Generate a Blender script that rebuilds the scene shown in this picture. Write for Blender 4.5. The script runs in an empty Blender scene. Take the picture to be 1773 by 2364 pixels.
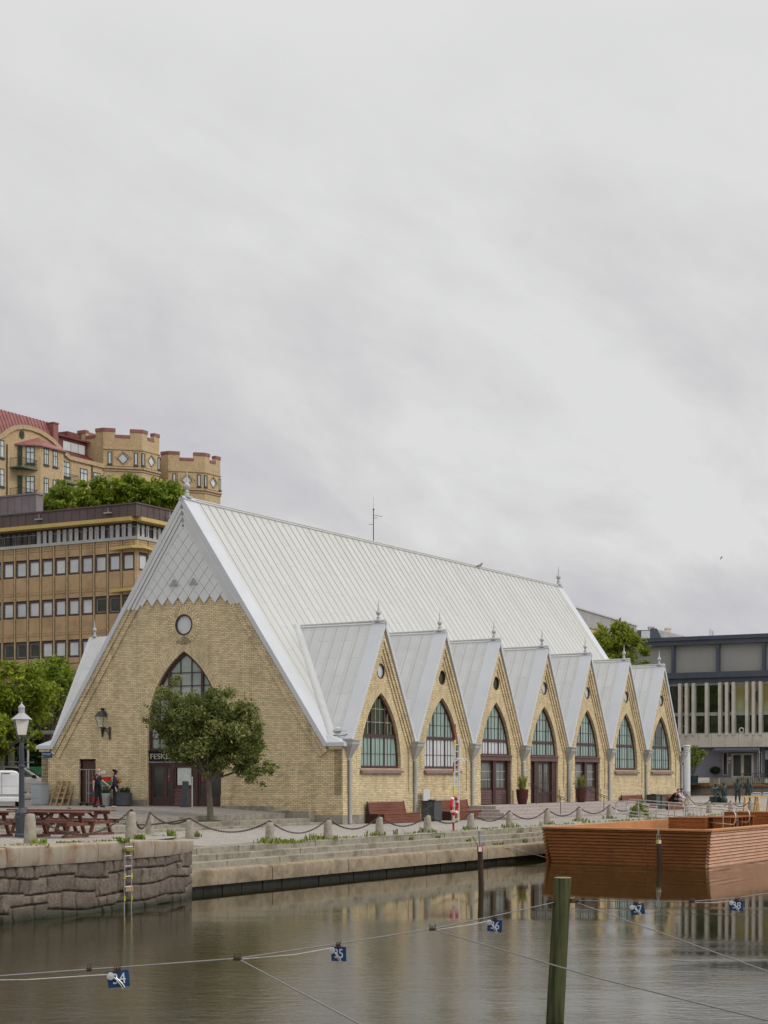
import bpy, math, random
from mathutils import Vector, Matrix
from mathutils.geometry import tessellate_polygon
R = math.radians
random.seed(7)
sc = bpy.context.scene
col = sc.collection
# ---------------------------------------------------------------- survey of the place
# camera at the origin, 2.2 m above the lower quay, looking along +Y; the fish hall's near corner is the origin of the street grid
F, UC, VH, EYE = 4013.0, 886.5, 1790.0, 2.2
ANG = R(29.466); SA, CA = math.sin(ANG), math.cos(ANG)
CX, CY = -1.873, 77.8
WATER = -1.2
def wor(x, y, z=0.0):                       # street grid -> world
    return Vector((CX + x*CA + y*SA, CY - x*SA + y*CA, z))
def loc(X, Y):
    dx, dy = X-CX, Y-CY
    return dx*CA - dy*SA, dx*SA + dy*CA
def at(u, v, Y):                            # where a sight line reaches distance Y
    return Vector(((u-UC)/F*Y, Y, EYE-(v-VH)/F*Y))
def gat(u, v, z):                           # where a sight line meets the level z
    return at(u, v, F*(EYE-z)/(v-VH))
def gloc(u, v, z):
    p = gat(u, v, z); return loc(p.x, p.y)
def fpl(u, v, y0):                          # on a plane parallel to the hall's front
    a, c = (u-UC)/F, -(v-VH)/F
    Y = (y0 + CX*SA + CY*CA)/(a*SA + CA); return loc(a*Y, Y)[0], EYE + c*Y
def spl(u, v, x0):                          # on a plane parallel to the hall's long side
    a, c = (u-UC)/F, -(v-VH)/F
    Y = (x0 + CX*CA - CY*SA)/(a*CA - SA); return loc(a*Y, Y)[1], EYE + c*Y

# ---------------------------------------------------------------- node helpers
def newmat(name):
    m = bpy.data.materials.new(name); m.use_nodes = True
    nt = m.node_tree; b = nt.nodes['Principled BSDF']
    return m, nt, b
def nd(nt, typ, ins=None, **props):
    n = nt.nodes.new(typ)
    for k, v in props.items(): setattr(n, k, v)
    for k, v in (ins or {}).items():
        s = n.inputs[k]
        if isinstance(v, bpy.types.NodeSocket): nt.links.new(v, s)
        else: s.default_value = v
    return n
def c4(c): return (c[0], c[1], c[2], 1.0)
def sc3(c, f): return tuple(min(1, x*f) for x in c)
def ramp(nt, fac, stops):
    n = nd(nt, 'ShaderNodeValToRGB', {'Fac': fac}); e = n.color_ramp.elements
    while len(e) < len(stops): e.new(0.5)
    for i, (p, c) in enumerate(stops): e[i].position = p; e[i].color = c4(c)
    return n.outputs['Color']
def mixc(nt, f, a, b, mode='MIX'):
    n = nd(nt, 'ShaderNodeMix', data_type='RGBA', blend_type=mode)
    for k, v in ((0, f), (6, a), (7, b)):
        if isinstance(v, bpy.types.NodeSocket): nt.links.new(v, n.inputs[k])
        else: n.inputs[k].default_value = c4(v) if k > 0 else v
    return n.outputs[2]
def math_(nt, op, a, b=0.0):
    n = nd(nt, 'ShaderNodeMath', operation=op)
    for i, v in enumerate((a, b)):
        if isinstance(v, bpy.types.NodeSocket): nt.links.new(v, n.inputs[i])
        else: n.inputs[i].default_value = v
    return n.outputs[0]
def objco(nt): return nd(nt, 'ShaderNodeTexCoord').outputs['Object']
def mapped(nt, vec, scale=(1,1,1), rot=(0,0,0), loc_=(0,0,0)):
    return nd(nt, 'ShaderNodeMapping', {'Vector': vec, 'Scale': scale, 'Rotation': rot, 'Location': loc_}).outputs[0]
def noise(nt, vec, scale, detail=4, rough=.55, dist=0.0):
    return nd(nt, 'ShaderNodeTexNoise', {'Vector': vec, 'Scale': scale, 'Detail': detail, 'Roughness': rough, 'Distortion': dist}).outputs['Fac']
def bumpit(nt, b, h, strength=.3, dist=.02):
    n = nd(nt, 'ShaderNodeBump', {'Height': h, 'Strength': strength, 'Distance': dist}); nt.links.new(n.outputs[0], b.inputs['Normal'])
def pm(name, c, c2=None, scale=3.0, rough=.7, spec=.3, metal=0.0, bump=0.0, bscale=25.0, stretch=(1,1,1), coat=0.0, stain=None, sscale=.6):
    m, nt, b = newmat(name)
    v = mapped(nt, objco(nt), stretch)
    c2 = c2 or sc3(c, .72)
    n1 = noise(nt, v, scale)
    cc = ramp(nt, n1, [(.3, c2), (.7, c)])
    if stain:
        n2 = noise(nt, objco(nt), sscale, 5, .65)
        f = ramp(nt, n2, [(.48, (0,0,0)), (.7, (1,1,1))])
        cc = mixc(nt, f, cc, stain)
    nt.links.new(cc, b.inputs['Base Color'])
    b.inputs['Roughness'].default_value = rough; b.inputs['Metallic'].default_value = metal
    b.inputs['Specular IOR Level'].default_value = spec; b.inputs['Coat Weight'].default_value = coat
    if bump: bumpit(nt, b, noise(nt, v, bscale, 5), bump, .01)
    return m
def glassmat(name, c, c2=None, scale=.8, rough=.06, stretch=(1,1,1), coat=1.0):
    m, nt, b = newmat(name)
    v = mapped(nt, objco(nt), stretch)
    cc = ramp(nt, noise(nt, v, scale, 3), [(.35, c), (.65, c2 or c)])
    nt.links.new(cc, b.inputs['Base Color'])
    b.inputs['Roughness'].default_value = .5
    b.inputs['Coat Weight'].default_value = coat; b.inputs['Coat Roughness'].default_value = rough; b.inputs['Coat IOR'].default_value = 1.5; b.inputs['Specular IOR Level'].default_value = .1
    return m

# ---------------------------------------------------------------- mesh helpers
OFF = {}
class MB:
    def __init__(s, fn=None): s.v = []; s.f = []; s.uv = {}; s.at = []; s.fn = fn; s.mi = []; s.smooth = False
    def add(s, vs, fs, uvs=None, a=None):
        o = len(s.v)
        for p in vs: s.v.append(tuple(s.fn(*p)) if s.fn else tuple(p))
        for i, f in enumerate(fs):
            if uvs: s.uv[len(s.f)] = uvs[i]
            s.f.append([k+o for k in f])
        if a is not None:
            s.at.extend([0.5]*(o-len(s.at))); s.at.extend(a if isinstance(a, list) else [a]*len(vs))
        return s
    def box(s, x0, x1, y0, y1, z0, z1, a=None):
        return s.add([(x0,y0,z0),(x1,y0,z0),(x1,y1,z0),(x0,y1,z0),(x0,y0,z1),(x1,y0,z1),(x1,y1,z1),(x0,y1,z1)],
                     [(0,3,2,1),(4,5,6,7),(0,1,5,4),(1,2,6,5),(2,3,7,6),(3,0,4,7)], a=a)
    def bar(s, p, q, w, h=None, up=(0,0,1)):         # rectangular bar from p to q
        p, q = Vector(p), Vector(q); d = (q-p).normalized(); h = h or w
        u = Vector(up)
        if abs(d.dot(u)) > .98: u = Vector((0,1,0))
        sx = d.cross(u).normalized()*w/2; sy = d.cross(sx).normalized()*h/2
        vs = [p-sx-sy,p+sx-sy,p+sx+sy,p-sx+sy,q-sx-sy,q+sx-sy,q+sx+sy,q-sx+sy]
        return s.add([tuple(x) for x in vs], [(0,3,2,1),(4,5,6,7),(0,1,5,4),(1,2,6,5),(2,3,7,6),(3,0,4,7)])
    def tube(s, pts, r, n=8, closed=False, cap=True):
        pts = [Vector(p) for p in pts]; N = len(pts); vs = []; prev = None
        for i, p in enumerate(pts):
            if closed: d = pts[(i+1) % N]-pts[i-1]
            else: d = pts[min(i+1, N-1)]-pts[max(i-1, 0)]
            if d.length < 1e-9: d = Vector((0,0,1))
            d.normalize()
            if prev is None:
                u = Vector((0,0,1)) if abs(d.z) < .9 else Vector((1,0,0)); prev = d.cross(u).normalized()
            else:
                prev = prev - d*prev.dot(d)
                if prev.length < 1e-6: prev = d.cross(Vector((0.3,1,.2)))
                prev.normalize()
            b2 = d.cross(prev); rr = r[i] if isinstance(r, (list, tuple)) else r
            for k in range(n):
                t = 2*math.pi*k/n; vs.append(tuple(p + prev*math.cos(t)*rr + b2*math.sin(t)*rr))
        fs = []
        for i in range(N if closed else N-1):
            j = (i+1) % N
            for k in range(n): fs.append((i*n+k, i*n+(k+1) % n, j*n+(k+1) % n, j*n+k))
        if cap and not closed: fs += [tuple(range(n))[::-1], tuple((N-1)*n+k for k in range(n))]
        return s.add(vs, fs)
    def lathe(s, prof, n=16, c=(0,0,0), ax=None):
        vs = []; fs = []
        for r, z in prof:
            for k in range(n):
                t = 2*math.pi*k/n; vs.append((c[0]+r*math.cos(t), c[1]+r*math.sin(t), c[2]+z))
        for i in range(len(prof)-1):
            for k in range(n): fs.append((i*n+k, i*n+(k+1) % n, (i+1)*n+(k+1) % n, (i+1)*n+k))
        fs += [tuple(range(n))[::-1], tuple((len(prof)-1)*n+k for k in range(n))]
        return s.add(vs, fs)
    def prism(s, poly, d0, d1, fn):                   # 2D outline (a,b) swept from depth d0 to d1; fn(a,b,d)->xyz
        n = len(poly)
        vs = [fn(a, b, d0) for a, b in poly] + [fn(a, b, d1) for a, b in poly]
        tri = tessellate_polygon([[Vector((a, b, 0)) for a, b in poly]])
        fs = [tuple(t) for t in tri] + [tuple(k+n for k in t[::-1]) for t in tri]
        fs += [(i, (i+1) % n, n+(i+1) % n, n+i) for i in range(n)]
        return s.add(vs, fs)
    def holed(s, outer, holes, d0, d1, fn, rim=True):  # wall sheet with openings, thickness d0..d1
        loops = [outer] + holes
        flat = [p for l in loops for p in l]; n = len(flat)
        tri = tessellate_polygon([[Vector((a, b, 0)) for a, b in l] for l in loops])
        vs = [fn(a, b, d0) for a, b in flat] + [fn(a, b, d1) for a, b in flat]
        fs = [tuple(t) for t in tri] + [tuple(k+n for k in t[::-1]) for t in tri]
        o = 0
        for l in loops:
            m = len(l)
            fs += [(o+i, o+(i+1) % m, n+o+(i+1) % m, n+o+i) for i in range(m)]; o += m
        return s.add(vs, fs)
    def build(s, name, mat, parent=None, label=None, smooth=False, bevel=0.0, world=False):
        me = bpy.data.meshes.new(name)
        vs = s.v
        if parent is not None and parent.name in OFF:
            ox, oy, oz = OFF[parent.name]; vs = [(a-ox, b-oy, c-oz) for a, b, c in vs]
        me.from_pydata(vs, [], s.f)
        if s.uv:
            uvl = me.uv_layers.new(name='UVMap').data
            for p in me.polygons:
                if p.index in s.uv:
                    for k, li in enumerate(p.loop_indices): uvl[li].uv = s.uv[p.index][k]
        if s.at:
            s.at.extend([.5]*(len(s.v)-len(s.at)))
            al = me.attributes.new('var', 'FLOAT', 'POINT'); al.data.foreach_set('value', s.at)
        import bmesh as _bm
        if len(s.f) < 60000 and not s.at:
            b = _bm.new(); b.from_mesh(me); _bm.ops.recalc_face_normals(b, faces=b.faces); b.to_mesh(me); b.free()
        me.materials.append(mat)
        if smooth:
            me.polygons.foreach_set('use_smooth', [True]*len(me.polygons))
            try: me.set_sharp_from_angle(angle=R(38))
            except Exception: pass
        o = bpy.data.objects.new(name, me); col.objects.link(o)
        if parent is not None:
            o.parent = parent
            if parent.name in OFF: OFF[o.name] = OFF[parent.name]
        if label: o['label'] = label
        if bevel:
            bv = o.modifiers.new('Bevel', 'BEVEL'); bv.width = bevel; bv.segments = 2; bv.limit_method = 'ANGLE'
        return o
def tag(o, label, cat, group=None, kind=None):
    if label: o['label'] = label
    if cat: o['category'] = cat
    if group: o['group'] = group
    if kind: o['kind'] = kind
    return o
def thing(name, label, cat, p=(0,0,0), rz=0.0, group=None, off=None):
    o = bpy.data.objects.new(name, None); col.objects.link(o); o.empty_display_size = .3
    o.location = p; o.rotation_euler = (0, 0, rz); tag(o, label, cat, group)
    if off: OFF[o.name] = off
    return o
def gthing(name, label, cat, x, y, z=0.0, rot=0.0, group=None, offset=False):   # on the street grid
    o = thing(name, label, cat, wor(x, y, z), -ANG+rot, group)
    if offset: OFF[o.name] = (x, y, z)          # geometry written in grid coordinates
    return o
def dup(root, p, rz=None, label=None, group=None):
    r = root.copy(); col.objects.link(r); r.location = p
    if rz is not None: r.rotation_euler = (0, 0, rz)
    if label: r['label'] = label
    if group: r['group'] = group
    for ch in root.children:
        c = ch.copy(); col.objects.link(c); c.parent = r
        for g in ch.children:
            d = g.copy(); col.objects.link(d); d.parent = c
    return r
def struct(name, mb, mat, label=None, p=None, **k):
    o = mb.build(name, mat, **k); o['kind'] = 'structure'
    if label: o['label'] = label
    return o
def gmb():                                       # mesh written in grid coordinates, stored in world coordinates
    return MB(lambda x, y, z: wor(x, y, z))
def circle(cx, cz, rx, rz=None, n=28):
    rz = rz or rx
    return [(cx+rx*math.cos(2*math.pi*k/n), cz+rz*math.sin(2*math.pi*k/n)) for k in range(n)]
def arch(cx, hw, z0, zs, za, n=12, ins=0.0):     # pointed arch outline, counter-clockwise from lower left
    h = za-zs; a = (h*h-hw*hw)/(2*hw); Rr = a+hw-ins; hw2 = hw-ins
    za2 = zs+math.sqrt(max(1e-6, Rr*Rr-a*a))
    pts = [(cx-hw2, z0+ins), (cx+hw2, z0+ins)]
    t1 = math.atan2(za2-zs, a)
    for k in range(n+1):
        t = t1*k/n; pts.append((cx-a+Rr*math.cos(t), zs+Rr*math.sin(t)))
    for k in range(n-1, -1, -1):
        t = t1*k/n; pts.append((cx+a-Rr*math.cos(t), zs+Rr*math.sin(t)))
    return pts
def arch_half(hw, zs, za, z):                    # half width of a pointed arch at height z
    if z <= zs: return hw
    h = za-zs; a = (h*h-hw*hw)/(2*hw); Rr = a+hw
    q = Rr*Rr-(z-zs)**2
    return max(0.0, math.sqrt(q)-a) if q > 0 else 0.0
def arch_top(hw, zs, za, dx):                    # arch height at horizontal distance dx from the middle
    dx = abs(dx)
    h = za-zs; a = (h*h-hw*hw)/(2*hw); Rr = a+hw
    return zs+math.sqrt(max(0, Rr*Rr-(a+dx)**2)) if dx < hw else zs
def text_mb(body, size, depth, mat, parent, name, p, rot, align='CENTER', sx=1.0):
    cu = bpy.data.curves.new(name, 'FONT'); cu.body = body; cu.size = size; cu.extrude = depth
    cu.align_x = align; cu.align_y = 'CENTER'
    to = bpy.data.objects.new(name+'_c', cu); col.objects.link(to)
    dg = bpy.context.evaluated_depsgraph_get()
    me = bpy.data.meshes.new_from_object(to.evaluated_get(dg)); bpy.data.objects.remove(to)
    me.materials.clear(); me.materials.append(mat); me.name = name
    o = bpy.data.objects.new(name, me); col.objects.link(o); o.parent = parent
    o.location = p; o.rotation_euler = rot; o.scale = (sx, 1, 1)
    return o
# ---------------------------------------------------------------- materials
def brickmat(name, c1, c2, mortar, w=.25, h=.083, uv=False, stain=(.20,.18,.10)):
    m, nt, b = newmat(name)
    if uv:
        vec = nd(nt, 'ShaderNodeTexCoord').outputs['UV']
        base = objco(nt)
    else:
        base = objco(nt)
        sp = nd(nt, 'ShaderNodeSeparateXYZ', {0: base})
        vec = nd(nt, 'ShaderNodeCombineXYZ', {0: math_(nt, 'ADD', sp.outputs[0], sp.outputs[1]), 1: sp.outputs[2]}).outputs[0]
    br = nd(nt, 'ShaderNodeTexBrick', {'Vector': vec, 'Color1': c4(c1), 'Color2': c4(c2), 'Mortar': c4(mortar), 'Scale': 1.0,
        'Mortar Size': .011, 'Mortar Smooth': .3, 'Bias': -.1, 'Brick Width': w, 'Row Height': h})
    n1 = noise(nt, base, .55, 6, .68)
    f1 = ramp(nt, n1, [(.47, (0,0,0)), (.68, (.75,.75,.75))])
    n2 = noise(nt, mapped(nt, base, (1,1,.35)), 2.3, 4, .6)
    f2 = ramp(nt, n2, [(.5, (0,0,0)), (.75, (.55,.55,.55))])
    cc = mixc(nt, f1, br.outputs['Color'], mixc(nt, .5, br.outputs['Color'], stain))
    cc = mixc(nt, f2, cc, mixc(nt, .55, cc, sc3(c1, 1.15)))
    n3 = noise(nt, mapped(nt, base, (4,4,12)), 1.0, 2)
    cc = mixc(nt, ramp(nt, n3, [(.58, (0,0,0)), (.8, (.6,.6,.6))]), cc, (.85,.72,.47))
    n4 = noise(nt, mapped(nt, base, (1.6,1.6,.12)), 1.0, 5, .65)
    cc = mixc(nt, ramp(nt, n4, [(.52, (0,0,0)), (.70, (.6,.6,.6))]), cc, mixc(nt, .6, cc, sc3(stain, .6)))
    n5 = noise(nt, base, .28, 4, .6)
    cc = mixc(nt, ramp(nt, n5, [(.40, (.0,.0,.0)), (.66, (.45,.45,.45))]), cc, mixc(nt, .5, cc, (.60,.50,.33)))
    nt.links.new(cc, b.inputs['Base Color']); b.inputs['Roughness'].default_value = .88; b.inputs['Specular IOR Level'].default_value = .2
    bumpit(nt, b, math_(nt, 'SUBTRACT', noise(nt, base, 14, 3), br.outputs['Fac']), .5, .012)
    return m
B1, B2, BM = (.715,.58,.36), (.46,.365,.215), (.23,.19,.12)
M_brick = brickmat('yellow_brick', B1, B2, BM)
M_ring = brickmat('arch_brick', (.69,.56,.345), (.48,.38,.215), BM, .25, .085, uv=True)
M_cbrick = brickmat('castle_brick', (.51,.38,.215), (.37,.26,.14), (.28,.205,.125), .25, .08, stain=(.40,.25,.12))
def roofmat(name, axis, c, wid=.65, ln=2.3, dark=.74):
    m, nt, b = newmat(name)
    sp = nd(nt, 'ShaderNodeSeparateXYZ', {0: objco(nt)})
    vec = nd(nt, 'ShaderNodeCombineXYZ', {0: sp.outputs[2], 1: sp.outputs[axis]}).outputs[0]
    br = nd(nt, 'ShaderNodeTexBrick', {'Vector': vec, 'Color1': c4(c), 'Color2': c4((c[0]*.92, c[1]*.915, c[2]*.90)), 'Mortar': c4(sc3(c, dark)), 'Scale': 1.0,
        'Mortar Size': .014, 'Mortar Smooth': .2, 'Brick Width': ln, 'Row Height': wid})
    n1 = noise(nt, mapped(nt, objco(nt), (.3,1,.25)), 1.2, 5, .6)
    cc = mixc(nt, ramp(nt, n1, [(.45, (0,0,0)), (.75, (.6,.6,.6))]), br.outputs['Color'], (c[0]*.93, c[1]*.88, c[2]*.84))
    n2 = noise(nt, mapped(nt, objco(nt), (.5,2.2,.18)), 1.0, 6, .65)
    cc = mixc(nt, ramp(nt, n2, [(.50, (0,0,0)), (.72, (.55,.55,.55))]), cc, sc3(c, .80))
    nt.links.new(cc, b.inputs['Base Color']); b.inputs['Roughness'].default_value = .5; b.inputs['Specular IOR Level'].default_value = .35
    bumpit(nt, b, noise(nt, objco(nt), 1.6, 3), .12, .03)
    return m
WHT = (.50,.505,.49)
M_roof = roofmat('white_sheet_roof', 1, WHT)
M_droof = roofmat('white_sheet_dormer', 0, (.53,.54,.545), .62, 1.7)
M_roofplain = pm('valley_sheet', (.49,.495,.49), (.44,.445,.44), 2, .5)
M_seam = pm('roof_seam', (.44,.44,.43), (.39,.39,.38), 4, .5)
M_band = pm('white_barge', (.53,.545,.57), (.48,.495,.52), .7, .45, bump=.05, bscale=2)
M_tile = pm('white_diamond_tile', (.60,.61,.61), (.55,.56,.56), 1.1, .5)
M_tileback = pm('tile_backing', (.22,.22,.22), None, 3, .7)  # dark grey backing sheet, seen in the joints between the tiles
M_white = pm('white_paint', (.72,.72,.71), (.62,.62,.61), 3, .4)
M_finial = pm('finial_paint', (.44,.45,.455), (.36,.365,.37), 5, .5)
M_zinc = pm('zinc_grey', (.42,.43,.43), (.34,.35,.35), 2, .45, metal=.3, stain=(.30,.30,.29))
M_frame = pm('oxblood_frame', (.062,.028,.024), (.045,.02,.018), 3, .5, .4)
M_sill = pm('sill_copper', (.25,.165,.15), (.2,.12,.11), 2, .5)
M_bar_white = pm('pale_bars', (.45,.42,.38), None, 3, .5)
M_curtain = glassmat('curtain_glass', (.27,.37,.335), (.16,.235,.21), 2.2, .05, (6,6,.25), coat=.6)
M_dark = glassmat('dark_glass', (.012,.014,.012), (.035,.04,.025), .9, coat=.7)
M_dgreen = glassmat('dark_green_glass', (.006,.012,.005), (.035,.048,.008), 1.6, coat=.45)  # greenish noise in the base colour stands in for reflected trees
M_olive = glassmat('olive_glass', (.36,.38,.22), (.24,.20,.05), .35, coat=.4)
M_sky = glassmat('sky_reflection_glass', (.42,.44,.46), (.52,.54,.55), .5)  # reflected sky painted into the pale base colour of the panes
M_blind = glassmat('blind_glass', (.54,.55,.55), (.40,.415,.43), .5)
M_granite = pm('granite_block', (.31,.25,.17), (.21,.165,.11), 4, .8, bump=.3, bscale=30, stain=(.11,.083,.052), sscale=.9)
M_granite2 = pm('granite_light', (.31,.28,.222), (.225,.20,.158), 6, .85, bump=.4, bscale=30, stain=(.115,.10,.074), sscale=1.3)
M_pink = pm('stair_granite', (.40,.345,.325), (.27,.23,.215), 9, .9, bump=1.0, bscale=9)
M_bollard = pm('bollard_stone', (.37,.325,.265), (.25,.22,.175), 7, .85, bump=.3, bscale=50, stain=(.18,.16,.12), sscale=2.5)
M_iron = pm('black_iron', (.028,.03,.033), (.018,.018,.02), 5, .5, .45)
M_rustiron = pm('rusty_iron', (.09,.045,.028), (.05,.03,.025), 20, .8)
M_chain = pm('chain_iron', (.11,.085,.07), (.06,.05,.045), 30, .65, metal=.4)
M_lamppost = pm('blue_black_iron', (.035,.045,.058), (.025,.032,.042), 6, .42, .5)
M_steel = pm('steel_tube', (.62,.62,.60), None, 5, .25, .5, metal=.7)
M_alu = pm('aluminium', (.68,.69,.70), (.58,.59,.6), 5, .35, metal=.4)
M_grey = pm('grey_cabinet', (.36,.39,.42), (.31,.335,.36), 2, .5, stain=(.30,.31,.31))
M_bin = pm('charcoal_bin', (.07,.075,.08), (.05,.055,.06), 4, .5)
M_red = pm('red_plastic', (.50,.025,.02), None, 3, .4)
M_green = pm('green_plastic', (.03,.19,.08), None, 3, .5)
M_yellow = pm('yellow_tape', (.62,.60,.06), None, 3, .5)
M_blue = pm('blue_plate', (.015,.06,.16), (.012,.045,.13), 9, .4)
M_letter = pm('bronze_letter', (.42,.38,.30), (.30,.27,.2), 8, .5)
M_signblue = pm('street_sign_blue', (.03,.085,.22), None, 2, .4)
M_terra = pm('oxblood_pot', (.085,.022,.02), (.06,.016,.015), 3, .4)
M_tub = pm('dark_green_tub', (.02,.04,.038), None, 3, .5)
M_rope = pm('grey_rope', (.26,.26,.24), None, 30, .8)
M_cable = pm('steel_cable', (.20,.20,.19), None, 30, .6)
M_wrope = pm('white_rope', (.42,.40,.35), None, 30, .8)
M_bronze = pm('green_bronze', (.05,.072,.066), (.028,.042,.04), 9, .45, .4, metal=.4)
M_skin = pm('skin', (.58,.34,.26), None, 6, .55)
M_navy = pm('navy_cloth', (.018,.024,.05), (.012,.015,.032), 12, .85)
M_black = pm('black_cloth', (.012,.012,.015), None, 12, .8)
M_hair = pm('dark_hair', (.015,.011,.01), None, 12, .6)
M_tan = pm('tan_leather', (.30,.13,.03), None, 6, .5)
M_print = pm('printed_skirt', (.72,.70,.68), (.02,.02,.02), 28, .8)
M_shirtw = pm('pale_shirt', (.62,.62,.70), None, 9, .8)
M_pinkleg = pm('bare_leg', (.60,.38,.33), None, 6, .5)
M_pallet = pm('pallet_wood', (.38,.27,.15), (.24,.17,.09), 5, .85, stretch=(8,8,1), bump=.3)
M_yellowwood = pm('pine_trestle', (.60,.40,.18), (.5,.32,.14), 5, .7, stretch=(1,1,6))
def woodmat(name, c, c2, stretch=(1,9,9), rough=.6, scale=2.2, knots=True):
    m, nt, b = newmat(name)
    v = mapped(nt, objco(nt), stretch)
    n1 = noise(nt, v, scale, 6, .62, .6)
    cc = ramp(nt, n1, [(.28, c2), (.55, c), (.8, sc3(c, 1.18))])
    n2 = noise(nt, objco(nt), .8, 4)
    cc = mixc(nt, ramp(nt, n2, [(.45, (0,0,0)), (.7, (.55,.55,.55))]), cc, c2)
    if knots:
        vo = nd(nt, 'ShaderNodeTexVoronoi', {'Vector': mapped(nt, objco(nt), (1.6, 1.6, 7)), 'Scale': 1.0})
        cc = mixc(nt, ramp(nt, vo.outputs['Distance'], [(.05, (.8,.8,.8)), (.13, (0,0,0))]), cc, sc3(c2, .5))
    nt.links.new(cc, b.inputs['Base Color']); b.inputs['Roughness'].default_value = rough; b.inputs['Specular IOR Level'].default_value = .12
    bumpit(nt, b, n1, .25, .01)
    return m
M_hull = woodmat('shaded_stained_planks', (.235,.088,.026), (.12,.041,.011), (1.2,1.2,11))  # hull wood darkened: shade of the end face put into the colour
M_cap = woodmat('fresh_planks', (.46,.225,.10), (.35,.155,.065), (1.2,1.2,9))
M_bench = woodmat('bench_planks', (.19,.075,.048), (.115,.04,.026), (1.5,1.5,9), .45)
M_picnic = woodmat('picnic_wood', (.17,.075,.055), (.10,.042,.031), (2,2,6), .6, knots=False)
M_slat = woodmat('door_slats', (.15,.095,.088), (.10,.06,.055), (2,2,9), .6, knots=False)
M_post = woodmat('mossy_post', (.085,.088,.04), (.016,.022,.011), (11,11,.5), .9, 1.6, False)
M_pole = pm('tarred_pole', (.06,.033,.02), (.032,.02,.014), 6, .75, stretch=(3,3,.5))
M_trunk = pm('grey_bark', (.16,.14,.10), (.085,.075,.055), 5, .9, bump=.6, bscale=18, stretch=(3,3,.7))
def leafmat(name, stops, trans=.3):
    m = bpy.data.materials.new(name); m.use_nodes = True; nt = m.node_tree; nt.nodes.clear()
    at_ = nd(nt, 'ShaderNodeAttribute', attribute_name='var')
    cc = ramp(nt, at_.outputs['Fac'], stops)
    d = nd(nt, 'ShaderNodeBsdfPrincipled', {'Base Color': cc, 'Roughness': .5, 'Specular IOR Level': .25})
    t = nd(nt, 'ShaderNodeBsdfTranslucent', {'Color': mixc(nt, .3, cc, (.30,.34,.03))})
    mx = nd(nt, 'ShaderNodeMixShader', {0: trans, 1: d.outputs[0], 2: t.outputs[0]})
    o = nd(nt, 'ShaderNodeOutputMaterial', {0: mx.outputs[0]})
    return m
M_leaf_olive = leafmat('olive_leaves', [(0, (.035,.05,.012)), (.5, (.125,.15,.04)), (1, (.33,.33,.115))])
M_leaf_bright = leafmat('bright_leaves', [(0, (.07,.105,.008)), (.5, (.17,.225,.014)), (1, (.31,.35,.03))])
M_leaf_mid = leafmat('mid_leaves', [(0, (.07,.11,.011)), (.5, (.16,.225,.02)), (1, (.28,.34,.035))])
M_leaf_lime = leafmat('lime_leaves', [(0, (.09,.12,.012)), (.5, (.19,.23,.02)), (1, (.32,.34,.04))])
M_leaf_dark = leafmat('dark_leaves', [(0, (.012,.025,.008)), (.5, (.026,.05,.014)), (1, (.05,.08,.02))])
M_weed = leafmat('weed_green', [(0, (.07,.11,.015)), (.5, (.14,.2,.025)), (1, (.27,.3,.06))])
# ground
def groundmat(name, c, c2, joint, cell=7.0, rough=.85, stain=None):
    m, nt, b = newmat(name)
    o = objco(nt)
    vo = nd(nt, 'ShaderNodeTexVoronoi', {'Vector': o, 'Scale': cell}, feature='F1')
    ve = nd(nt, 'ShaderNodeTexVoronoi', {'Vector': o, 'Scale': cell}, feature='DISTANCE_TO_EDGE')
    cc = mixc(nt, vo.outputs['Color'], c, c2)
    cc = mixc(nt, ramp(nt, ve.outputs['Distance'], [(.02, (1,1,1)), (.09, (0,0,0))]), cc, joint)
    n = noise(nt, o, .35, 6, .65)
    cc = mixc(nt, ramp(nt, n, [(.42, (0,0,0)), (.72, (.8,.8,.8))]), cc, stain or sc3(c2, .8))
    nb = noise(nt, o, 1.4, 6, .7)
    cc = mixc(nt, ramp(nt, nb, [(.50, (0,0,0)), (.68, (.7,.7,.7))]), cc, sc3(c2, .55))
    nt.links.new(cc, b.inputs['Base Color']); b.inputs['Roughness'].default_value = rough
    bumpit(nt, b, math_(nt, 'MINIMUM', ve.outputs['Distance'], .12), .6, .06)
    return m
M_cobble = groundmat('cobbles', (.29,.255,.23), (.20,.175,.16), (.10,.09,.075))
M_quay = groundmat('quay_paving', (.40,.36,.325), (.31,.275,.25), (.18,.165,.135), 6.0, stain=(.30,.27,.23))
M_road = pm('street_paving', (.38,.36,.33), (.31,.29,.27), .5, .9, bump=.2)
M_soil = pm('wooded_slope', (.06,.08,.03), (.04,.05,.02), 1, .95)
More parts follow.
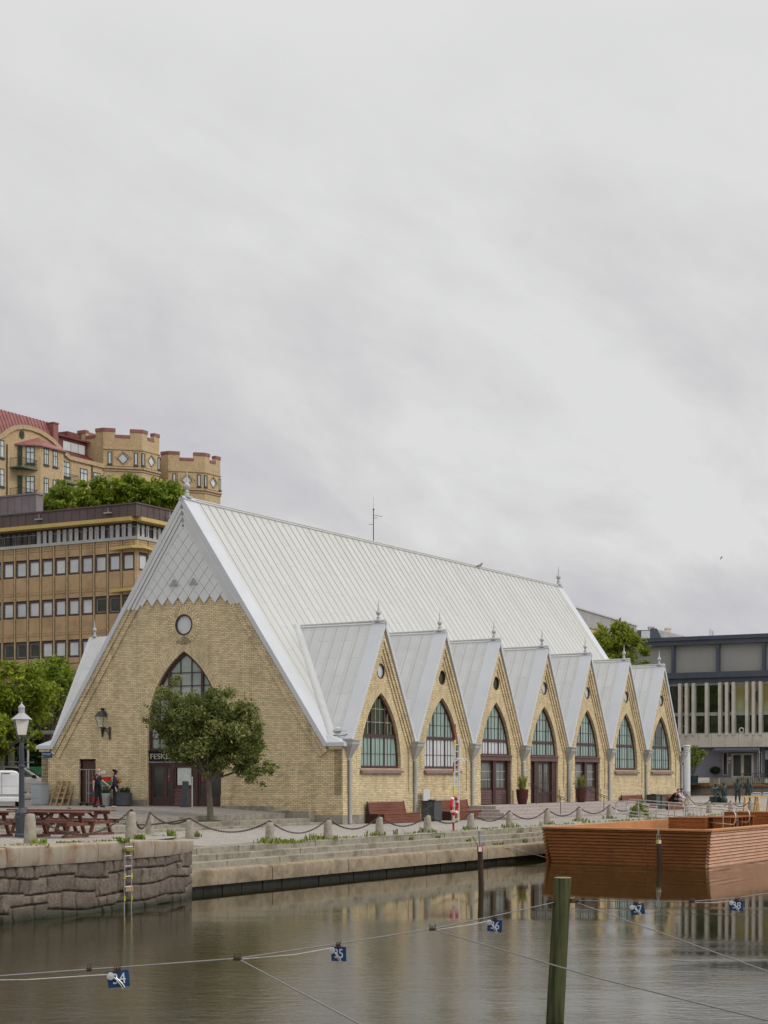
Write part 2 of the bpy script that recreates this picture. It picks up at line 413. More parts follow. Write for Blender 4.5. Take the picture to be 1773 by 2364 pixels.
# water
def watermat():
    m, nt, b = newmat('canal_water')
    o = objco(nt)
    b.inputs['Base Color'].default_value = (.020,.018,.005,1)
    b.inputs['Roughness'].default_value = .035; b.inputs['IOR'].default_value = 1.333; b.inputs['Specular IOR Level'].default_value = .5
    # ripples: calm strips and ruffled strips drift across the canal
    patch = noise(nt, mapped(nt, o, (.035, .10, 1), (0,0,R(-8))), 1.0, 3, .6, .5)
    sp = nd(nt, 'ShaderNodeSeparateXYZ', {0: o})
    far = nd(nt, 'ShaderNodeMapRange', {0: sp.outputs[1], 1: 20.0, 2: 52.0, 3: .22, 4: -.10}).outputs[0]
    pf = ramp(nt, math_(nt, 'ADD', patch, far), [(.40, (.025,.025,.025)), (.50, (.16,.16,.16)), (.58, (.7,.7,.7)), (.72, (1,1,1))])
    r1 = noise(nt, mapped(nt, o, (1.0, 1.5, 1), (0,0,R(9))), 2.4, 5, .6, .35)
    r2 = noise(nt, mapped(nt, o, (.35, 1.1, 1), (0,0,R(-9))), .6, 2, .5)
    r3 = noise(nt, mapped(nt, o, (.75, 1.7, 1), (0,0,R(4))), 5.5, 4, .6, .3)
    h = math_(nt, 'ADD', math_(nt, 'MULTIPLY', r1, .62), math_(nt, 'MULTIPLY', r2, .8))
    h = math_(nt, 'ADD', h, math_(nt, 'MULTIPLY', r3, .30))
    near = nd(nt, 'ShaderNodeMapRange', {0: sp.outputs[1], 1: 15.0, 2: 42.0, 3: 2.3, 4: 1.0}).outputs[0]
    h = math_(nt, 'MULTIPLY', math_(nt, 'MULTIPLY', h, pf), near)
    bumpit(nt, b, h, .6, .019)
    return m
M_water = watermat()
# ---------------------------------------------------------------- camera, sky, sun
cam = bpy.data.cameras.new('camera'); co = bpy.data.objects.new('camera', cam); col.objects.link(co)
co.location = (0, 0, EYE); co.rotation_euler = (R(90), 0, 0)
cam.sensor_fit = 'HORIZONTAL'; cam.sensor_width = 36.0; cam.lens = 36.0*F/1773.0
cam.shift_y = (VH-1182.0)/1773.0; cam.clip_start = .5; cam.clip_end = 4000
sc.camera = co
sc.view_settings.view_transform = 'Standard'; sc.view_settings.look = 'None'
sc.view_settings.exposure = 0.0; sc.view_settings.gamma = 1.0
try: sc.cycles.use_denoising = True
except Exception: pass
sc.cycles.max_bounces = 8; sc.cycles.sample_clamp_indirect = 6
SUN_DIR = Vector((.86, -.36, .80)).normalized()
w = bpy.data.worlds.new('World'); sc.world = w; w.use_nodes = True
nt = w.node_tree; nt.nodes.clear()
dirv = nd(nt, 'ShaderNodeTexCoord').outputs['Generated']
sky = nd(nt, 'ShaderNodeTexSky', sky_type='NISHITA'); sky.sun_disc = False
sky.sun_elevation = math.asin(SUN_DIR.z); sky.sun_rotation = math.atan2(SUN_DIR.x, SUN_DIR.y)
skyc = nd(nt, 'ShaderNodeVectorMath', {0: sky.outputs[0], 1: (.12,.12,.12)}, operation='MULTIPLY').outputs[0]
xyz = nd(nt, 'ShaderNodeSeparateXYZ', {0: dirv})
# cloud deck: streaks drawn out by the wind from upper left to lower right
dm = mapped(nt, dirv, (1, 1, 1), (0, R(-31), 0))
dm = mapped(nt, dm, (1.0, .7, 1.9), (0,0,0), (3.1, 1.7, .55))
n1 = noise(nt, dm, 4.4, 8, .56, .3)
dn = mapped(nt, dirv, (1, 1, 1), (0, R(-14), 0))
n2 = noise(nt, mapped(nt, dn, (1, .8, 1.9), (0,0,0), (1.7, .55, 3.1)), 9.5, 7, .6, .35)
n = math_(nt, 'ADD', math_(nt, 'MULTIPLY', n1, .72), math_(nt, 'MULTIPLY', n2, .28))
lowf = nd(nt, 'ShaderNodeMapRange', {0: xyz.outputs[2], 1: .02, 2: .42, 3: 1.0, 4: .05}).outputs[0]
nn = math_(nt, 'ADD', math_(nt, 'SUBTRACT', .80, math_(nt, 'MULTIPLY', lowf, .28)), math_(nt, 'MULTIPLY', math_(nt, 'SUBTRACT', n, .50), math_(nt, 'MULTIPLY', lowf, 3.6)))
cl = ramp(nt, nn, [(.06, (.46,.475,.54)), (.30, (.525,.52,.565)), (.54, (.605,.603,.618)), (.80, (.72,.722,.722))])
thin = ramp(nt, nn, [(.02, (.5,.5,.5)), (.26, (0,0,0))])
cl = mixc(nt, thin, cl, skyc)
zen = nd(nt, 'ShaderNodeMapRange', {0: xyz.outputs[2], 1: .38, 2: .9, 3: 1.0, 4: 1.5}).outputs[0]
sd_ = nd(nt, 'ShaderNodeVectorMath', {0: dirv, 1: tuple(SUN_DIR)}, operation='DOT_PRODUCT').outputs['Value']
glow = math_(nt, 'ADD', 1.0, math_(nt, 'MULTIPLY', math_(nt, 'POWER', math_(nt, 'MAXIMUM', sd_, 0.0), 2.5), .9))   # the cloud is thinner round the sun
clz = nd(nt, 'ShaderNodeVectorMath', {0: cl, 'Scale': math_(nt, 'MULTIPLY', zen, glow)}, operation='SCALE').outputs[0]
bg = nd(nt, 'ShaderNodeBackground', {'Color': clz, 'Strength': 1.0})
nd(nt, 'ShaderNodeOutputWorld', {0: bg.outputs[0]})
sl = bpy.data.lights.new('sun', 'SUN'); sl.energy = 1.05; sl.angle = R(14); sl.color = (1.0, .95, .87)
so = bpy.data.objects.new('sun', sl); col.objects.link(so); so.location = (60, -30, 60)
so.rotation_euler = SUN_DIR.to_track_quat('Z', 'Y').to_euler()

# ---------------------------------------------------------------- the ground
def sm(t): t = max(0.0, min(1.0, t)); return t*t*(3-2*t)
def ramp_z(y): return .47*sm((-y-22.5)/4.5)
def plaza_z(x, y):
    z = .73 if x < -7 else .73-(x+7)/(7-2.61)*.24
    return z + (.012*max(0, min(y, 60)))
def edge_x(y): return 9.2
def sheet(xs, ys, zf, mb):
    vs = [(x, y, zf(x, y)) for y in ys for x in xs]; n = len(xs)
    fs = [(j*n+i, j*n+i+1, (j+1)*n+i+1, (j+1)*n+i) for j in range(len(ys)-1) for i in range(n-1)]
    mb.add(vs, fs)
m = gmb(); sheet([-900,-400,-150,9.0], [-300,-100,0,300,900,2500], lambda x, y: -.03, m)
struct('ground', m, M_road, 'pale street paving behind the fish hall')
m = gmb(); sheet([-60,-17,-8,-.5,4,9.19], [-2,0,20,44,60,77,300], lambda x, y: .014*max(0, min(y, 90)-44), m)
struct('quay', m, M_quay, 'pale paved walkway along the canal')
m = gmb(); sheet([-200,-100,-60,-40,-25,-17.5,-12,-7,-5,-2.61], [-70,-40,-20,-8,0,1.0], plaza_z, m)
sheet([-200,-100,-60,-40,-25,-17.5,-10], [1.0,10,25,44,70,120,300], plaza_z, m)
struct('plaza', m, M_cobble, 'grey cobbled square in front of the gable')
PATH = [(12.7,-75),(12.6,-50),(12.55,-40),(12.55,-34),(12.45,-31.5),(12.2,-29.6),(11.75,-28.0),(11.1,-26.8),(10.3,-26.1),(9.3,-25.8),(7.8,-25.7)]
def path_x(y):
    for (x0, y0), (x1, y1) in zip(PATH, PATH[1:]):
        if y0 <= y <= y1: return x0+(x1-x0)*(y-y0)/(y1-y0)
    return PATH[0][0] if y < -75 else 9.2
def xmax(y):
    if y >= -19: return 9.19
    if y >= -26.0: return 8.4+(-19-y)/7.0*.4
    return path_x(y)-.5
m = gmb(); ys = [-75,-60,-50,-42,-38,-35]+[-34+.5*k for k in range(31)]+[-18.9,-17,-14,-9,-4,-.02]
vs = []; fs = []; nx = 12
for y in ys:
    xm = xmax(y)
    for i in range(nx): vs.append((-1.0+(xm+1.0)*i/(nx-1), y, ramp_z(y)+.004))
for j in range(len(ys)-1):
    for i in range(nx-1): fs.append((j*nx+i, j*nx+i+1, (j+1)*nx+i+1, (j+1)*nx+i))
m.add(vs, fs); struct('quay_ramp', m, M_quay, 'paved ramp rising to the rounded bastion')
m = gmb(); vs = []; fs = []
ys = [-28+.5*k for k in range(19)]+[-17,-10,0]
for y in ys:
    xk = (xmax(y)-.35) if y < -18.9 else 7.0; zk = max(-.004, ramp_z(y)-.12) if y < -18.9 else -.004
    vs += [(xk, y, zk), (max(edge_x(y)-.45, xk+.1), y, zk*.5), (max(edge_x(y), xk+.3), y, 0.002 if y < -18.9 else -.004)]
for j in range(len(ys)-1):
    for q in (0, 1): fs.append((3*j+q, 3*j+q+1, 3*j+4+q, 3*j+3+q))
m.add(vs, fs); struct('quay_apron', m, M_cobble, 'small paved triangle below the bent kerb')
# kerb along the ramp
m = gmb()
def kerb(p, q):
    n = 5
    for k in range(n):
        a = k/n+.004; b_ = (k+1)/n-.004
        x0, y0 = p[0]+(q[0]-p[0])*a, p[1]+(q[1]-p[1])*a; x1, y1 = p[0]+(q[0]-p[0])*b_, p[1]+(q[1]-p[1])*b_
        z0, z1 = ramp_z(y0)+.02, ramp_z(y1)+.02; d = Vector((q[1]-p[1], p[0]-q[0])).normalized()*.3
        if d.x < 0: d = -d
        m.add([(x0-d.x,y0-d.y,-.4),(x0,y0,-.4),(x1,y1,-.4),(x1-d.x,y1-d.y,-.4),(x0-d.x,y0-d.y,z0),(x0,y0,z0),(x1,y1,z1),(x1-d.x,y1-d.y,z1)],
              [(0,3,2,1),(4,5,6,7),(0,1,5,4),(1,2,6,5),(2,3,7,6),(3,0,4,7)])
kerb((8.55,-18.8), (8.62,-21.6)); kerb((8.62,-21.6), (8.9,-25.7))
struct('kerb', m, M_granite2, 'bent granite kerb edging the ramp', bevel=.02)
# three long steps from the square down to the quay
m = gmb(); rs = random.Random(3)
for xe, zt, wd in ((-2.61,.49,.5), (-1.36,.28,.42), (-.72,.10,.42)):
    y = -.06
    while y > -34:
        L_ = rs.uniform(1.3, 2.4); m.box(xe-wd, xe, y-L_+.012, y, zt-.5, zt+.005+rs.uniform(-.006,.006)); y -= L_
struct('plaza_steps', m, M_granite2, 'long low granite steps below the square', bevel=.018)
m = gmb(); m.box(-2.7, -1.7, -34, -.05, -.3, .272); m.box(-1.45, -1.05, -34, -.05, -.3, .092)
struct('step_paving', m, M_cobble)
# quay steps down to the water
def sweep(mb, o0, o1, z0, z1, y0, y1, lo, hi, rnd, gap=.012, rounded=0.0):
    y = y0
    while y < y1:
        L_ = min(rnd.uniform(lo, hi), y1-y); a, b_ = y+gap/2, y+L_-gap/2; dz = rnd.uniform(-.007,.007); do = rnd.uniform(-.012,.012)
        e0, e1 = edge_x(a), edge_x(b_); r = rounded
        if r:
            prof = [(o0,z0),(o1+do,z0),(o1+do,z1-r+dz),(o1+do-r*.3,z1-r*.3+dz),(o1+do-r,z1+dz),(o0,z1+dz)]
        else: prof = [(o0,z0),(o1+do,z0),(o1+do,z1+dz),(o0,z1+dz)]
        n = len(prof); vs = [(e0+o, a, z) for o, z in prof]+[(e1+o, b_, z) for o, z in prof]
        mb.add(vs, [tuple(range(n))[::-1], tuple(range(n, 2*n))]+[(i, (i+1) % n, n+(i+1) % n, n+i) for i in range(n)])
        y += L_
m = gmb(); rs = random.Random(11)
sweep(m, -.5, 0, -.5, .006, -26.2, 90, 1.6, 3.0, rs, .022)
sweep(m, -.1, .42, -.7, -.18, -26.2, 90, 1.6, 3.2, rs, .022)
sweep(m, .3, .84, -.9, -.36, -26.2, 90, 1.6, 3.2, rs, .022)
struct('quay_steps', m, M_granite2, 'worn granite steps leading down to the water', bevel=.02)
m = gmb(); sweep(m, .7, 1.45, -1.0, -.54, -27.5, 90, 1.8, 3.4, rs, .02, .1)
o = struct('quay_edge', m, M_granite, 'stained rounded granite edge stones above the water', smooth=True)
M_wet = pm('wet_dark_stone', (.030,.030,.024), (.010,.011,.009), 4, .5, .3, bump=1.0, bscale=7)
m = gmb(); sweep(m, .5, 1.3, -2.2, -1.0, -27.5, 90, .6, 1.4, rs, .05)
struct('quay_foundation', m, M_wet, 'wet black foundation stones at the waterline')
# rounded bastion on the left: coping blocks over rubble masonry
def pathpt(s):
    for (x0, y0), (x1, y1) in zip(PATH, PATH[1:]):
        L_ = math.hypot(x1-x0, y1-y0)
        if s <= L_:
            t = s/L_; return x0+(x1-x0)*t, y0+(y1-y0)*t
        s -= L_
    return PATH[-1]
PL = sum(math.hypot(b_[0]-a[0], b_[1]-a[1]) for a, b_ in zip(PATH, PATH[1:]))
def pathn(s):
    a, b_ = pathpt(max(0, s-.5)), pathpt(min(PL, s+.5)); d = Vector((b_[0]-a[0], b_[1]-a[1])).normalized(); return d.y, -d.x
m = gmb(); s = 20.0; rs = random.Random(5)
while s < PL-.1:
    L_ = min(rs.choice([.85,1.1,1.25,1.75,1.5]), PL-s) if s > PL-6 else rs.choice([1.1,1.5,1.9,1.75]); L_ = min(L_, PL-s); k = 5; vs = []; fs = []
    dz = rs.uniform(-.008,.008); do = rs.uniform(-.02,.03)
    prof = [(-.75,.07),(.02+do,.07),(.045+do,.16),(.05+do,.44),(.035+do,.50),(-.01+do,.535),(-.75,.535)]; n_ = len(prof)
    for i in range(k+1):
        q = s+.012+(L_-.024)*i/k; px, py = pathpt(q); nx_, ny_ = pathn(q)
        vs += [(px+nx_*o_, py+ny_*o_, z+dz-(.15*sm((py+31.5)/5.5) if z > .3 else 0)) for o_, z in prof]
    for i in range(k):
        for j in range(n_): fs.append((i*n_+j, i*n_+(j+1) % n_, (i+1)*n_+(j+1) % n_, (i+1)*n_+j))
    fs += [tuple(range(n_))[::-1], tuple(k*n_+j for j in range(n_))]
    m.add(vs, fs); s += L_
M_coping = pm('coping_granite', (.345,.29,.225), (.255,.21,.165), 3, .8, bump=.35, bscale=40, stretch=(2.5,2.5,.25), stain=(.20,.115,.06), sscale=1.6)
struct('bastion_coping', m, M_coping, 'rust streaked granite coping of the bastion', smooth=True)
# rubble face: big squared stones with open joints, courses that step up and down
m = gmb()
rowz = [.075, -.27, -.64, -.98, -1.36, -1.9]
def hsh(*a): return random.Random(str(a)).random()
joints = []; rs = random.Random(21)
for r in range(5):
    s = 19-rs.random(); js = []
    while s < PL+2: js.append(s); s += rs.choice([.38,.55,.62,.75,.9,1.05])
    joints.append(js)
S0, S1 = 24.0, PL; ns = int((S1-S0)/.026); nz = 66; vs = []; fs = []; at_ = []
def bound(r, s):                                     # height of the joint below course r-1 at s
    if r == 0: return rowz[0]
    k = int(s/1.35+r*.37); return rowz[r]+(hsh('b', r, k)-.5)*.21+.03*math.sin(s*2.3+r)+.05*math.sin(s*.7)
for i in range(ns+1):
    s = S0+(S1-S0)*i/ns; px, py = pathpt(s); nx_, ny_ = pathn(s)
    bz = [bound(r, s) for r in range(6)]
    for j in range(nz+1):
        z = .072-(1.72)*j/nz; r = 0
        while r < 4 and z < bz[r+1]: r += 1
        dzr = min((bz[r]-z) if r > 0 else 9, z-bz[r+1])
        js = joints[r]; ss = s+.03*math.sin(z*11+r*2.3)+.07*(z-rowz[r])*(hsh('t', r, int(s*.8))-.5)*5
        k = 0
        while k < len(js)-1 and js[k+1] < ss: k += 1
        ds = min(ss-js[k], (js[k+1] if k < len(js)-1 else ss+9)-ss); st = hsh('s', r, k)
        d = min(dzr, ds)-.009; q = sm(d/.022); cr = sm(d/.14)
        o_ = -.10+.060*q+.012*cr+(.04*st)*q+.010*q*math.sin(s*9+st*20)*math.sin(z*13+st*7)-(.05*max(0, -.9-z))
        o_ += .03*q*((ss-js[k])*(hsh('u', r, k)-.5))
        vs.append((px+nx_*o_, py+ny_*o_, z)); at_.append(.1+.9*st if q > .45 else (.05 if q > .1 else 0.0))
for i in range(ns):
    for j in range(nz): fs.append((i*(nz+1)+j, i*(nz+1)+j+1, (i+1)*(nz+1)+j+1, (i+1)*(nz+1)+j))
m.add(vs, fs, a=at_)
mm, nt2, b2 = newmat('rubble_granite')
av = nd(nt2, 'ShaderNodeAttribute', attribute_name='var').outputs['Fac']
cc = ramp(nt2, av, [(0, (.02,.018,.013)), (.05, (.035,.03,.023)), (.1, (.16,.125,.097)), (.5, (.215,.165,.13)), (1, (.26,.21,.165))])
nz_ = noise(nt2, objco(nt2), 11, 8, .75)
cc = mixc(nt2, ramp(nt2, nz_, [(.38, (0,0,0)), (.62, (.8,.8,.8))]), cc, (.085,.068,.052))
zc = nd(nt2, 'ShaderNodeSeparateXYZ', {0: objco(nt2)}).outputs[2]
slime = nd(nt2, 'ShaderNodeMapRange', {0: math_(nt2, 'ADD', zc, math_(nt2, 'MULTIPLY', nz_, .35)), 1: -.98, 2: -.72, 3: 1.0, 4: 0.0}).outputs[0]
cc = mixc(nt2, slime, cc, (.05,.05,.03))
nt2.links.new(cc, b2.inputs['Base Color']); b2.inputs['Roughness'].default_value = .85
bumpit(nt2, b2, noise(nt2, objco(nt2), 16, 8, .75), 1.0, .05)
o = m.build('bastion_wall', mm, smooth=False); o['kind'] = 'structure'; o['label'] = 'rough granite rubble wall of the bastion'
o.data.polygons.foreach_set('use_smooth', [True]*len(o.data.polygons))
# canal
m = gmb(); m.add([(7.5,-400,WATER),(36.6,-400,WATER),(36.6,500,WATER),(7.5,500,WATER)], [(0,1,2,3)])
struct('canal_water', m, M_water, 'rippled brown green canal water')
m = gmb(); m.box(36.5, 37.3, -160, 120, -2.2, .55); m.add([(37.3,-300,.5),(400,-300,.5),(400,300,.5),(37.3,300,.5)], [(0,1,2,3)])
struct('opposite_quay', m, M_granite2)
# ---------------------------------------------------------------- the fish hall
hall = gthing('fish_hall', 'yellow brick fish market hall with steep white metal roof and seven pointed side gables', 'market hall', 0, 0, 0)
W = -17.39; XM = -8.7; P = 6.155; C0 = 3.52; NB = 7; LEN = C0-P/2+NB*P+.5
cy = [C0+P*i for i in range(NB)]
fr = lambda a, b, d: (a, d, b)               # front plane: a=x, b=z, depth along +y
sd = lambda a, b, d: (-d, a, b)              # side plane: a=y, b=z, depth inward
EZ = 3.62; RZ = 15.32; SL = (RZ-EZ)/(-.72-XM)
fz = lambda x: RZ-.30-(abs(x-XM))*SL          # underside of the roof at the gable
# front gable wall with its three openings
FA = dict(hw=2.13, z0=.70, zs=4.3, za=8.07)
farch = arch(XM, FA['hw'], FA['z0'], FA['zs'], FA['za'])
outer = [(W,-.3),(0,-.3),(0,3.5),(-.72,3.5),(-.84,3.44),(XM, fz(XM)-.03),(W+.84,3.44),(W+.72,3.5),(W,3.5)]
m = MB(); m.holed(outer, [farch, [(-15.0,.74),(-13.98,.74),(-13.98,3.0),(-15.0,3.0)], circle(XM, 9.31, .50)], 0, .45, fr)
m.build('gable_wall', M_brick, hall)
m = MB(); m.holed(outer, [], LEN-.45, LEN, fr)
m.build('rear_wall', M_brick, hall)
# rake corbels of the front
def rake(mb, x0, z0, x1, z1, o0, o1, t, fn, dn):   # band along a rake from o0 to o1 (square to the rake), proud by t
    d = Vector((x1-x0, z1-z0)).normalized(); n_ = Vector((d.y, -d.x))*dn
    p = [(x0+n_.x*o0, z0+n_.y*o0), (x1+n_.x*o0, z1+n_.y*o0), (x1+n_.x*o1, z1+n_.y*o1), (x0+n_.x*o1, z0+n_.y*o1)]
    mb.prism(p, -t, .02, fn)
for sgn in (1, -1):
    xb = XM+sgn*(-.72-XM); xt = XM+sgn*3.05
    m = MB()
    rake(m, xb, fz(xb), xt, fz(xt), .0, .22, .13, fr, -sgn)
    rake(m, xb, fz(xb), xt, fz(xt), .24, .52, .07, fr, -sgn)
    x0, x1 = sorted((xb+sgn*.1, XM+sgn*8.74)); m.box(x0, x1, -.13, .02, 3.37, 3.5)
    m.build('rake_corbel', M_brick, hall)
# plinth courses
for a, b_, zt in ((-6.55, .06, 1.28), (W-.03, -15.02, 1.24), (-13.96, -10.85, 1.24)): MB().box(a, b_, -.07, .02, .3, zt).build('brick_plinth', M_brick, hall)
for a, b_ in ((W-.06, -16.2), (-16.19, -15.02), (-13.96, -12.4), (-12.39, -10.85)): MB().box(a, b_, -.10, .0, .2, 1.05).build('stone_plinth', M_granite2, hall, bevel=.015)
MB().box(-2.6, .10, -.12, .0, -.3, .42).build('stone_plinth', M_granite2, hall, bevel=.015); MB().box(.0, .10, .002, 2.2, -.3, .41).build('stone_plinth', M_granite2, hall, bevel=.015)
m = MB(); rs = random.Random(2)
for a, b_, zt in ((-6.3,-4.9,.80), (-4.89,-3.6,.80), (-3.59,-2.3,.62), (-2.29,-1.35,.60)): m.box(a, b_, -.62 if a > -3.6 else -.4, -.12, -.2, zt)
struct('base_stones', MB(lambda x, y, z: wor(x, y, z)).add(m.v, m.f), M_granite2, 'granite blocks stepping down along the foot of the gable', bevel=.015)
def ringmesh(outer_, inner_, d0, fn, wid):
    mb = MB(); n = min(len(outer_), len(inner_)); L_ = 0; vs = []; fs = []; uv = []
    for i in range(n): vs += [fn(*inner_[i], d0), fn(*outer_[i], d0)]
    for i in range(n-1):
        l2 = L_+math.hypot(inner_[i+1][0]-inner_[i][0], inner_[i+1][1]-inner_[i][1])
        fs.append((2*i, 2*i+1, 2*i+3, 2*i+2)); uv.append([(0,L_),(wid,L_),(wid,l2),(0,l2)]); L_ = l2
    mb.add(vs, fs, uv); return mb
def archring(cx, hw, z0, zs, za, wd):
    i_ = arch(cx, hw, z0, zs, za, 18); o_ = arch(cx, hw+wd, z0, zs, za+wd*1.55, 18); return o_[1:]+[o_[0]], i_[1:]+[i_[0]]
o_, i_ = archring(XM, 2.13, 2.2, 4.3, 8.07, .48); ringmesh(o_, i_, -.012, fr, .48).build('arch_ring', M_ring, hall)
m = ringmesh([(XM+.95*math.cos(t), 9.31+.95*math.sin(t)) for t in [2*math.pi*k/32 for k in range(33)]], [(XM+.5*math.cos(t), 9.31+.5*math.sin(t)) for t in [2*math.pi*k/32 for k in range(33)]], -.012, fr, .45)
m.build('arch_ring', M_ring, hall)
# round window of the front
def roundwin(cx, cz, r, fn, pm_, dep=.12, fw=.07):
    m = MB(); m.holed(circle(cx, cz, r+.004), [circle(cx, cz, r-fw)], dep-.14, dep, fn); f = m.build('round_window', M_frame, hall)
    m = MB(); m.prism(circle(cx, cz, r-fw+.004), dep-.05, dep-.03, fn); m.build('pane', pm_, f)
roundwin(XM, 9.31, .50, fr, M_sky)
# great arched window over the entrance
def framebars(mb, segs, d0, d1, fn):
    for a0, a1, b0, b1 in segs: mb.prism([(a0,b0),(a1,b0),(a1,b1),(a0,b1)], d0, d1, fn)
D = .20
m = MB(); m.holed(arch(XM, 2.125, 3.36, 4.3, 8.06), [arch(XM, 2.125, 3.36, 4.3, 8.06, ins=.13)], D-.08, D+.06, fr)
for s in (-1, 1):
    ztop = arch_top(2.06, 4.3, 8.0, 1.02); framebars(m, [(XM+s*.95-.07, XM+s*.95+.07, 3.48, ztop)], D-.07, D+.05, fr)
gwin = m.build('arched_window', M_frame, hall)
m = MB()
for s in (-1, 1):
    for xx in (.32, 1.55): framebars(m, [(XM+s*xx-.018, XM+s*xx+.018, 3.48, arch_top(2.0, 4.3, 7.9, xx))], D-.03, D+.02, fr)
for k in range(6):
    z = 3.96+.62*k; h = arch_half(2.04, 4.3, 7.98, z); framebars(m, [(XM-h, XM+h, z-.018, z+.018)], D-.028, D+.018, fr)
m.build('glazing_bars', M_frame, gwin)
m = MB(); m.prism(arch(XM, 2.12, 3.4, 4.3, 8.04, ins=.06), D+.02, D+.04, fr); m.build('pane', glassmat('hall_glass', (.36,.40,.38), (.17,.20,.16), .55), gwin)
# entrance: signboard, glazed doors, notice case, slatted panel
m = MB(); m.box(XM-2.13, XM+2.13, .10, .34, 2.84, 3.38); m.box(XM-2.16, XM+2.16, .04, .12, 3.31, 3.38); sign = m.build('sign_board', M_black, hall, 'dark fascia with bronze capital letters over the entrance')
m = MB(); m.box(XM-2.16, XM+2.16, .02, .11, 2.815, 2.845); m.build('drip_rail', M_zinc, sign)
text_mb('FESKEKÔRKA', .37, .03, M_letter, sign, 'letters', (XM-2.03, .07, 3.09), (R(90), 0, 0), 'LEFT', 1.19)
ent = MB()
xs = [XM-2.13, XM-.72, XM+.62, XM+2.13]
framebars(ent, [(XM-2.13, XM-2.0, .74, 2.82), (XM+2.0, XM+2.13, .74, 2.82), (XM-2.0, XM+2.0, 2.70, 2.82), (XM-.83, XM-.68, .74, 2.7), (XM+.52, XM+.72, .74, 2.7)], .10, .34, fr)
ent = ent.build('entrance_frame', M_frame, hall)
def gdoor(x0, x1, z0, z1, lock, par=hall, nm='door'):
    m = MB(); framebars(m, [(x0,x0+.11,z0,z1),(x1-.11,x1,z0,z1),(x0+.11,x1-.11,z1-.13,z1),(x0+.11,x1-.11,z0,lock)], .16, .22, fr)
    d = m.build(nm, M_frame, par)
    m = MB(); m.prism([(x0+.1,lock),(x1-.1,lock),(x1-.1,z1-.12),(x0+.1,z1-.12)], .185, .195, fr); m.build('pane', M_dark, d)
    return d
for x0, x1 in ((XM-2.0, XM-1.2), (XM-1.2, XM-.83), (XM+.72, XM+1.16), (XM+1.16, XM+2.0)):
    d = gdoor(x0, x1, .74, 2.70, 1.17)
    if x1-x0 < .5:
        for zz in (2.1, 1.98):
            m = MB(); m.box((x0+x1)/2-.045, (x0+x1)/2+.045, .172, .184, zz-.045, zz+.045); m.build('sticker', M_red, d)
m = MB(); framebars(m, [(XM-.68,XM-.56,1.6,2.7),(XM+.40,XM+.52,1.6,2.7),(XM-.56,XM+.40,2.58,2.7),(XM-.56,XM+.40,1.6,1.70)], .13, .24, fr); nc = m.build('notice_case', M_frame, hall)
m = MB(); m.box(XM-.50, XM+.30, .17, .19, 1.74, 2.56); m.build('notice_sheet', pm('notice_paper', (.58,.60,.56), (.42,.45,.44), 9, .6), nc)
m = MB()
for k in range(7): m.box(XM-.68, XM+.52, .13+.02*(k % 2), .22, .76+.118*k, .76+.118*k+.108)
m.build('slatted_panel', M_slat, hall)
m = MB(); m.box(XM-2.13, XM+2.13, -.02, .40, .55, .74); m.build('threshold', M_granite2, hall)
# plain brown side door
m = MB(); m.box(-15.0, -13.98, .14, .20, .74, 3.0); d = m.build('door', pm('brown_door', (.085,.035,.022), None, 2, .5), hall)
m = MB(); m.box(-14.98, -14.93, .08, .16, .78, 2.96); m.box(-14.98, -14.0, .09, .15, 2.92, 2.98)
for zz in (1.0, 2.0, 2.3, 2.6): m.box(-14.93, -14.89, .11, .15, zz, zz+.14)
m.build('hinges', M_black, d)
m = MB(); m.box(-14.1, -14.02, .12, .14, 2.84, 2.9); m.build('label_plate', M_white, d)

# --- long side: saw-tooth wall
DOORBAYS = (2, 3, 4)
GA = dict(hw=1.88, z0=2.52, zs=2.8, za=6.05)
DA = dict(hw=1.86, z0=.66, zs=2.8, za=6.05)
VZ = 3.72; AZ = 8.78; GS = (AZ-VZ)/(P/2-.06)
outl = [(0,-.3),(LEN,-.3),(LEN,VZ)]
for i in reversed(range(NB)): outl += [(cy[i]+P/2-.06, VZ), (cy[i], AZ), (cy[i]-P/2+.06, VZ)]
outl += [(0, VZ)]
holes = []
for i in range(NB):
    g = DA if i in DOORBAYS else GA
    holes.append(arch(cy[i], g['hw'], g['z0'], g['zs'], g['za'])); holes.append(circle(cy[i]-.02, 7.05, .36, .36))
m = MB(); m.holed(outl, holes, 0, .42, sd); m.build('side_wall', M_brick, hall)
m = MB(); m.holed([(0,-.3),(LEN,-.3),(LEN,VZ),(0,VZ)], [], 16.97, 17.39, sd); m.build('side_wall', M_brick, hall)
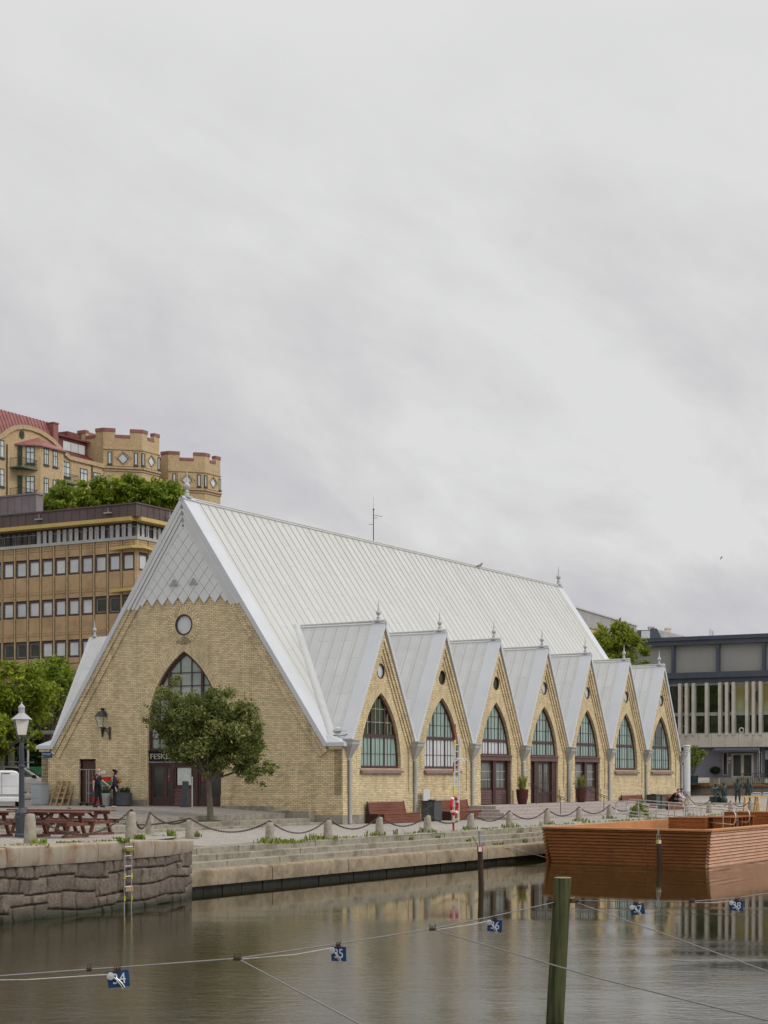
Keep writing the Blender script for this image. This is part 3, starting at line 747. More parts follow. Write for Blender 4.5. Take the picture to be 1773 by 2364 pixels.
for i in range(NB):
    y0, y1 = cy[i]-P/2, cy[i]+P/2
    # pilasters and plinth band
    for a, b_ in ((y0+.02 if i else -.03, y0+.46), (y1-.46, y1-.02 if i < NB-1 else LEN+.03)): MB().box(-.01, .06, a, b_, 1.40, 3.45).build('pilaster', M_brick, hall)
    if i in DOORBAYS:
        for a, b_ in ((y0+.0, cy[i]-1.98), (cy[i]+1.98, y1-.0)): MB().box(-.01, .075, a, b_, -.2, 1.40).build('plinth_band', M_brick, hall)
    else: MB().box(-.01, .075, y0 if i else -.05, y1 if i < NB-1 else LEN+.05, -.2, 1.40).build('plinth_band', M_brick, hall)
    m = MB()
    for s in (-1, 1):
        e = (cy[i]+s*(P/2-.06), VZ); t = (cy[i], AZ)
        for o0, o1, pr in ((-.02,.15,.17), (.17,.33,.11), (.35,.5,.055)):
            z1 = AZ-o0*2.05; ya = e[0]
            d_ = Vector((t[0]-e[0], t[1]-e[1])).normalized(); n_ = Vector((-d_.y, d_.x)) if s < 0 else Vector((d_.y, -d_.x))
            n_ = Vector((n_.x, n_.y)); 
            if n_.y > 0: n_ = -n_
            pa = [(e[0]+n_.x*o0, max(e[1]+n_.y*o0, 3.2)), (cy[i], AZ-o0/abs(d_.x)), (cy[i], AZ-o1/abs(d_.x)), (e[0]+n_.x*o1, e[1]+n_.y*o1)]
            m.prism(pa, -pr, .02, sd)
            m.box(-.01, pr*.6, *sorted((pa[3][0]-s*.0, pa[3][0]+s*.14)), 3.3, pa[3][1]+.02)
    m.build('rake_corbel', M_brick, hall)
    g = DA if i in DOORBAYS else GA
    o_, i_ = archring(cy[i], g['hw'], max(2.5, g['z0']), 2.8, 6.05, .36)
    ringmesh(o_, i_, -.010, sd, .36).build('arch_ring', M_ring, hall)
    roundwin(cy[i]-.02, 7.05, .36, sd, M_dgreen if i in (1, 2) else M_sky, .13, .04)
    # window
    base = 3.24 if i in DOORBAYS else 2.55
    tz = 4.03; D = .17
    def ah(z): return arch_half(1.875, 2.8, 6.04, z)
    def archpoly(zb, ins):
        h = ah(zb)-ins; pts = [(cy[i]-h, zb+ins), (cy[i]+h, zb+ins)]; a = arch(cy[i], 1.875, 0, 2.8, 6.04, 14, ins)
        up = [p for p in a[2:] if p[1] > zb+ins+.02]; return pts+up
    m = MB(); m.holed(archpoly(base, 0), [archpoly(base, .10)], D-.03, D+.07, sd)
    mx = .62
    for s in (-1, 1): framebars(m, [(cy[i]+s*mx-.042, cy[i]+s*mx+.042, base+.1, arch_top(1.8, 2.8, 5.93, mx+.05))], D-.01, D+.05, sd)
    h = ah(tz)-.05; framebars(m, [(cy[i]-h, cy[i]+h, tz-.075, tz+.075)], D-.03, D+.055, sd)
    win = m.build('gable_window', M_frame, hall)
    dark_up = i == 0; dark_mid = i == 6
    for zone in (0, 1):
        za_, zb_ = (base+.1, tz-.09) if zone == 0 else (tz+.09, 5.95)
        m = MB()
        for x in (-1.28, -.95, -.21, .21, .95, 1.28):
            if zone == 1 and abs(x) > ah(tz+.3): continue
            top = min(zb_, arch_top(1.78, 2.8, 5.9, x)); 
            if top > za_+.1: framebars(m, [(cy[i]+x-.012, cy[i]+x+.012, za_, top)], D+.008, D+.032, sd)
        zz = za_+.55
        while zz < zb_-.25:
            h = ah(zz)-.08
            if h > .1: framebars(m, [(cy[i]-h, cy[i]+h, zz-.012, zz+.012)], D+.010, D+.031, sd)
            zz += .62
        m.build('glazing_bars', M_bar_white if (zone == 1 and dark_up) else M_frame, win)
        m = MB()
        if zone == 0: pl = [(cy[i]-ah(za_)+.05, za_-.02), (cy[i]+ah(za_)-.05, za_-.02), (cy[i]+ah(zb_)-.05, zb_+.02), (cy[i]-ah(zb_)+.05, zb_+.02)]
        else: pl = archpoly(tz, .06)
        m.prism(pl, D+.03, D+.05, sd)
        gm = M_curtain
        if zone == 1 and dark_up: gm = M_dgreen
        if zone == 0 and i in (1, 2): gm = M_sky
        m.build('pane', gm, win)
    if dark_mid:
        m = MB(); m.prism([(cy[i]-.55, tz+.12), (cy[i]+.55, tz+.12), (cy[i]+.55, 5.2), (cy[i], 5.75), (cy[i]-.55, 5.2)], D+.01, D+.025, sd); m.build('pane', M_dark, win)
    if i not in DOORBAYS:
        m = MB(); m.add([(.16,cy[i]-1.95,2.40),(.16,cy[i]+1.95,2.40),(-.2,cy[i]+1.95,2.56),(-.2,cy[i]-1.95,2.56),(.16,cy[i]-1.95,2.30),(.16,cy[i]+1.95,2.30),(-.2,cy[i]+1.95,2.30),(-.2,cy[i]-1.95,2.30)],
              [(0,1,2,3),(4,7,6,5),(0,4,5,1),(1,5,6,2),(2,6,7,3),(3,7,4,0)]); m.build('window_sill', M_sill, hall)
    else:
        m = MB(); m.box(-.25, .02, cy[i]-1.87, cy[i]+1.87, 2.98, 3.26); m.box(-.25, .07, cy[i]-1.9, cy[i]+1.9, 3.20, 3.27); m.build('door_lintel', M_slat, hall)
        sdb = lambda a0, a1, b0, b1, d0, d1, mb: mb.prism([(a0,b0),(a1,b0),(a1,b1),(a0,b1)], d0, d1, sd)
        c = cy[i]; leaves = [(c-1.84, c-.12), (c+.12, c+1.62)] if i != 3 else [(c-1.84, c-1.1), (c-.62, c+.32), (c+.32, c+1.26)]
        for a0, a1 in (((c-1.86,c-1.78),(c-.17,c+.17),(c+1.60,c+1.86)) if i != 3 else ((c-1.86,c-1.8),(c-1.1,c-.62),(c+1.26,c+1.86))):
            m = MB(); sdb(a0, a1, .66, 2.98, .10, .30, m); m.build('door_post', M_frame, hall)
        for a0, a1 in leaves:
            m = MB(); lk = 1.55 if i != 3 else 1.25
            for b in ((a0,a0+.1,.68,2.96),(a1-.1,a1,.68,2.96),(a0+.1,a1-.1,2.84,2.96),(a0+.1,a1-.1,lk-.12,lk)): sdb(*b, .20, .27, m)
            if i == 3: sdb(a0+.1, a1-.1, .68, lk-.12, .215, .26, m)
            d = m.build('door', M_frame, hall)
            m = MB(); sdb(a0+.09, a1-.09, lk-.01, 2.86, .235, .25, m); m.build('pane', glassmat('door_glass', (.13,.145,.125), (.035,.04,.03), .9, .06, (5,5,.3)), d)
            m = MB()
            for k in (1, 2): framebars(m, [(a0+.1, a1-.1, lk+(2.84-lk)*k/3-.014, lk+(2.84-lk)*k/3+.014)], .225, .245, sd)
            for k in (1, 2): framebars(m, [(a0+.1+(a1-a0-.2)*k/3-.01, a0+.1+(a1-a0-.2)*k/3+.01, lk, 2.84)], .226, .244, sd)
            m.build('glazing_bars', M_bar_white if i != 3 else M_frame, d)
            if i != 3:
                m = MB()
                for k in range(6): sdb(a0+.02, a1-.02, .70+.122*k, .70+.122*k+.112, .17+.015*(k % 2), .24, m)
                m.build('slatted_panel', M_slat, d)
# --- roof
TH = .16
def slope(mb, x0, z0, x1, z1, y0, y1, t=TH):
    d = Vector((x1-x0, z1-z0)).normalized(); n_ = Vector((-d.y, d.x));  n_ = n_ if n_.y < 0 else -n_
    mb.add([(x0,y0,z0),(x0,y1,z0),(x1,y1,z1),(x1,y0,z1),(x0+n_.x*t,y0,z0+n_.y*t),(x0+n_.x*t,y1,z0+n_.y*t),(x1+n_.x*t,y1,z1+n_.y*t),(x1+n_.x*t,y0,z1+n_.y*t)],
           [(0,1,2,3),(4,7,6,5),(0,4,5,1),(1,5,6,2),(2,6,7,3),(3,7,4,0)])
YF, YB = -.20, LEN+.1
m = MB(); slope(m, XM, RZ, -.70, EZ, YF+.02, YB)
slope(m, XM, RZ, W+.70, EZ, YF+.02, YB); roof = m.build('roof', M_roof, hall)
m = MB(); y = YF+1.35; nx_ = SL/math.hypot(1, SL); nz2 = 1/math.hypot(1, SL)
while y < YB-.9:
    m.bar((XM+.05+nx_*.02, y, RZ-.05*SL+nz2*.012), (-.74+nx_*.012, y, EZ+.03+nz2*.012), .018, .024, (0,1,0)); y += .65
m.build('standing_seams', M_seam, roof)
m = MB(); m.tube([(XM, YF, RZ+.02), (XM, YB, RZ+.02)], .055, 8); m.build('ridge_cap', M_roofplain, roof)
for s in (1, -1):
    for ya, yb in ((YF, YF+1.0), (YB-.95, YB+.02)):
        m = MB(); f = lambda x: XM+s*(x-XM)
        slope(m, f(XM), RZ+.055, f(-.66), EZ-.02, ya, yb, .22) if s > 0 else slope(m, XM, RZ+.055, f(-.66), EZ-.02, ya, yb, .22)
        m.build('barge_band', M_band, roof)
# eave caps at the corners
for s in (1, -1):
    for y0, y1 in ((YF+.02, .62), (LEN-.55, LEN+.12)):
        f = lambda x: XM+s*(x-XM)
        xa, xb = sorted((f(-.80), f(.20))); m = MB(); m.box(xa, xb, y0, y1, 3.5, 3.68)
        q = [(f(-.85), y0+.02, 3.68), (f(.18), y0+.02, 3.68), (f(.18), y1, 3.68), (f(-.85), y1, 3.68), (f(-.85), y0+.35, 4.05), (f(-.85), y1, 4.05)]
        m.add(q, [(0,1,2,3),(0,4,1),(1,4,5,2),(2,5,3),(0,3,5,4)]); m.build('eave_cap', M_band, roof)
# white diamond tiles of the gable top
zb0 = 10.25
apex = (XM, fz(XM)-.02); hwz = lambda z: (apex[1]-z)/SL
def clip(poly, a, b):
    out = []
    for i in range(len(poly)):
        p, q = poly[i], poly[(i+1) % len(poly)]
        sp_ = (b[0]-a[0])*(p[1]-a[1])-(b[1]-a[1])*(p[0]-a[0]); sq_ = (b[0]-a[0])*(q[1]-a[1])-(b[1]-a[1])*(q[0]-a[0])
        if sp_ >= 0: out.append(p)
        if (sp_ >= 0) != (sq_ >= 0):
            t = sp_/(sp_-sq_); out.append((p[0]+(q[0]-p[0])*t, p[1]+(q[1]-p[1])*t))
    return out
DW, DH = .607, .73
iap = (XM, apex[1]-.88); tiles = MB(); back = MB()
row = 0; z = zb0+DH/2
L1 = (XM-hwz(10.0)+.60, 10.0); R1_ = (XM+hwz(10.0)-.60, 10.0)
while z < iap[1]:
    for k in range(-9, 10):
        cx_ = XM+(k+(.5 if row % 2 else 0))*DW
        poly = [(cx_, z-DH/2), (cx_+DW/2, z), (cx_, z+DH/2), (cx_-DW/2, z)]
        for a, b_ in (((R1_[0], 10.0), iap), (iap, (L1[0], 10.0))):
            if len(poly) > 2: poly = clip(poly, a, b_)
        if len(poly) > 2:
            cxm = sum(p[0] for p in poly)/len(poly); czm = sum(p[1] for p in poly)/len(poly); n = len(poly)
            sp2 = [(cxm+(p[0]-cxm)*.972, czm+(p[1]-czm)*.972) for p in poly]
            tilt = lambda p: -.055-(z+DH/2-p[1])*.035
            vs = [(p[0], tilt(p), p[1]) for p in sp2]+[(p[0], -.01, p[1]) for p in sp2]
            tiles.add(vs, [tuple(range(n))]+[(i, n+i, n+(i+1) % n, (i+1) % n) for i in range(n)])
    row += 1; z += DH/2
gt = tiles.build('gable_tiles', M_tile, hall)
back.prism([(XM-hwz(10.62)+.3, 10.62), (XM+hwz(10.62)-.3, 10.62), apex], -.022, .0, fr); back.build('tile_backing', M_tileback, gt)
m = MB()
for s in (1, -1):
    for o0, o1, pr in ((.0, .17, .17), (.19, .34, .12), (.36, .52, .075)):
        zl = 10.2+o0*.55
        x0 = XM+s*hwz(zl); rake(m, x0, zl, XM, apex[1], o0, o1, pr, fr, -s)
m.build('cornice_bands', M_tile, hall)
for cx_ in (XM-1.0*DW*.85, XM+1.0*DW*1.0):
    m = MB()
    for k in range(7):
        h = .25*(1-k/7.5); m.box(cx_-h, cx_+h, -.13, -.08, 11.18+.045*k, 11.18+.045*k+.03)
    m.build('vent_louvre', M_seam, hall)
# --- dormer roofs
ZR, ZV = 9.36, 3.84; XF = .24
xr = -.72-(ZR-EZ)/SL; xv = -.72-(ZV-EZ)/SL
for i in range(NB):
    m = MB(); c = cy[i]; t = .13
    for s in (-1, 1):
        yv = c+s*(P/2-.02)
        q = [(XF,c,ZR),(xr-.05,c,ZR),(xv-.05,yv,ZV),(XF,yv,ZV)]
        n_ = Vector((0, (ZR-ZV)*s, P/2)).normalized()
        lo = [(x, y-n_.y*t*.9, z-n_.z*t*1.6) for x, y, z in q]
        m.add(q+lo, [(0,1,2,3),(7,6,5,4),(0,4,5,1),(1,5,6,2),(2,6,7,3),(3,7,4,0)])
    dr = m.build('dormer_roof', M_droof, hall)
    m = MB()
    for s in (-1, 1):
        yv = c+s*(P/2-.02); n_ = Vector((0, (ZR-ZV)*s, P/2)).normalized()*.028
        q = [(XF+.01,c,ZR),(XF-.68,c,ZR),(XF-.68,yv,ZV),(XF+.01,yv,ZV)]
        m.add([(x, y+n_.y, z+n_.z) for x, y, z in q]+[(x, y-n_.y*5, z-n_.z*5) for x, y, z in q], [(0,1,2,3),(7,6,5,4),(0,4,5,1),(1,5,6,2),(2,6,7,3),(3,7,4,0)])
    m.build('barge_band', M_band, dr)
    m = MB(); lenr = XF-.68-xr
    for s in (-1, 1):
        yv = c+s*(P/2-.02)
        for k in range(1, 8):
            x = XF-.68-.62*k
            if x < xr+.1: break
            f = max(0.0, min(1.0, (xv-x)/(xv-xr))) if x < xv else 0.0     # foot of the seam on the valley
            m.bar((x, c+s*.02, ZR-.02), (x, yv+(c-yv)*f, ZV+(ZR-ZV)*f), .018, .03, (1,0,0))
    m.build('standing_seams', M_seam, dr)
    m = MB(); m.tube([(XF, c, ZR+.02), (XF-.55, c, ZR+.03), (xr, c, ZR+.0)], [.08,.05,.04], 8); m.build('ridge_cap', M_roofplain, dr)
FIN = [(.19,0),(.19,.05),(.13,.07),(.10,.22),(.13,.25),(.08,.30),(.05,.36),(.10,.40),(.155,.48),(.165,.55),(.14,.63),(.07,.69),(.055,.72),(.035,1.0),(.008,1.36)]
def finial(x, y, z, s):
    m = MB(); m.lathe([(r*s, h*s) for r, h in FIN], 12, (x, y, z)); m.box(x-.2*s, x+.2*s, y-.2*s, y+.2*s, z-.05*s, z+.03*s); m.build('finial', M_finial, hall, smooth=True)
for i in range(NB): finial(XF-.38, cy[i], ZR+.02, .72)
finial(XM, YF+.45, RZ+.06, .96); finial(XM, YB-.4, RZ+.06, .96)
# one dormer peeping out on the far side of the roof
m = MB(); c = cy[0]+.5; f = lambda x: 2*XM-x
for s in (-1, 1):
    yv = c+s*(P/2-.02); q = [(f(XF),c,ZR),(f(xr),c,ZR),(f(xv),yv,ZV),(f(XF),yv,ZV)]; m.add(q+[(x, y, z-.15) for x, y, z in q], [(0,1,2,3),(7,6,5,4),(0,4,5,1),(1,5,6,2),(2,6,7,3),(3,7,4,0)])
m.build('dormer_roof', M_droof, hall)
m = MB(); m.lathe([(r*.66, h*.66) for r, h in FIN], 12, (f(XF-.35), c, ZR)); m.build('finial', M_finial, hall, smooth=True)
m = MB(); m.prism([(c-P/2, 0), (c+P/2, 0), (c+P/2, VZ), (c, AZ), (c-P/2, VZ)], 17.35, 17.5, sd); m.build('side_wall', M_brick, hall)
# ribbed valley gutter beside the first dormer
a = Vector((xr-.05, cy[0]-.05, ZR-.12)); b_ = Vector((xv, cy[0]-P/2+.08, ZV-.02)); m = MB(); n = 44; pts = []; rr = []
for k in range(n+1):
    pts.append(a+(b_-a)*k/n); rr.append(.30 if k % 4 else .315)
m.tube(pts, rr, 10); m.build('valley_gutter', M_roofplain, roof, smooth=True)
# rain hoppers and downpipes
for j in range(NB+1):
    y = C0-P/2+P*j; m = MB()
    if j == NB: y = LEN-.12
    zt = 3.80; q = []
    for hw, z in ((.33, zt), (.33, zt-.20), (.10, zt-.82), (.085, zt-.95)): q += [(.02, y-hw, z), (.02+hw*1.35, y-hw, z), (.02+hw*1.35, y+hw, z), (.02, y+hw, z)]
    fs = [(0,1,2,3), (12,15,14,13)]
    for l in range(3):
        for k in range(4): fs.append((l*4+k, l*4+(k+1) % 4, l*4+4+(k+1) % 4, l*4+4+k))
    m.add(q, fs); m.box(-.02, .52, y-.36, y+.36, zt-.04, zt+.02)
    hp = m.build('rain_hopper', M_zinc, hall)
    zb = .66 if 2 <= j <= 5 else -.0
    m = MB(); m.tube([(.16, y, zt-.9), (.16, y, zb+.03)], .085, 10)
    for zz in (2.4, 1.1): m.tube([(.16, y, zz), (.16, y, zz+.05)], .1, 10)
    m.build('downpipe', M_zinc, hp, smooth=True)
# wall lanterns
def wall_lantern(x, label):
    t = gthing('wall_lantern', label, 'lantern', x, 0, 4.05); OFF[t.name] = (0,0,0)
    m = MB(); m.tube([(.42,-.05,-.1),(.42,-.05,.5)], .05, 8); m.tube([(.42,-.08,.42),(0,-.08,.42)], .025, 6)
    m.tube([(.42,-.08,0),(.36,-.08,.2),(.2,-.08,.34),(.05,-.08,.40)], .025, 6); m.build('bracket', M_iron, t)
    m = MB(); m.lathe([(.02,-.02),(.05,.15),(.09,.36),(.06,.42),(.13,.46),(.15,.5)], 8, (0,-.08,0)); m.build('base', M_iron, t)
    m = MB()
    for sx in (-1, 1):
        for sy in (-1, 1): m.bar((sx*.13, -.08+sy*.13, .46), (sx*.25, -.08+sy*.25, 1.02), .022)
    m.build('lantern_frame', M_iron, t)
    m = MB(); q = [(-.125,-.205,.47),(.125,-.205,.47),(.125,.045,.47),(-.125,.045,.47),(-.24,-.32,1.01),(.24,-.32,1.01),(.24,.16,1.01),(-.24,.16,1.01)]
    m.add(q, [(0,1,5,4),(1,2,6,5),(2,3,7,6),(3,0,4,7)]); gl = bpy.data.materials.get('lantern_glass')
    if not gl:
        gl, g_nt, g_b = newmat('lantern_glass'); g_b.inputs['Base Color'].default_value = (.8,.78,.66,1); g_b.inputs['Alpha'].default_value = .25; g_b.inputs['Roughness'].default_value = .1
    m.build('glass', gl, t)
    m = MB(); q = [(-.28,-.36,1.01),(.28,-.36,1.01),(.28,.20,1.01),(-.28,.20,1.01),(-.14,-.22,1.26),(.14,-.22,1.26),(.14,.06,1.26),(-.14,.06,1.26)]
    m.add(q, [(0,3,2,1),(4,5,6,7),(0,1,5,4),(1,2,6,5),(2,3,7,6),(3,0,4,7)]); m.lathe([(.1,1.26),(.06,1.32),(.10,1.36),(.10,1.40),(.02,1.42)], 8, (0,-.08,0)); m.build('cap', M_iron, t)
wall_lantern(-13.5, 'black wall lantern on the gable to the left of the entrance arch')
wall_lantern(-4.78, 'black wall lantern half hidden behind the tree crown')
# street name plate
t = gthing('street_sign', 'small blue street name plate with white letters on the hall corner', 'sign', -17.02, -.01, 3.21)
m = MB(); m.box(-.31, .31, -.025, 0, -.14, .14); m.build('plate', M_signblue, t)
text_mb('Fisktorget', .135, .003, M_white, t, 'lettering', (-.29, -.03, .06), (R(90),0,0), 'LEFT'); text_mb('4', .10, .003, M_white, t, 'house_number', (-.29, -.03, -.08), (R(90),0,0), 'LEFT')
# mast and gull on the ridge
t = gthing('antenna_mast', 'thin antenna mast with short aerial arms on the roof ridge', 'antenna', XM, 18.0, RZ+.05)
m = MB(); m.tube([(0,0,0),(0,0,1.8)], .025, 6); m.tube([(0,0,1.8),(0,0,2.5)], .006, 5); m.lathe([(.0,0),(.05,.02),(.05,.08),(.0,.1)], 8, (0,0,1.74)); m.build('mast', M_iron, t)
m = MB(); m.bar((0,0,1.47),(.45,.2,1.38),.02); m.bar((0,0,1.3),(.2,.1,1.31),.02); m.bar((0,0,.93),(-.25,-.1,.96),.02)
for k in range(5): m.bar((.1+.08*k,.04+.035*k+.06,1.45-.018*k),(.1+.08*k,.04+.035*k-.06,1.45-.018*k),.012)
m.build('aerial', M_iron, t)
# damaged floodlight lying in the valley
t = gthing('floodlight', 'grey floodlight with bent wire guard lying in the roof valley', 'floodlight', -.35, .75, 4.05)
m = MB(); m.box(-.22,.22,-.12,.12,0,.16); m.build('housing', M_iron, t); m = MB(); m.lathe([(.02,.12),(.14,.15),(.16,.28),(.1,.32)], 10, (-.25,-.1,0)); m.build('lamp', M_alu, t)
m = MB(); m.tube([(-.42,-.25,.05),(-.3,-.35,-.05),(0,-.38,-.08),(.3,-.2,0),(.42,.1,.15),(.45,.2,.4)], .018, 6); m.build('guard', M_iron, t)
# granite stair in front of the middle doors
m = gmb(); rs = random.Random(9)
for k in range(4):
    zt = .66-.165*k; xo = 1.77+.40*k; ya, yb = 12.1-.35*k, 32.3+.35*k; y = ya
    while y < yb-.01:
        L_ = min(rs.uniform(2.2, 3.4), yb-y); L_ = yb-y if yb-y-L_ < .8 else L_
        m.box(.09, xo, y+.004, y+L_-.004, zt-.165-.02*(k < 3), zt); y += L_
struct('granite_stair', m, M_pink, 'pinkish rock-faced granite stair in front of the middle doors', bevel=.02)
# ---------------------------------------------------------------- bollards and chains
def gz(x, y):                                       # ground level on the quay side
    if y < -19 and x > xmax(y): return 0.0 if y > -26 else .5
    return ramp_z(y)+.004 if y < 0 else 0.0
BOL = []
def make_bollard():
    t = thing('stone_bollard', 'b', 'bollard', (0,0,0)); m = MB()
    m.lathe([(.165,-.05),(.165,.0),(.155,.2),(.135,.55),(.125,.66),(.105,.70),(.04,.715)], 16); m.build('shaft', M_bollard, t, smooth=True)
    m = MB(); m.tube([(-.05,0,.70),(-.05,0,.75),(0,0,.78),(.05,0,.75),(.05,0,.70)], .014, 6); m.build('iron_eye', M_chain, t); return t
b0 = make_bollard()
def bollard(u, v, z, label, h=1.0):
    for _ in range(25):
        p = gat(u, v, z); q = loc(p.x, p.y); z = .5*z+.5*(gz(*q) if q[1] < 44 else .014*(q[1]-44))
    p = gat(u, v, z); i = len(BOL)
    o = b0 if i == 0 else dup(b0, p)
    o.location = p; o.rotation_euler = (0, 0, random.uniform(0, 3)); o.scale = (1, 1, h)
    o['label'] = label; o['group'] = 'granite bollards linked by chains along the quay'; BOL.append(o); return o
spec = [(69.5,1947,.5,'large stone bollard at the foot of the street lamp on the bastion',1.06),
 (302.5,1937,.49,'stone bollard at the bastion edge beside the tall weed clump',1.04),
 (346,1926,.36,'leaning-looking stone bollard just right of the bastion edge pair, chain hanging from its top',1.08),
 (438,1936,.06,'stone bollard left of the bent kerb, standing on a square foot slab',.93),
 (623,1945,.02,'stone bollard ringed by thick grass at the right end of the bent kerb',.93),
 (757,1938,.0,'stone bollard in front of the hall corner, left of the first downpipe',.95),
 (876,1929,.0,'stone bollard in front of the first wooden bench',.95),
 (987,1922,.0,'stone bollard in front of the charcoal litter bin',.93),
 (1087,1915,.0,'stone bollard between the rescue ladder and the granite stair',.93),
 (1176,1910,.0,'stone bollard before the left end of the granite stair',.92),
 (1263,1903,.0,'stone bollard in front of the double door, above the corner of the wooden pontoon',.92),
 (1337,1896,.0,'stone bollard in front of the fifth gable pot, first one behind the pontoon',.92),
 (1407,1890,.0,'stone bollard at the end of the gangway handrail loop',.92),
 (1471,1886,.0,'stone bollard half hidden behind a leafy weed by the pontoon parapet',.92),
 (1583,1874,.0,'stone bollard behind the small hoop rails',.95),
 (1637,1877,.0,'stone bollard under the gangway rails below the seated statue',.95),
 (1687,1878,.0,'pale stone bollard left of the pine trestles',.95),
 (1732,1876,.0,'stone bollard in front of the pine trestles',.95),
 (1586,1858,.0,'stone bollard nearest the white column at the end of the hall',1.0)]
for s in spec: bollard(*s)
# base slab under the fourth bollard
m = MB(); p = BOL[3].location; m.box(p.x-.3, p.x+.3, p.y-.3, p.y+.3, -.1, p.z+.04); struct('bollard_slab', m, M_granite2, 'square stone slab under a bollard')
for u, lb in ((159, 'stone bollard showing only its chained top behind the picnic tables'), (60, 'stone bollard behind the picnic tables beside the lamp post')):
    bollard(u, 1905, .25, lb, 1.0)
def link_mb(n=7, k=4):
    pts = []
    for i in range(n): t = 2*math.pi*i/n; pts.append((math.cos(t)*.042, math.sin(t)*.026, 0))
    return pts
def chain(a, b, sag, label, big=1.0):
    a, b = Vector(a), Vector(b); L_ = (b-a).length+sag*.8; n = max(8, int(L_/(.062*big))); m = MB()
    prev = None
    for i in range(n+1):
        t = i/n; p = a+(b-a)*t; p.z -= sag*(1-(2*t-1)**2)
        if prev is not None:
            d = (p-prev).normalized(); up = Vector((0,0,1)); sd_ = d.cross(up).normalized(); u2 = sd_.cross(d)
            q = sd_ if i % 2 else u2; c_ = (p+prev)/2
            m.tube([c_+d*x*big+q*y*big for x, y, _ in link_mb()], .0095*big, 4, closed=True)
        prev = p
    o = m.build('chain', M_chain); tag(o, label, 'chain', 'iron chains hanging between the bollards'); return o
def btop(i): p = BOL[i].location; return (p.x, p.y, p.z+.76*BOL[i].scale[2])
chl = ['iron chain sagging in front of the picnic tables on the bastion', 'short iron chain joining the bastion edge pair of bollards', 'iron chain from the bastion pair down to the bollard on its slab',
 'iron chain sagging above the bent kerb', 'iron chain left of the hall corner, from the grassy bollard', 'iron chain hanging below the corner downpipe and first bench', 'iron chain hanging across the front of the first bench',
 'iron chain running behind the foot of the rescue ladder', 'iron chain before the left end of the granite stair', 'iron chain across the stair in front of the curtained door', 'iron chain across the stair before the double door',
 'iron chain across the stair by the right handrail', 'iron chain behind the looped end of the gangway rail', None, None, 'iron chain behind the gangway rails at its lower end', 'iron chain in front of the pine trestles']
sags = [.62,.55,.3,.42,.45,.42,.42,.4,.4,.4,.38,.38,.35,0,0,.35,.35]
for i, (lb, sg) in enumerate(zip(chl, sags)):
    if lb: chain(btop(i), btop(i+1), sg, lb, 1.15 if i < 4 else 1.0)
p = Vector(btop(0)); chain(p, p+Vector((-2.4, -.9, .0)), .35, 'iron chain leaving the picture at the left below the lamp post', 1.15)
chain(btop(19), btop(3), .45, 'iron chain behind the right end of the picnic tables'); chain(btop(19), btop(20), .3, 'iron chain between the two bollards behind the tables')
chain(btop(13), btop(18), .5, 'iron chain behind the leafy weed toward the white column'); chain(btop(18), btop(15), .5, 'iron chain crossing the paving left of the seated statue')

# ---------------------------------------------------------------- street lamp on the bastion
t = thing('street_lamp', 'blue-black cast iron street lamp with a white lantern on the bastion', 'street lamp', gat(50, 1932, .5), .3)
m = MB(); m.lathe([(.20,0),(.20,.06),(.165,.1),(.16,.62),(.17,.66),(.12,.74),(.085,.80),(.08,.95),(.075,1.9),(.10,1.92),(.10,1.97),(.07,2.0),(.075,2.12),(.065,2.5),(.05,2.62),(.075,2.66),(.06,2.72)], 10)
m.build('post', M_lamppost, t)
m = MB(); m.tube([(-.30,0,2.06),(.30,0,2.06)], .016, 8); m.lathe([(.0,0),(.028,.01),(.028,.05),(0,.06)], 8, (-.31,0,2.03)); m.lathe([(.0,0),(.028,.01),(.028,.05),(0,.06)], 8, (.31,0,2.03)); m.build('ladder_bar', M_lamppost, t)
m = MB()
for s in (-1, 1): m.tube([(0,s*.04,2.66),(0,s*.13,2.70),(0,s*.15,2.80)], .014, 6); m.tube([(s*.04,0,2.66),(s*.13,0,2.70),(s*.15,0,2.80)], .014, 6)
for sx in (-1, 1):
    for sy in (-1, 1): m.bar((sx*.125, sy*.125, 2.80), (sx*.20, sy*.20, 3.24), .016)
m.box(-.14,.14,-.14,.14,2.77,2.81); m.build('lantern_frame', M_lamppost, t)
m = MB(); q = [(-.12,-.12,2.815),(.12,-.12,2.815),(.12,.12,2.815),(-.12,.12,2.815),(-.19,-.19,3.24),(.19,-.19,3.24),(.19,.19,3.24),(-.19,.19,3.24)]
m.add(q, [(0,1,5,4),(1,2,6,5),(2,3,7,6),(3,0,4,7),(0,3,2,1)]); m.build('milk_glass', pm('milk_glass', (.72,.70,.62), (.60,.59,.53), 4, .35, coat=.5), t)
m = MB(); m.lathe([(.28,3.235),(.29,3.25),(.11,3.40),(.09,3.42)], 8); m.lathe([(.085,3.42),(.085,3.55),(.10,3.56),(.09,3.60),(.02,3.68),(.015,3.74)], 10); m.build('lantern_roof', pm('lamp_roof', (.42,.40,.42), (.33,.32,.34), 6, .45), t)
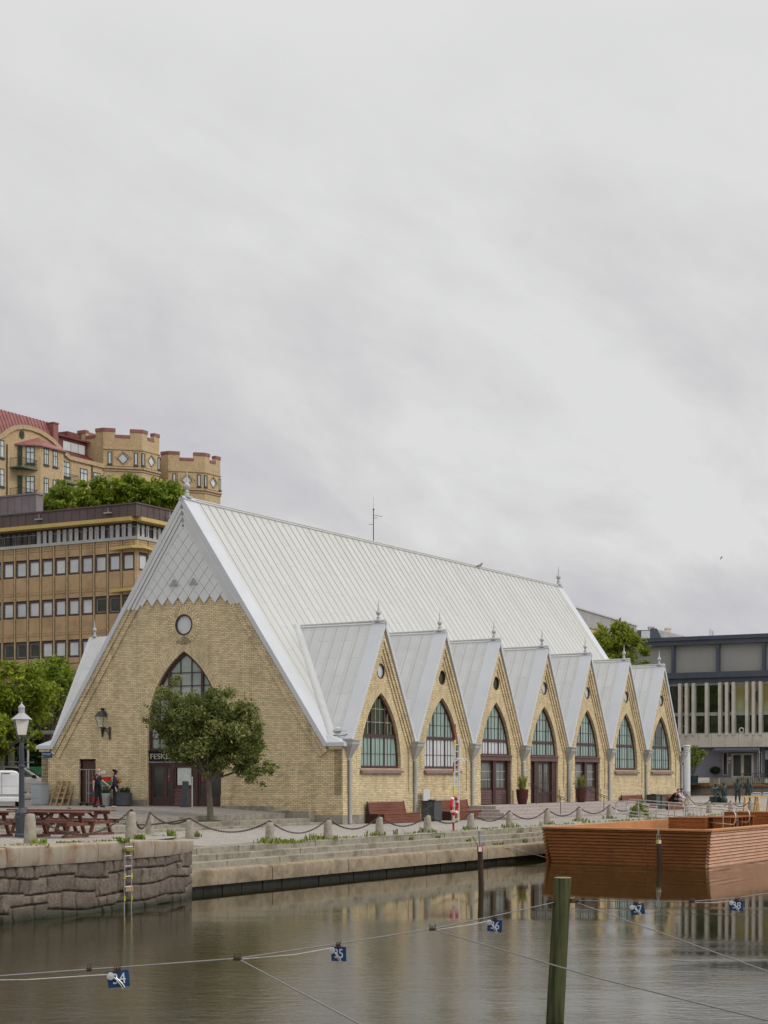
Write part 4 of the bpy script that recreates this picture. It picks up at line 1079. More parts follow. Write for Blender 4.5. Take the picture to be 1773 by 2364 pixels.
# ---------------------------------------------------------------- picnic tables
def make_table():
    t = thing('picnic_table', 't', 'picnic table', (0,0,0)); L2 = .98
    m = MB()
    for k in range(5): m.box(-L2, L2, -.34+.138*k, -.34+.138*k+.128, .69, .73)
    m.build('tabletop', M_picnic, t, bevel=.006)
    for s in (-1, 1):
        m = MB()
        for k in range(2): y = s*(.56+.14*k); m.box(-L2, L2, y-.064, y+.064, .42, .46)
        m.build('seat', M_picnic, t, bevel=.006)
    for s in (-1, 1):
        x = s*.66; m = MB()
        for q in (-1, 1): m.bar((x, q*.46, .02), (x, q*.16, .69), .05, .11, (1,0,0))
        m.box(x+.03, x+.07, -.74, .74, .33, .42); m.box(x+.03, x+.07, -.34, .34, .60, .69); m.box(x-.05, x+.05, -.56, .56, 0, .075)
        m.bar((x, 0, .36), (x-s*.5, 0, .67), .04, .08, (0,1,0)); m.build('end_frame', M_picnic, t)
    return t
t0 = make_table(); tl = [(172,1932,'brown picnic table at the front, right of the lamp post'), (233,1925,'brown picnic table behind, its end nearest the tall bollards'), (-4,1930,'brown picnic table at the left edge behind the chain'), (90,1921,'brown picnic table half hidden behind the lamp post')]
for i, (u, v, lb) in enumerate(tl):
    x, y = gloc(u, v, .5); o = t0 if i == 0 else dup(t0, (0,0,0))
    off = .66 if i < 3 else 0
    o.location = wor(x-off*math.cos(R(4)), y, ramp_z(y)); o.rotation_euler = (0, 0, -ANG+R([3,-2,2,0][i])); o['label'] = lb; o['group'] = 'picnic tables on the bastion'
# ---------------------------------------------------------------- weeds on the paving (ground cover)
def tuft(mb, x, y, z, n, h, spread, rnd, wd=.018):
    for _ in range(n):
        a = rnd.uniform(0, 6.283); r = spread*math.sqrt(rnd.random()); bx, by = x+math.cos(a)*r, y+math.sin(a)*r; hh = h*rnd.uniform(.4, 1.1)
        b = rnd.uniform(0, 6.283); lean = hh*rnd.uniform(.1, .6); w_ = wd*rnd.uniform(.7, 1.5)
        cx_, cy_ = math.cos(b), math.sin(b); va = rnd.random()
        mb.add([(bx-cy_*w_, by+cx_*w_, z), (bx+cy_*w_, by-cx_*w_, z), (bx+cx_*lean*.45+cy_*w_*1.2, by+cy_*lean*.45-cx_*w_*1.2, z+hh*.65), (bx+cx_*lean*.45-cy_*w_*1.2, by+cy_*lean*.45+cx_*w_*1.2, z+hh*.65), (bx+cx_*lean, by+cy_*lean, z+hh)],
               [(0,1,2,3),(3,2,4)], a=va)
m = MB(); rs = random.Random(33)
for i in (4,5,6,7,8,9,10,11,12,13):
    p = BOL[i].location; tuft(m, p.x, p.y, p.z, 70 if i in (4,) else 35, .2 if i == 4 else .17, .36, rs)
for u, v, n, h, s in ((283,1945,40,.14,.16),(322,1938,60,.17,.16),(352,1936,60,.12,.35),(398,1935,30,.3,.12),(90,1946,30,.16,.25),(150,1948,50,.09,.25),(172,1947,40,.10,.2),(200,1946,40,.08,.3),(240,1945,30,.1,.2),(70,1955,40,.1,.5),(20,1955,30,.1,.4),(275,1943,40,.15,.2),(455,1932,25,.25,.15),(648,1946,60,.16,.5),(670,1945,60,.14,.5),(470,1900,30,.12,.5),(560,1898,40,.2,.5),(525,1885,20,.2,.2)):
    z = .5 if u < 330 else (.4 if u < 420 else .05)
    p = gat(u, v, z); tuft(m, p.x, p.y, (z if u < 460 or v > 1930 else .3)-.01, n, h, s, rs)
y = -20
while y < 32:
    if rs.random() < .6: q = wor(8.75+rs.uniform(-.5,.3), y); tuft(m, q.x, q.y, 0, rs.randint(3, 16), rs.choice([.05,.06,.09,.10,.26]), .3, rs)
    y += .35
for k in range(14):
    y = rs.uniform(-12, 10); xo, z = rs.choice([(9.22,-.18),(9.64,-.36),(10.06,-.54)]); q = wor(xo+.02, y); tuft(m, q.x, q.y, z, 14, .13, .12, rs)
o = m.build('weeds', M_weed); tag(o, 'weeds and grass growing in the paving joints along the quay edge', 'weeds', None, 'stuff')
# larger leafy weed by the pontoon
m = MB(); p = gat(1474, 1888, 0); V_ = []; F_ = []; A_l = []
for c_, r_ in (((0,0,.25),.24),((.2,0,.5),.2),((-.22,.05,.42),.2),((.05,0,.75),.16),((-.35,0,.2),.15),((.38,0,.25),.16)):
    for _ in range(150):
        q = p+Vector(c_)+Vector((rs.gauss(0,1), rs.gauss(0,1), rs.gauss(0,1)))*r_*.55; s_ = .055*rs.uniform(.5,1.4); a_ = Vector((rs.gauss(0,1), rs.gauss(0,1), rs.gauss(0,1))).normalized(); b_ = a_.cross(Vector((rs.gauss(0,1), rs.gauss(0,1), .5))).normalized(); o_ = len(V_); V_ += [q-a_*s_, q+b_*s_*.45, q+a_*s_, q-b_*s_*.45]; F_.append((o_,o_+1,o_+2,o_+3)); A_l += [rs.random()]*4
m.v = [tuple(x) for x in V_]; m.f = F_; m.at = A_l; o = m.build('leafy_weed', M_leaf_mid); tag(o, 'tall leafy weed growing beside the pontoon parapet', 'plant')

# ---------------------------------------------------------------- benches along the hall
def make_bench(): 
    t = thing('wooden_bench', 'b', 'bench', (0,0,0)); L_ = 3.45
    m = MB()
    for k in range(4): m.add([(.05+.035*(3-k),0,.44+.135*k),(.05+.035*(3-k),L_,.44+.135*k),(.035+.035*(3-k),L_,.565+.135*k),(.035+.035*(3-k),0,.565+.135*k),(.0,0,.44+.135*k),(.0,L_,.44+.135*k),(.0,L_,.565+.135*k),(.0,0,.565+.135*k)],
        [(0,1,2,3),(7,6,5,4),(0,4,5,1),(1,5,6,2),(2,6,7,3),(3,7,4,0)])
    m.build('backrest', M_bench, t, bevel=.006)
    m = MB()
    for k in range(6): m.box(.15+.135*k, .15+.135*k+.128, -.02, L_+.02, .41, .45)
    m.build('seat', M_bench, t, bevel=.006)
    m = MB()
    for k in range(3): m.box(.88, .93, 0, L_, .02+.13*k, .02+.13*k+.122)
    m.build('front_boards', M_bench, t, bevel=.006)
    mat_ = pm('shaded_bench_end', (.05,.02,.015), None, 5, .5)  # bench wood darkened for the ends: their shade is put into the colour
    for y in (0, L_-.05):
        m = MB(); m.prism([(0,0),(.9,0),(.9,.41),(.16,.45),(.04,1.0),(0,1.0)], y-.03*(y < 1), y+.05, lambda a, b, d: (a, d, b)); m.build('end_panel', mat_, t)
    return t
bn = make_bench()
for i, (y, lb) in enumerate(((1.85,'long slatted red-brown wooden bench under the first gable window'), (8.5,'red-brown wooden bench behind the rescue ladder'), (32.9,'red-brown wooden bench left of the pair of grey bins'), (38.75,'red-brown wooden bench where the couple sits'))):
    o = bn if i == 0 else dup(bn, (0,0,0)); o.location = wor(.2, y, 0); o.rotation_euler = (0,0,-ANG); o['label'] = lb; o['group'] = 'wooden benches against the hall wall'
# litter bins
def bin_(x, y, label, wx, wy, h, scribble=False):
    t = gthing('litter_bin', label, 'litter bin', x, y, 0)
    m = MB(); m.box(-wx, wx, -wy, wy, .05, h); m.box(-wx+.03, wx-.03, -wy+.03, wy-.03, 0, .05); m.build('cabinet', M_bin, t, bevel=.015)
    m = MB(); m.box(-wx-.02, wx+.02, -wy-.02, wy+.02, h, h+.035); m.box(-.12, .12, -.14, .14, h+.035, h+.09); m.build('lid', M_iron, t)
    if scribble:
        m = MB(); r_ = random.Random(4)
        for k in range(9): a = -wx+.1+.3*r_.random(); z = .25+.07*k; m.bar((a, -wy-.004, z), (a+.28, -wy-.004, z+.14), .012, .004)
        m.build('scribble', M_alu, t)
bin_(.85, 6.95, 'charcoal litter bin with scribbled chalk marks beside the first bench', .36, .40, .95, True)
bin_(.8, 36.9, 'charcoal litter bin between the two far benches, the left of the pair', .33, .36, .95); bin_(.8, 37.9, 'charcoal litter bin between the two far benches, the right of the pair', .33, .36, .90)
t = gthing('sign_stand', 'pale folding sign stand behind the scribbled litter bin', 'sign stand', .35, 7.35, 0); m = MB(); m.bar((.0,-.3,.0),(.0,-.3,1.5),.03); m.bar((0,.3,0),(0,.3,1.5),.03); m.build('legs', M_iron, t)
m = MB(); m.box(-.02,.02,-.34,.34,.85,1.52); m.build('board', M_alu, t)
# stair handrails, pots with grass
for y, lb in ((17.6,'thin black stair handrail beside the double door'), (23.6,'thin black stair handrail at the right part of the stair')):
    t = gthing('stair_handrail', lb, 'handrail', 1.6, y, .66); t['group'] = 'handrails on the granite stair'; m = MB()
    m.tube([(-.1,0,0),(-.1,0,.92)], .018, 6); m.tube([(1.3,0,-.66),(1.3,0,.42)], .018, 6); m.build('posts', M_iron, t)
    m = MB()
    for dz in (0, -.1): m.tube([(-.5,0,1.12+dz),(-.1,0,.96+dz),(1.35,0,.40+dz),(1.5,0,.36+dz)], .017, 6)
    m.tube([(1.5,0,.36),(1.56,0,.31),(1.5,0,.26)], .017, 6); m.tube([(-.5,0,1.12),(-.55,0,1.07),(-.5,0,1.02)], .017, 6); m.build('rails', M_iron, t)
for y, lb in ((17.25,'oxblood pot of tall grass left of the double door'), (25.2,'oxblood pot of tall grass in front of the fifth gable door')):
    t = gthing('plant_pot', lb, 'pot', .85, y, .66); t['group'] = 'grass pots at the doors'
    m = MB(); m.lathe([(.20,0),(.235,.05),(.30,.35),(.335,.74),(.345,.80),(.30,.80),(.28,.70)], 18); m.build('pot', M_terra, t, smooth=True)
    m = MB(); rs = random.Random(int(y)); tuft(m, 0, 0, .72, 150, .85, .16, rs, .016); m.build('grass', leafmat('pot_grass', [(0,(.12,.14,.03)),(.5,(.24,.25,.06)),(1,(.40,.37,.12))]) if not bpy.data.materials.get('pot_grass') else bpy.data.materials['pot_grass'], t)
# rescue ladder with lifebuoy
lx, ly = gloc(1047, 1918, 0)
t = gthing('rescue_ladder', 'tall aluminium rescue ladder with red and yellow bands standing on the quay', 'ladder', lx, ly, 0); OFF[t.name] = (0,0,0)
top = 4.05; m = MB(); TW = .42; ld = lambda z: -.0+z*.012
M_rw = M_red
for s in (0, TW): m.bar((ld(0)+.0, s, .28), (.06, s, top-(.45 if s == 0 else .35)), .05, .07, (0,1,0))
m.build('rails', M_alu, t)
m = MB(); z = .45
while z < top-.6: m.tube([(.02, 0, z), (.02, TW, z)], .020, 6); z += .27
m.build('rungs', M_alu, t)
m = MB(); m.bar((0,-.01,0),(0,-.01,.34),.06,.06,(0,1,0)); m.bar((.06,0,top-.48),(.08,0,top+.18),.035,.035,(0,1,0)); m.bar((.025,-.03,2.35),(.03,-.03,2.72),.03,.08,(0,1,0)); m.bar((.01,-.03,.62),(.014,-.03,.95),.03,.08,(0,1,0)); m.build('red_bands', M_red, t)
m = MB(); m.bar((.05,-.01,top-.75),(.06,-.01,top-.5),.055,.075,(0,1,0)); m.bar((.02,-.02,1.45),(.025,-.02,1.75),.055,.078,(0,1,0)); m.tube([(.03,0,.45),(.03,TW,.45)],.03,6); m.tube([(.03,0,1.53),(.03,TW,1.53)],.024,6); m.build('yellow_bands', M_yellow, t)
m = MB()
for y in (.1,.4): m.tube([(.02,y,2.75),(.1,y+.1,2.86),(.25,y+.2,2.84),(.33,y+.24,2.72)], .018, 6)
m.build('hooks', M_white, t)
t = gthing('lifebuoy', 'red and white lifebuoy hanging on the rescue ladder', 'lifebuoy', lx+.06, ly-.05, 1.0); OFF[t.name] = (0,0,0)
m = MB(); n = 24; m.tube([(0, .27*math.cos(2*math.pi*k/n), .33*math.sin(2*math.pi*k/n)) for k in range(n)], .062, 8, closed=True); m.build('ring', M_red, t, smooth=True)
m = MB()
for q in (.6, 2.2, 3.8, 5.3): m.tube([(0, .27*math.cos(q+d), .33*math.sin(q+d)) for d in (-.16,-.05,.05,.16)], .067, 8)
m.build('white_bands', M_white, t)
# cabinet, pallets, trolley, planters by the gable
t = gthing('utility_cabinet', 'grey street utility cabinet at the left corner of the hall', 'cabinet', -16.82, -.65, .73)
m = MB(); m.box(-.42,.20,-.3,.3,.03,1.06); m.box(-.4,.18,-.28,.28,0,.03); m.build('body', M_grey, t, bevel=.012)
m = MB(); m.box(-.45,.23,-.33,.33,1.06,1.10); m.build('lid', M_grey, t); m = MB(); m.box(-.38,.16,-.315,-.3,.35,1.0); m.box(-.38,.16,-.312,-.3,.08,.32); m.build('door', M_grey, t, bevel=.004)
t = gthing('wooden_pallet', 'rough wooden pallet standing upright against the gable wall', 'pallet', -15.98, -.15, .73)
f2 = lambda x, y, z: (x+z*.13, -.06-.38*(1.22-z)/1.22+y, z)
m = MB(f2)
for x in (-.40, -.04, .32): m.box(x-.05, x+.05, 0, .02, 0, 1.22); 
m.build('stringers', M_pallet, t); m = MB(f2)
for z in (.02,.30,.56,.83,1.10): m.box(-.45,.37,.09,.11,z,z+.1)
for x in (-.40,-.04,.32):
    for z in (.02,.56,1.1): m.box(x-.05,x+.05,.02,.09,z,z+.1)
m.build('boards', M_pallet, t)
t2 = gthing('wooden_pallet', 'second wooden pallet leaning behind the first against the gable wall', 'pallet', -15.80, .12, .73)
for c in list(t.children): d = c.copy(); col.objects.link(d); d.parent = t2
t = gthing('roll_cage', 'wire roll cage trolley standing before the brown door', 'trolley', -13.25, -.75, .73)
m = MB()
for x in (-.95,-.32): 
    for y in (-.3,.3): m.tube([(x,y,.12),(x,y,1.72)], .012, 6)
for y in (-.3,.3): m.tube([(-.95,y,1.65),(-.9,y,1.75),(.5,y,1.75)], .012, 6)
for y in (-.3,.3): m.tube([(.5,y,1.75),(.52,y,.15)], .012, 6)
for k in range(9): m.tube([(-.9+.165*k,.3,.15),(-.9+.165*k,.3,1.72)], .005, 5)
for z in (.15,.6,1.1): m.tube([(-.95,.3,z),(.52,.3,z)], .009, 5)
m.build('frame', M_zinc, t); m = MB(); m.box(-.95,.52,-.32,.32,.12,.16); m.build('base', M_bin, t)
for x in (-.85,.42):
    for y in (-.25,.25): m = MB(); m.tube([(x,y-.02,.06),(x,y+.02,.06)], .06, 10); m.build('wheel', M_black, t)
m = MB(); m.box(-.1,.22,.305,.315,1.55,1.70); m.build('paper_sign', M_white, t)
for k, (mt, z, lb) in enumerate(((M_red,.16,'red crate at the bottom of the roll cage'), (M_bin,.42,'black crate second in the roll cage stack'), (M_bin,.70,'black crate in the middle of the roll cage stack'), (M_green,.98,'green crate in the roll cage below the red top crate'), (M_red,1.2,'red crate on top of the roll cage stack'))):
    h = .24 if k not in (3, 4) else .2
    t = gthing('crate', lb, 'crate', -13.0, -.75, .73+z); m = MB(); m.box(-.38,.36,-.26,.26,0,.02)
    for a in ((-.38,.36,-.26,-.24),(-.38,.36,.24,.26),(-.38,-.36,-.24,.24),(.34,.36,-.24,.24)): m.box(*a, .02, h)
    m.build('shell', mt, t); m = MB(); m.box(-.4,.38,-.28,-.262,h-.05,h); m.box(-.4,.38,.262,.28,h-.05,h); m.build('rim', mt, t)
def planter(x, y, label, r, h, mt, gh, z=.73):
    t = gthing('planter', label, 'planter', x, y, z); m = MB(); m.lathe([(r*.78,0),(r*.9,.05),(r,h),(r*.9,h),(r*.85,h-.08)], 14); m.build('tub', mt, t, smooth=True)
    m = MB(); tuft(m, 0, 0, h-.06, 120, gh, r*.8, random.Random(int(x*10)), .02); m.build('plants', M_leaf_dark, t)
planter(-11.75, -.75, 'large dark planter of low plants beside the entrance', .48, .66, M_bin, .32); planter(-12.55, -1.0, 'pale square-looking concrete planter between the two people', .26, .62, pm('pale_concrete', (.34,.34,.32), None, 4, .85), .25)
planter(-12.1, -.55, 'small oxblood planter behind the woman', .3, .5, M_terra, .2)
t = gthing('menu_board', 'narrow dark upright board in front of the right entrance door', 'board', -7.45, -1.6, .73); m = MB(); m.box(-.15,.15,-.05,.05,.05,1.2); m.build('panel', M_bin, t); m = MB(); m.box(-.2,.2,-.15,.15,0,.05); m.build('foot', M_bin, t)
t = gthing('post', 'thin pale post beside the tree trunk', 'post', -7.0, -1.7, .73); m = MB(); m.tube([(0,0,0),(0,0,1.35)],.02,8); m.build('pole', M_alu, t); m = MB(); m.lathe([(.03,0),(.03,.05),(0,.07)],8,(0,0,1.34)); m.build('cap', M_alu, t)
# ---------------------------------------------------------------- people and statues
def skin(name, J, E, mat, parent, root, sub=1, label=None):
    names = list(J); idx = {n: i for i, n in enumerate(names)}
    me = bpy.data.meshes.new(name); me.from_pydata([J[n][0] for n in names], [(idx[a], idx[b]) for a, b in E], [])
    o = bpy.data.objects.new(name, me); col.objects.link(o); o.parent = parent
    o.modifiers.new('Skin', 'SKIN')
    d = me.skin_vertices[0].data
    for n in names:
        r = J[n][1]; d[idx[n]].radius = (r, r) if not isinstance(r, tuple) else r; d[idx[n]].use_root = (n == root)
    sb = o.modifiers.new('Subdivision', 'SUBSURF'); sb.levels = sub; sb.render_levels = sub
    me.materials.append(mat); o.modifiers['Skin'].use_smooth_shade = True
    if label: o['label'] = label
    return o
def V(*a): return Vector(a)
def hand(J, E, wr, tag_, d, side, curl=.25):
    w_ = J[wr][0]; d = Vector(d).normalized(); sdv = d.cross(Vector((0,0,1)));  sdv = sdv.normalized() if sdv.length > .1 else Vector((0,1,0))
    up = sdv.cross(d)
    J['palm'+tag_] = (w_+d*.055, .032); E.append((wr, 'palm'+tag_))
    for k, (o_, L_) in enumerate(((-.03,.07),(-.01,.08),(.01,.076),(.03,.06))):
        a, b = 'f%d%s' % (k, tag_), 'g%d%s' % (k, tag_)
        J[a] = (w_+d*(.10+.5*L_)+sdv*o_*1.1-up*curl*.02, .0095); J[b] = (w_+d*(.10+L_)+sdv*o_*1.2-up*curl*.06, .008)
        E += [('palm'+tag_, a), (a, b)]
    J['t'+tag_] = (w_+d*.06+sdv*side*.045, .011); J['u'+tag_] = (w_+d*.10+sdv*side*.06, .009); E += [('palm'+tag_, 't'+tag_), ('t'+tag_, 'u'+tag_)]
def figure(joints, fw, hands=True):
    """joints: named points; fw: facing direction for nose and feet."""
    J = {}; E = []
    R0 = dict(pel=.125, waist=.115, chest=.135, neck=.055, jaw=.07, head=.092, crown=.062, lsh=.07, rsh=.07, lel=.045, rel=.045, lwr=.03, rwr=.03, lhip=.095, rhip=.095, lkn=.062, rkn=.062, lan=.042, ran=.042, lto=.034, rto=.034)
    for k, p in joints.items(): J[k] = (Vector(p), R0[k])
    E += [('pel','waist'),('waist','chest'),('chest','neck'),('neck','jaw'),('jaw','head'),('head','crown'),('chest','lsh'),('chest','rsh'),('lsh','lel'),('rsh','rel'),('lel','lwr'),('rel','rwr'),
          ('pel','lhip'),('pel','rhip'),('lhip','lkn'),('rhip','rkn'),('lkn','lan'),('rkn','ran'),('lan','lto'),('ran','rto')]
    f = Vector(fw).normalized(); s_ = Vector((-f.y, f.x, 0)).normalized() if abs(f.z) < .9 else Vector((0,1,0)); h = J['head'][0]; j = J['jaw'][0]
    J['nose'] = (h*.55+j*.45+f*.105, .014); E.append(('head','nose'))
    J['chin'] = (j+f*.07-Vector((0,0,.02)), .03); E.append(('jaw','chin'))
    J['lear'] = (h*.6+j*.4+s_*.095, .014); J['rear'] = (h*.6+j*.4-s_*.095, .014); E += [('head','lear'),('head','rear')]
    if hands:
        for q, sg in (('l', 1), ('r', -1)): hand(J, E, q+'wr', q, J[q+'wr'][0]-J[q+'el'][0], sg)
    return J, E
def garment(name, J, pts, edges, grow, mat, parent, root, extra=None):
    K = {n: (J[n][0], J[n][1]+grow) for n in pts}
    for n, (p, r) in (extra or {}).items(): K[n] = (Vector(p), r)
    return skin(name, K, edges, mat, parent, root)
def lerp(a, b, t): return Vector(a)*(1-t)+Vector(b)*t
def eyes(J, f, parent):
    f = Vector(f).normalized(); s_ = Vector((-f.y, f.x, 0)); h = J['head'][0]*.65+J['jaw'][0]*.35
    for q in (-1, 1):
        m = MB(); c = h+f*.082+s_*.033*q; m.lathe([(.0,-.01),(.011,0),(0,.01)], 6, tuple(c)); m.build('eye', M_black, parent)
# man with shaved head, navy shirt, walking to the right
pm_ = gat(225, 1865, .735)
man = thing('person', 'bald man in navy rolled-sleeve shirt and black trousers striding and gesturing to the right', 'person', (pm_.x, pm_.y, .735)); man['group'] = None if False else 'people talking by the roll cage'
jm = dict(pel=(0,0,.98), waist=(.0,0,1.13), chest=(.02,0,1.36), neck=(.035,0,1.53), jaw=(.055,0,1.61), head=(.055,0,1.70), crown=(.045,0,1.775), lsh=(.03,.19,1.46), rsh=(.0,-.19,1.46),
  lel=(.17,.24,1.22), lwr=(.38,.20,1.07), rel=(-.13,-.24,1.18), rwr=(-.14,-.22,.92), lhip=(.01,.10,.95), rhip=(-.01,-.10,.95), lkn=(.11,.10,.53), lan=(.17,.10,.09), lto=(.34,.11,.045), rkn=(-.02,-.10,.52), ran=(-.13,-.10,.10), rto=(.05,-.10,.045))
J, E = figure(jm, (1,0,0)); skin('body', J, E, M_skin, man, 'pel'); eyes(J, (1,0,0), man)
ex = {'le2': (lerp(jm['lsh'], jm['lel'], .92), .065), 're2': (lerp(jm['rsh'], jm['rel'], .92), .065), 'hem': (V(0,0,.93), .148)}
garment('shirt', J, ['waist','chest','lsh','rsh'], [('hem','waist'),('waist','chest'),('chest','lsh'),('chest','rsh'),('lsh','le2'),('rsh','re2')], .022, M_navy, man, 'waist', ex)
garment('trousers', J, ['pel','lhip','rhip','lkn','rkn','lan','ran'], [('pel','lhip'),('pel','rhip'),('lhip','lkn'),('rhip','rkn'),('lkn','lan'),('rkn','ran')], .02, M_black, man, 'pel')
for q in 'lr': garment('shoe', J, [q+'an', q+'to'], [(q+'an', q+'to'), (q+'an', 'heel')], .012, M_black, man, q+'an', {'heel': (J[q+'an'][0]+V(-.06,0,-.05), .04)})
# woman facing him
pw = gat(265, 1866, .735)
wom = thing('person', 'woman in navy jacket and patterned tunic with dark bun and tan backpack, facing left', 'person', (pw.x, pw.y, .735)); wom['group'] = 'people talking by the roll cage'
jw = dict(pel=(0,0,.92), waist=(.0,0,1.07), chest=(0,0,1.27), neck=(-.02,0,1.43), jaw=(-.045,0,1.50), head=(-.04,0,1.59), crown=(-.025,0,1.66), lsh=(0,-.17,1.37), rsh=(0,.17,1.37),
  lel=(.03,-.22,1.12), lwr=(.07,-.21,.90), rel=(-.04,.22,1.12), rwr=(-.2,.18,.97), lhip=(0,-.09,.89), rhip=(0,.09,.89), lkn=(0,-.09,.49), rkn=(-.02,.09,.49), lan=(.03,-.09,.08), ran=(0,.09,.08), lto=(-.14,-.1,.04), rto=(-.17,.1,.04))
J, E = figure(jw, (-1,0,0)); skin('body', J, E, M_skin, wom, 'pel'); eyes(J, (-1,0,0), wom)
garment('jacket', J, ['waist','chest','lsh','rsh','lel','rel'], [('hem','waist'),('waist','chest'),('chest','lsh'),('chest','rsh'),('lsh','lel'),('rsh','rel'),('lel','lc'),('rel','rc'),('chest','col')], .022, M_navy, wom, 'waist',
   {'hem': (V(.01,0,.95), .15), 'lc': (lerp(jw['lel'], jw['lwr'], .85), .045), 'rc': (lerp(jw['rel'], jw['rwr'], .85), .045), 'col': (V(-.005,0,1.40), .07)})
garment('tunic', J, ['pel'], [('pel','h2'),('h2','h3')], .035, M_print, wom, 'pel', {'h2': (V(-.01,0,.80), .17), 'h3': (V(-.01,0,.70), .165)})
garment('trousers', J, ['pel','lhip','rhip','lkn','rkn','lan','ran'], [('pel','lhip'),('pel','rhip'),('lhip','lkn'),('rhip','rkn'),('lkn','lan'),('rkn','ran')], .016, M_black, wom, 'pel')
garment('hair', J, ['head','crown'], [('head','crown'),('crown','bun'),('head','nape')], .018, M_hair, wom, 'head', {'bun': (V(.055,0,1.655), .055), 'nape': (V(.04,0,1.53), .06)}).location = (.014,0,.01)
for q in 'lr': garment('shoe', J, [q+'an', q+'to'], [(q+'an', q+'to'), (q+'an', 'heel')], .008, pm('pale_shoe', (.5,.42,.36), None, 4, .7) if q == 'l' else bpy.data.materials['pale_shoe'], wom, q+'an', {'heel': (J[q+'an'][0]+V(.05,0,-.04), .035)})
bp = thing('backpack', 'tan backpack carried on the back of the woman in navy', 'backpack', (pw.x+.2, pw.y, .735+1.0))
skin('sack', {'a': (V(0,0,.08), (.09,.13)), 'b': (V(0,0,.32), (.085,.12)), 'c': (V(-.01,0,.40), (.06,.09))}, [('a','b'),('b','c')], M_tan, bp, 'a')
m = MB()
for q in (-.1, .1): m.tube([(-.08,q,.06),(-.2,q,.1),(-.28,q*.95,.30),(-.2,q*.8,.40),(-.05,q*.6,.38)], .014, 6)
m.build('straps', M_tan, bp)
# couple on the far bench
pc = wor(.62, 41.2, .45)
def seated(name, label, x, y, lean, head_off, mats, fwd):
    o = gthing('person', label, 'person', x, y, 0); o['group'] = 'couple on the far bench'
    L = lean
    jj = dict(pel=(0,0,.56), waist=(.10*L,0,.72), chest=(.30*L,0,.92), neck=(.44*L,0,1.06), jaw=(.50*L+head_off,0,1.12), head=(.52*L+head_off,0,1.21), crown=(.50*L+head_off,0,1.28), lsh=(.33*L,.18,1.0), rsh=(.33*L,-.18,1.0),
      lel=(.42,.24,.78), rel=(.42,-.24,.78), lwr=(.60,.12,.70), rwr=(.60,-.12,.70), lhip=(.05,.10,.55), rhip=(.05,-.10,.55), lkn=(.50,.12,.56), rkn=(.50,-.12,.56), lan=(.52,.12,.09), ran=(.52,-.12,.09), lto=(.68,.12,.045), rto=(.68,-.12,.045))
    J, E = figure(jj, (1,0,0)); skin('body', J, E, M_skin, o, 'pel')
    garment('top', J, ['waist','chest','lsh','rsh','lel','rel','lwr','rwr','pel'], [('pel','waist'),('waist','chest'),('chest','lsh'),('chest','rsh'),('lsh','lel'),('rsh','rel'),('lel','lwr'),('rel','rwr')], .025, mats[0], o, 'waist')
    garment('trousers', J, ['pel','lhip','rhip','lkn','rkn','lan','ran'], [('pel','lhip'),('pel','rhip'),('lhip','lkn'),('rhip','rkn'),('lkn','lan'),('rkn','ran')], .018, mats[1], o, 'pel')
    garment('hair', J, ['head','crown'], [('head','crown'),('head','b')], .012, mats[2], o, 'head', {'b': (J['head'][0]+V(-.05,0,-.05), .06)}).location = (-.012,0,.015)
    for q in 'lr': garment('shoe', J, [q+'an', q+'to'], [(q+'an', q+'to')], .01, M_black, o, q+'an')
    return o
seated('person', 'seated man in a black jacket bending forward on the far bench', .45, 41.0, 1.0, .05, (M_black, M_black, pm('grey_hair', (.28,.22,.19), None, 9, .7)), 1)
seated('person', 'seated woman in a pale top beside the bent man on the far bench', .55, 41.75, .75, .02, (M_shirtw, M_pinkleg, M_hair), 1)
# bronze statues beyond the hall
def gs(u, v):
    z = 0.0
    for _ in range(30):
        p = gat(u, v, z); z = .5*z+.5*.014*max(0, min(loc(p.x, p.y)[1], 90)-44)
    return gat(u, v, z)
def statue(label, p, rz, jj, hat=None, extra=None):
    o = thing('statue', label, 'statue', p, rz); o['group'] = 'bronze figures on the square beyond the hall'
    J, E = figure(jj, (1,0,0))
    for n in ('pel','waist','chest','lsh','rsh','lhip','rhip','lkn','rkn','lel','rel'): J[n] = (J[n][0], J[n][1]+.028)
    skin('body', J, E, M_bronze, o, 'pel')
    m = MB(); h = J['head'][0]
    if hat: m.lathe([(.01,.02),(.17,.02),(.175,.04),(.10,.06),(.095,.14),(.05,.165),(0,.17)], 12, tuple(h)); m.build('hat', M_bronze, o, smooth=True)
    else: m.lathe([(.1,.0),(.115,.04),(.08,.09),(0,.11)], 12, tuple(h)); m.build('cap', M_bronze, o, smooth=True)
    return o
base = dict(pel=(0,0,.96), waist=(0,0,1.12), chest=(.01,0,1.36), neck=(.02,0,1.52), jaw=(.04,0,1.59), head=(.04,0,1.68), crown=(.03,0,1.75), lsh=(0,.20,1.45), rsh=(0,-.20,1.45), lel=(.02,.30,1.17), rel=(.05,-.30,1.17), lwr=(.2,.24,1.02), rwr=(.22,-.12,1.06),
  lhip=(0,.11,.93), rhip=(0,-.11,.93), lkn=(.03,.13,.5), rkn=(-.01,-.13,.5), lan=(0,.14,.09), ran=(-.02,-.14,.09), lto=(.17,.16,.05), rto=(.15,-.16,.05))
s1 = gs(1703, 1855); statue('bronze man in a brimmed hat standing on the left of the standing pair', s1, R(-100), base, hat=True)
b2 = dict(base); b2['rkn'] = (.14,-.13,.55); b2['ran'] = (-.03,-.12,.16); b2['rto'] = (.12,-.12,.06); b2['lwr'] = (.05,.32,.92)
statue('bronze man in a brimmed hat with a bent leg, right of the standing pair', gs(1727, 1855), R(-125), b2, hat=True)
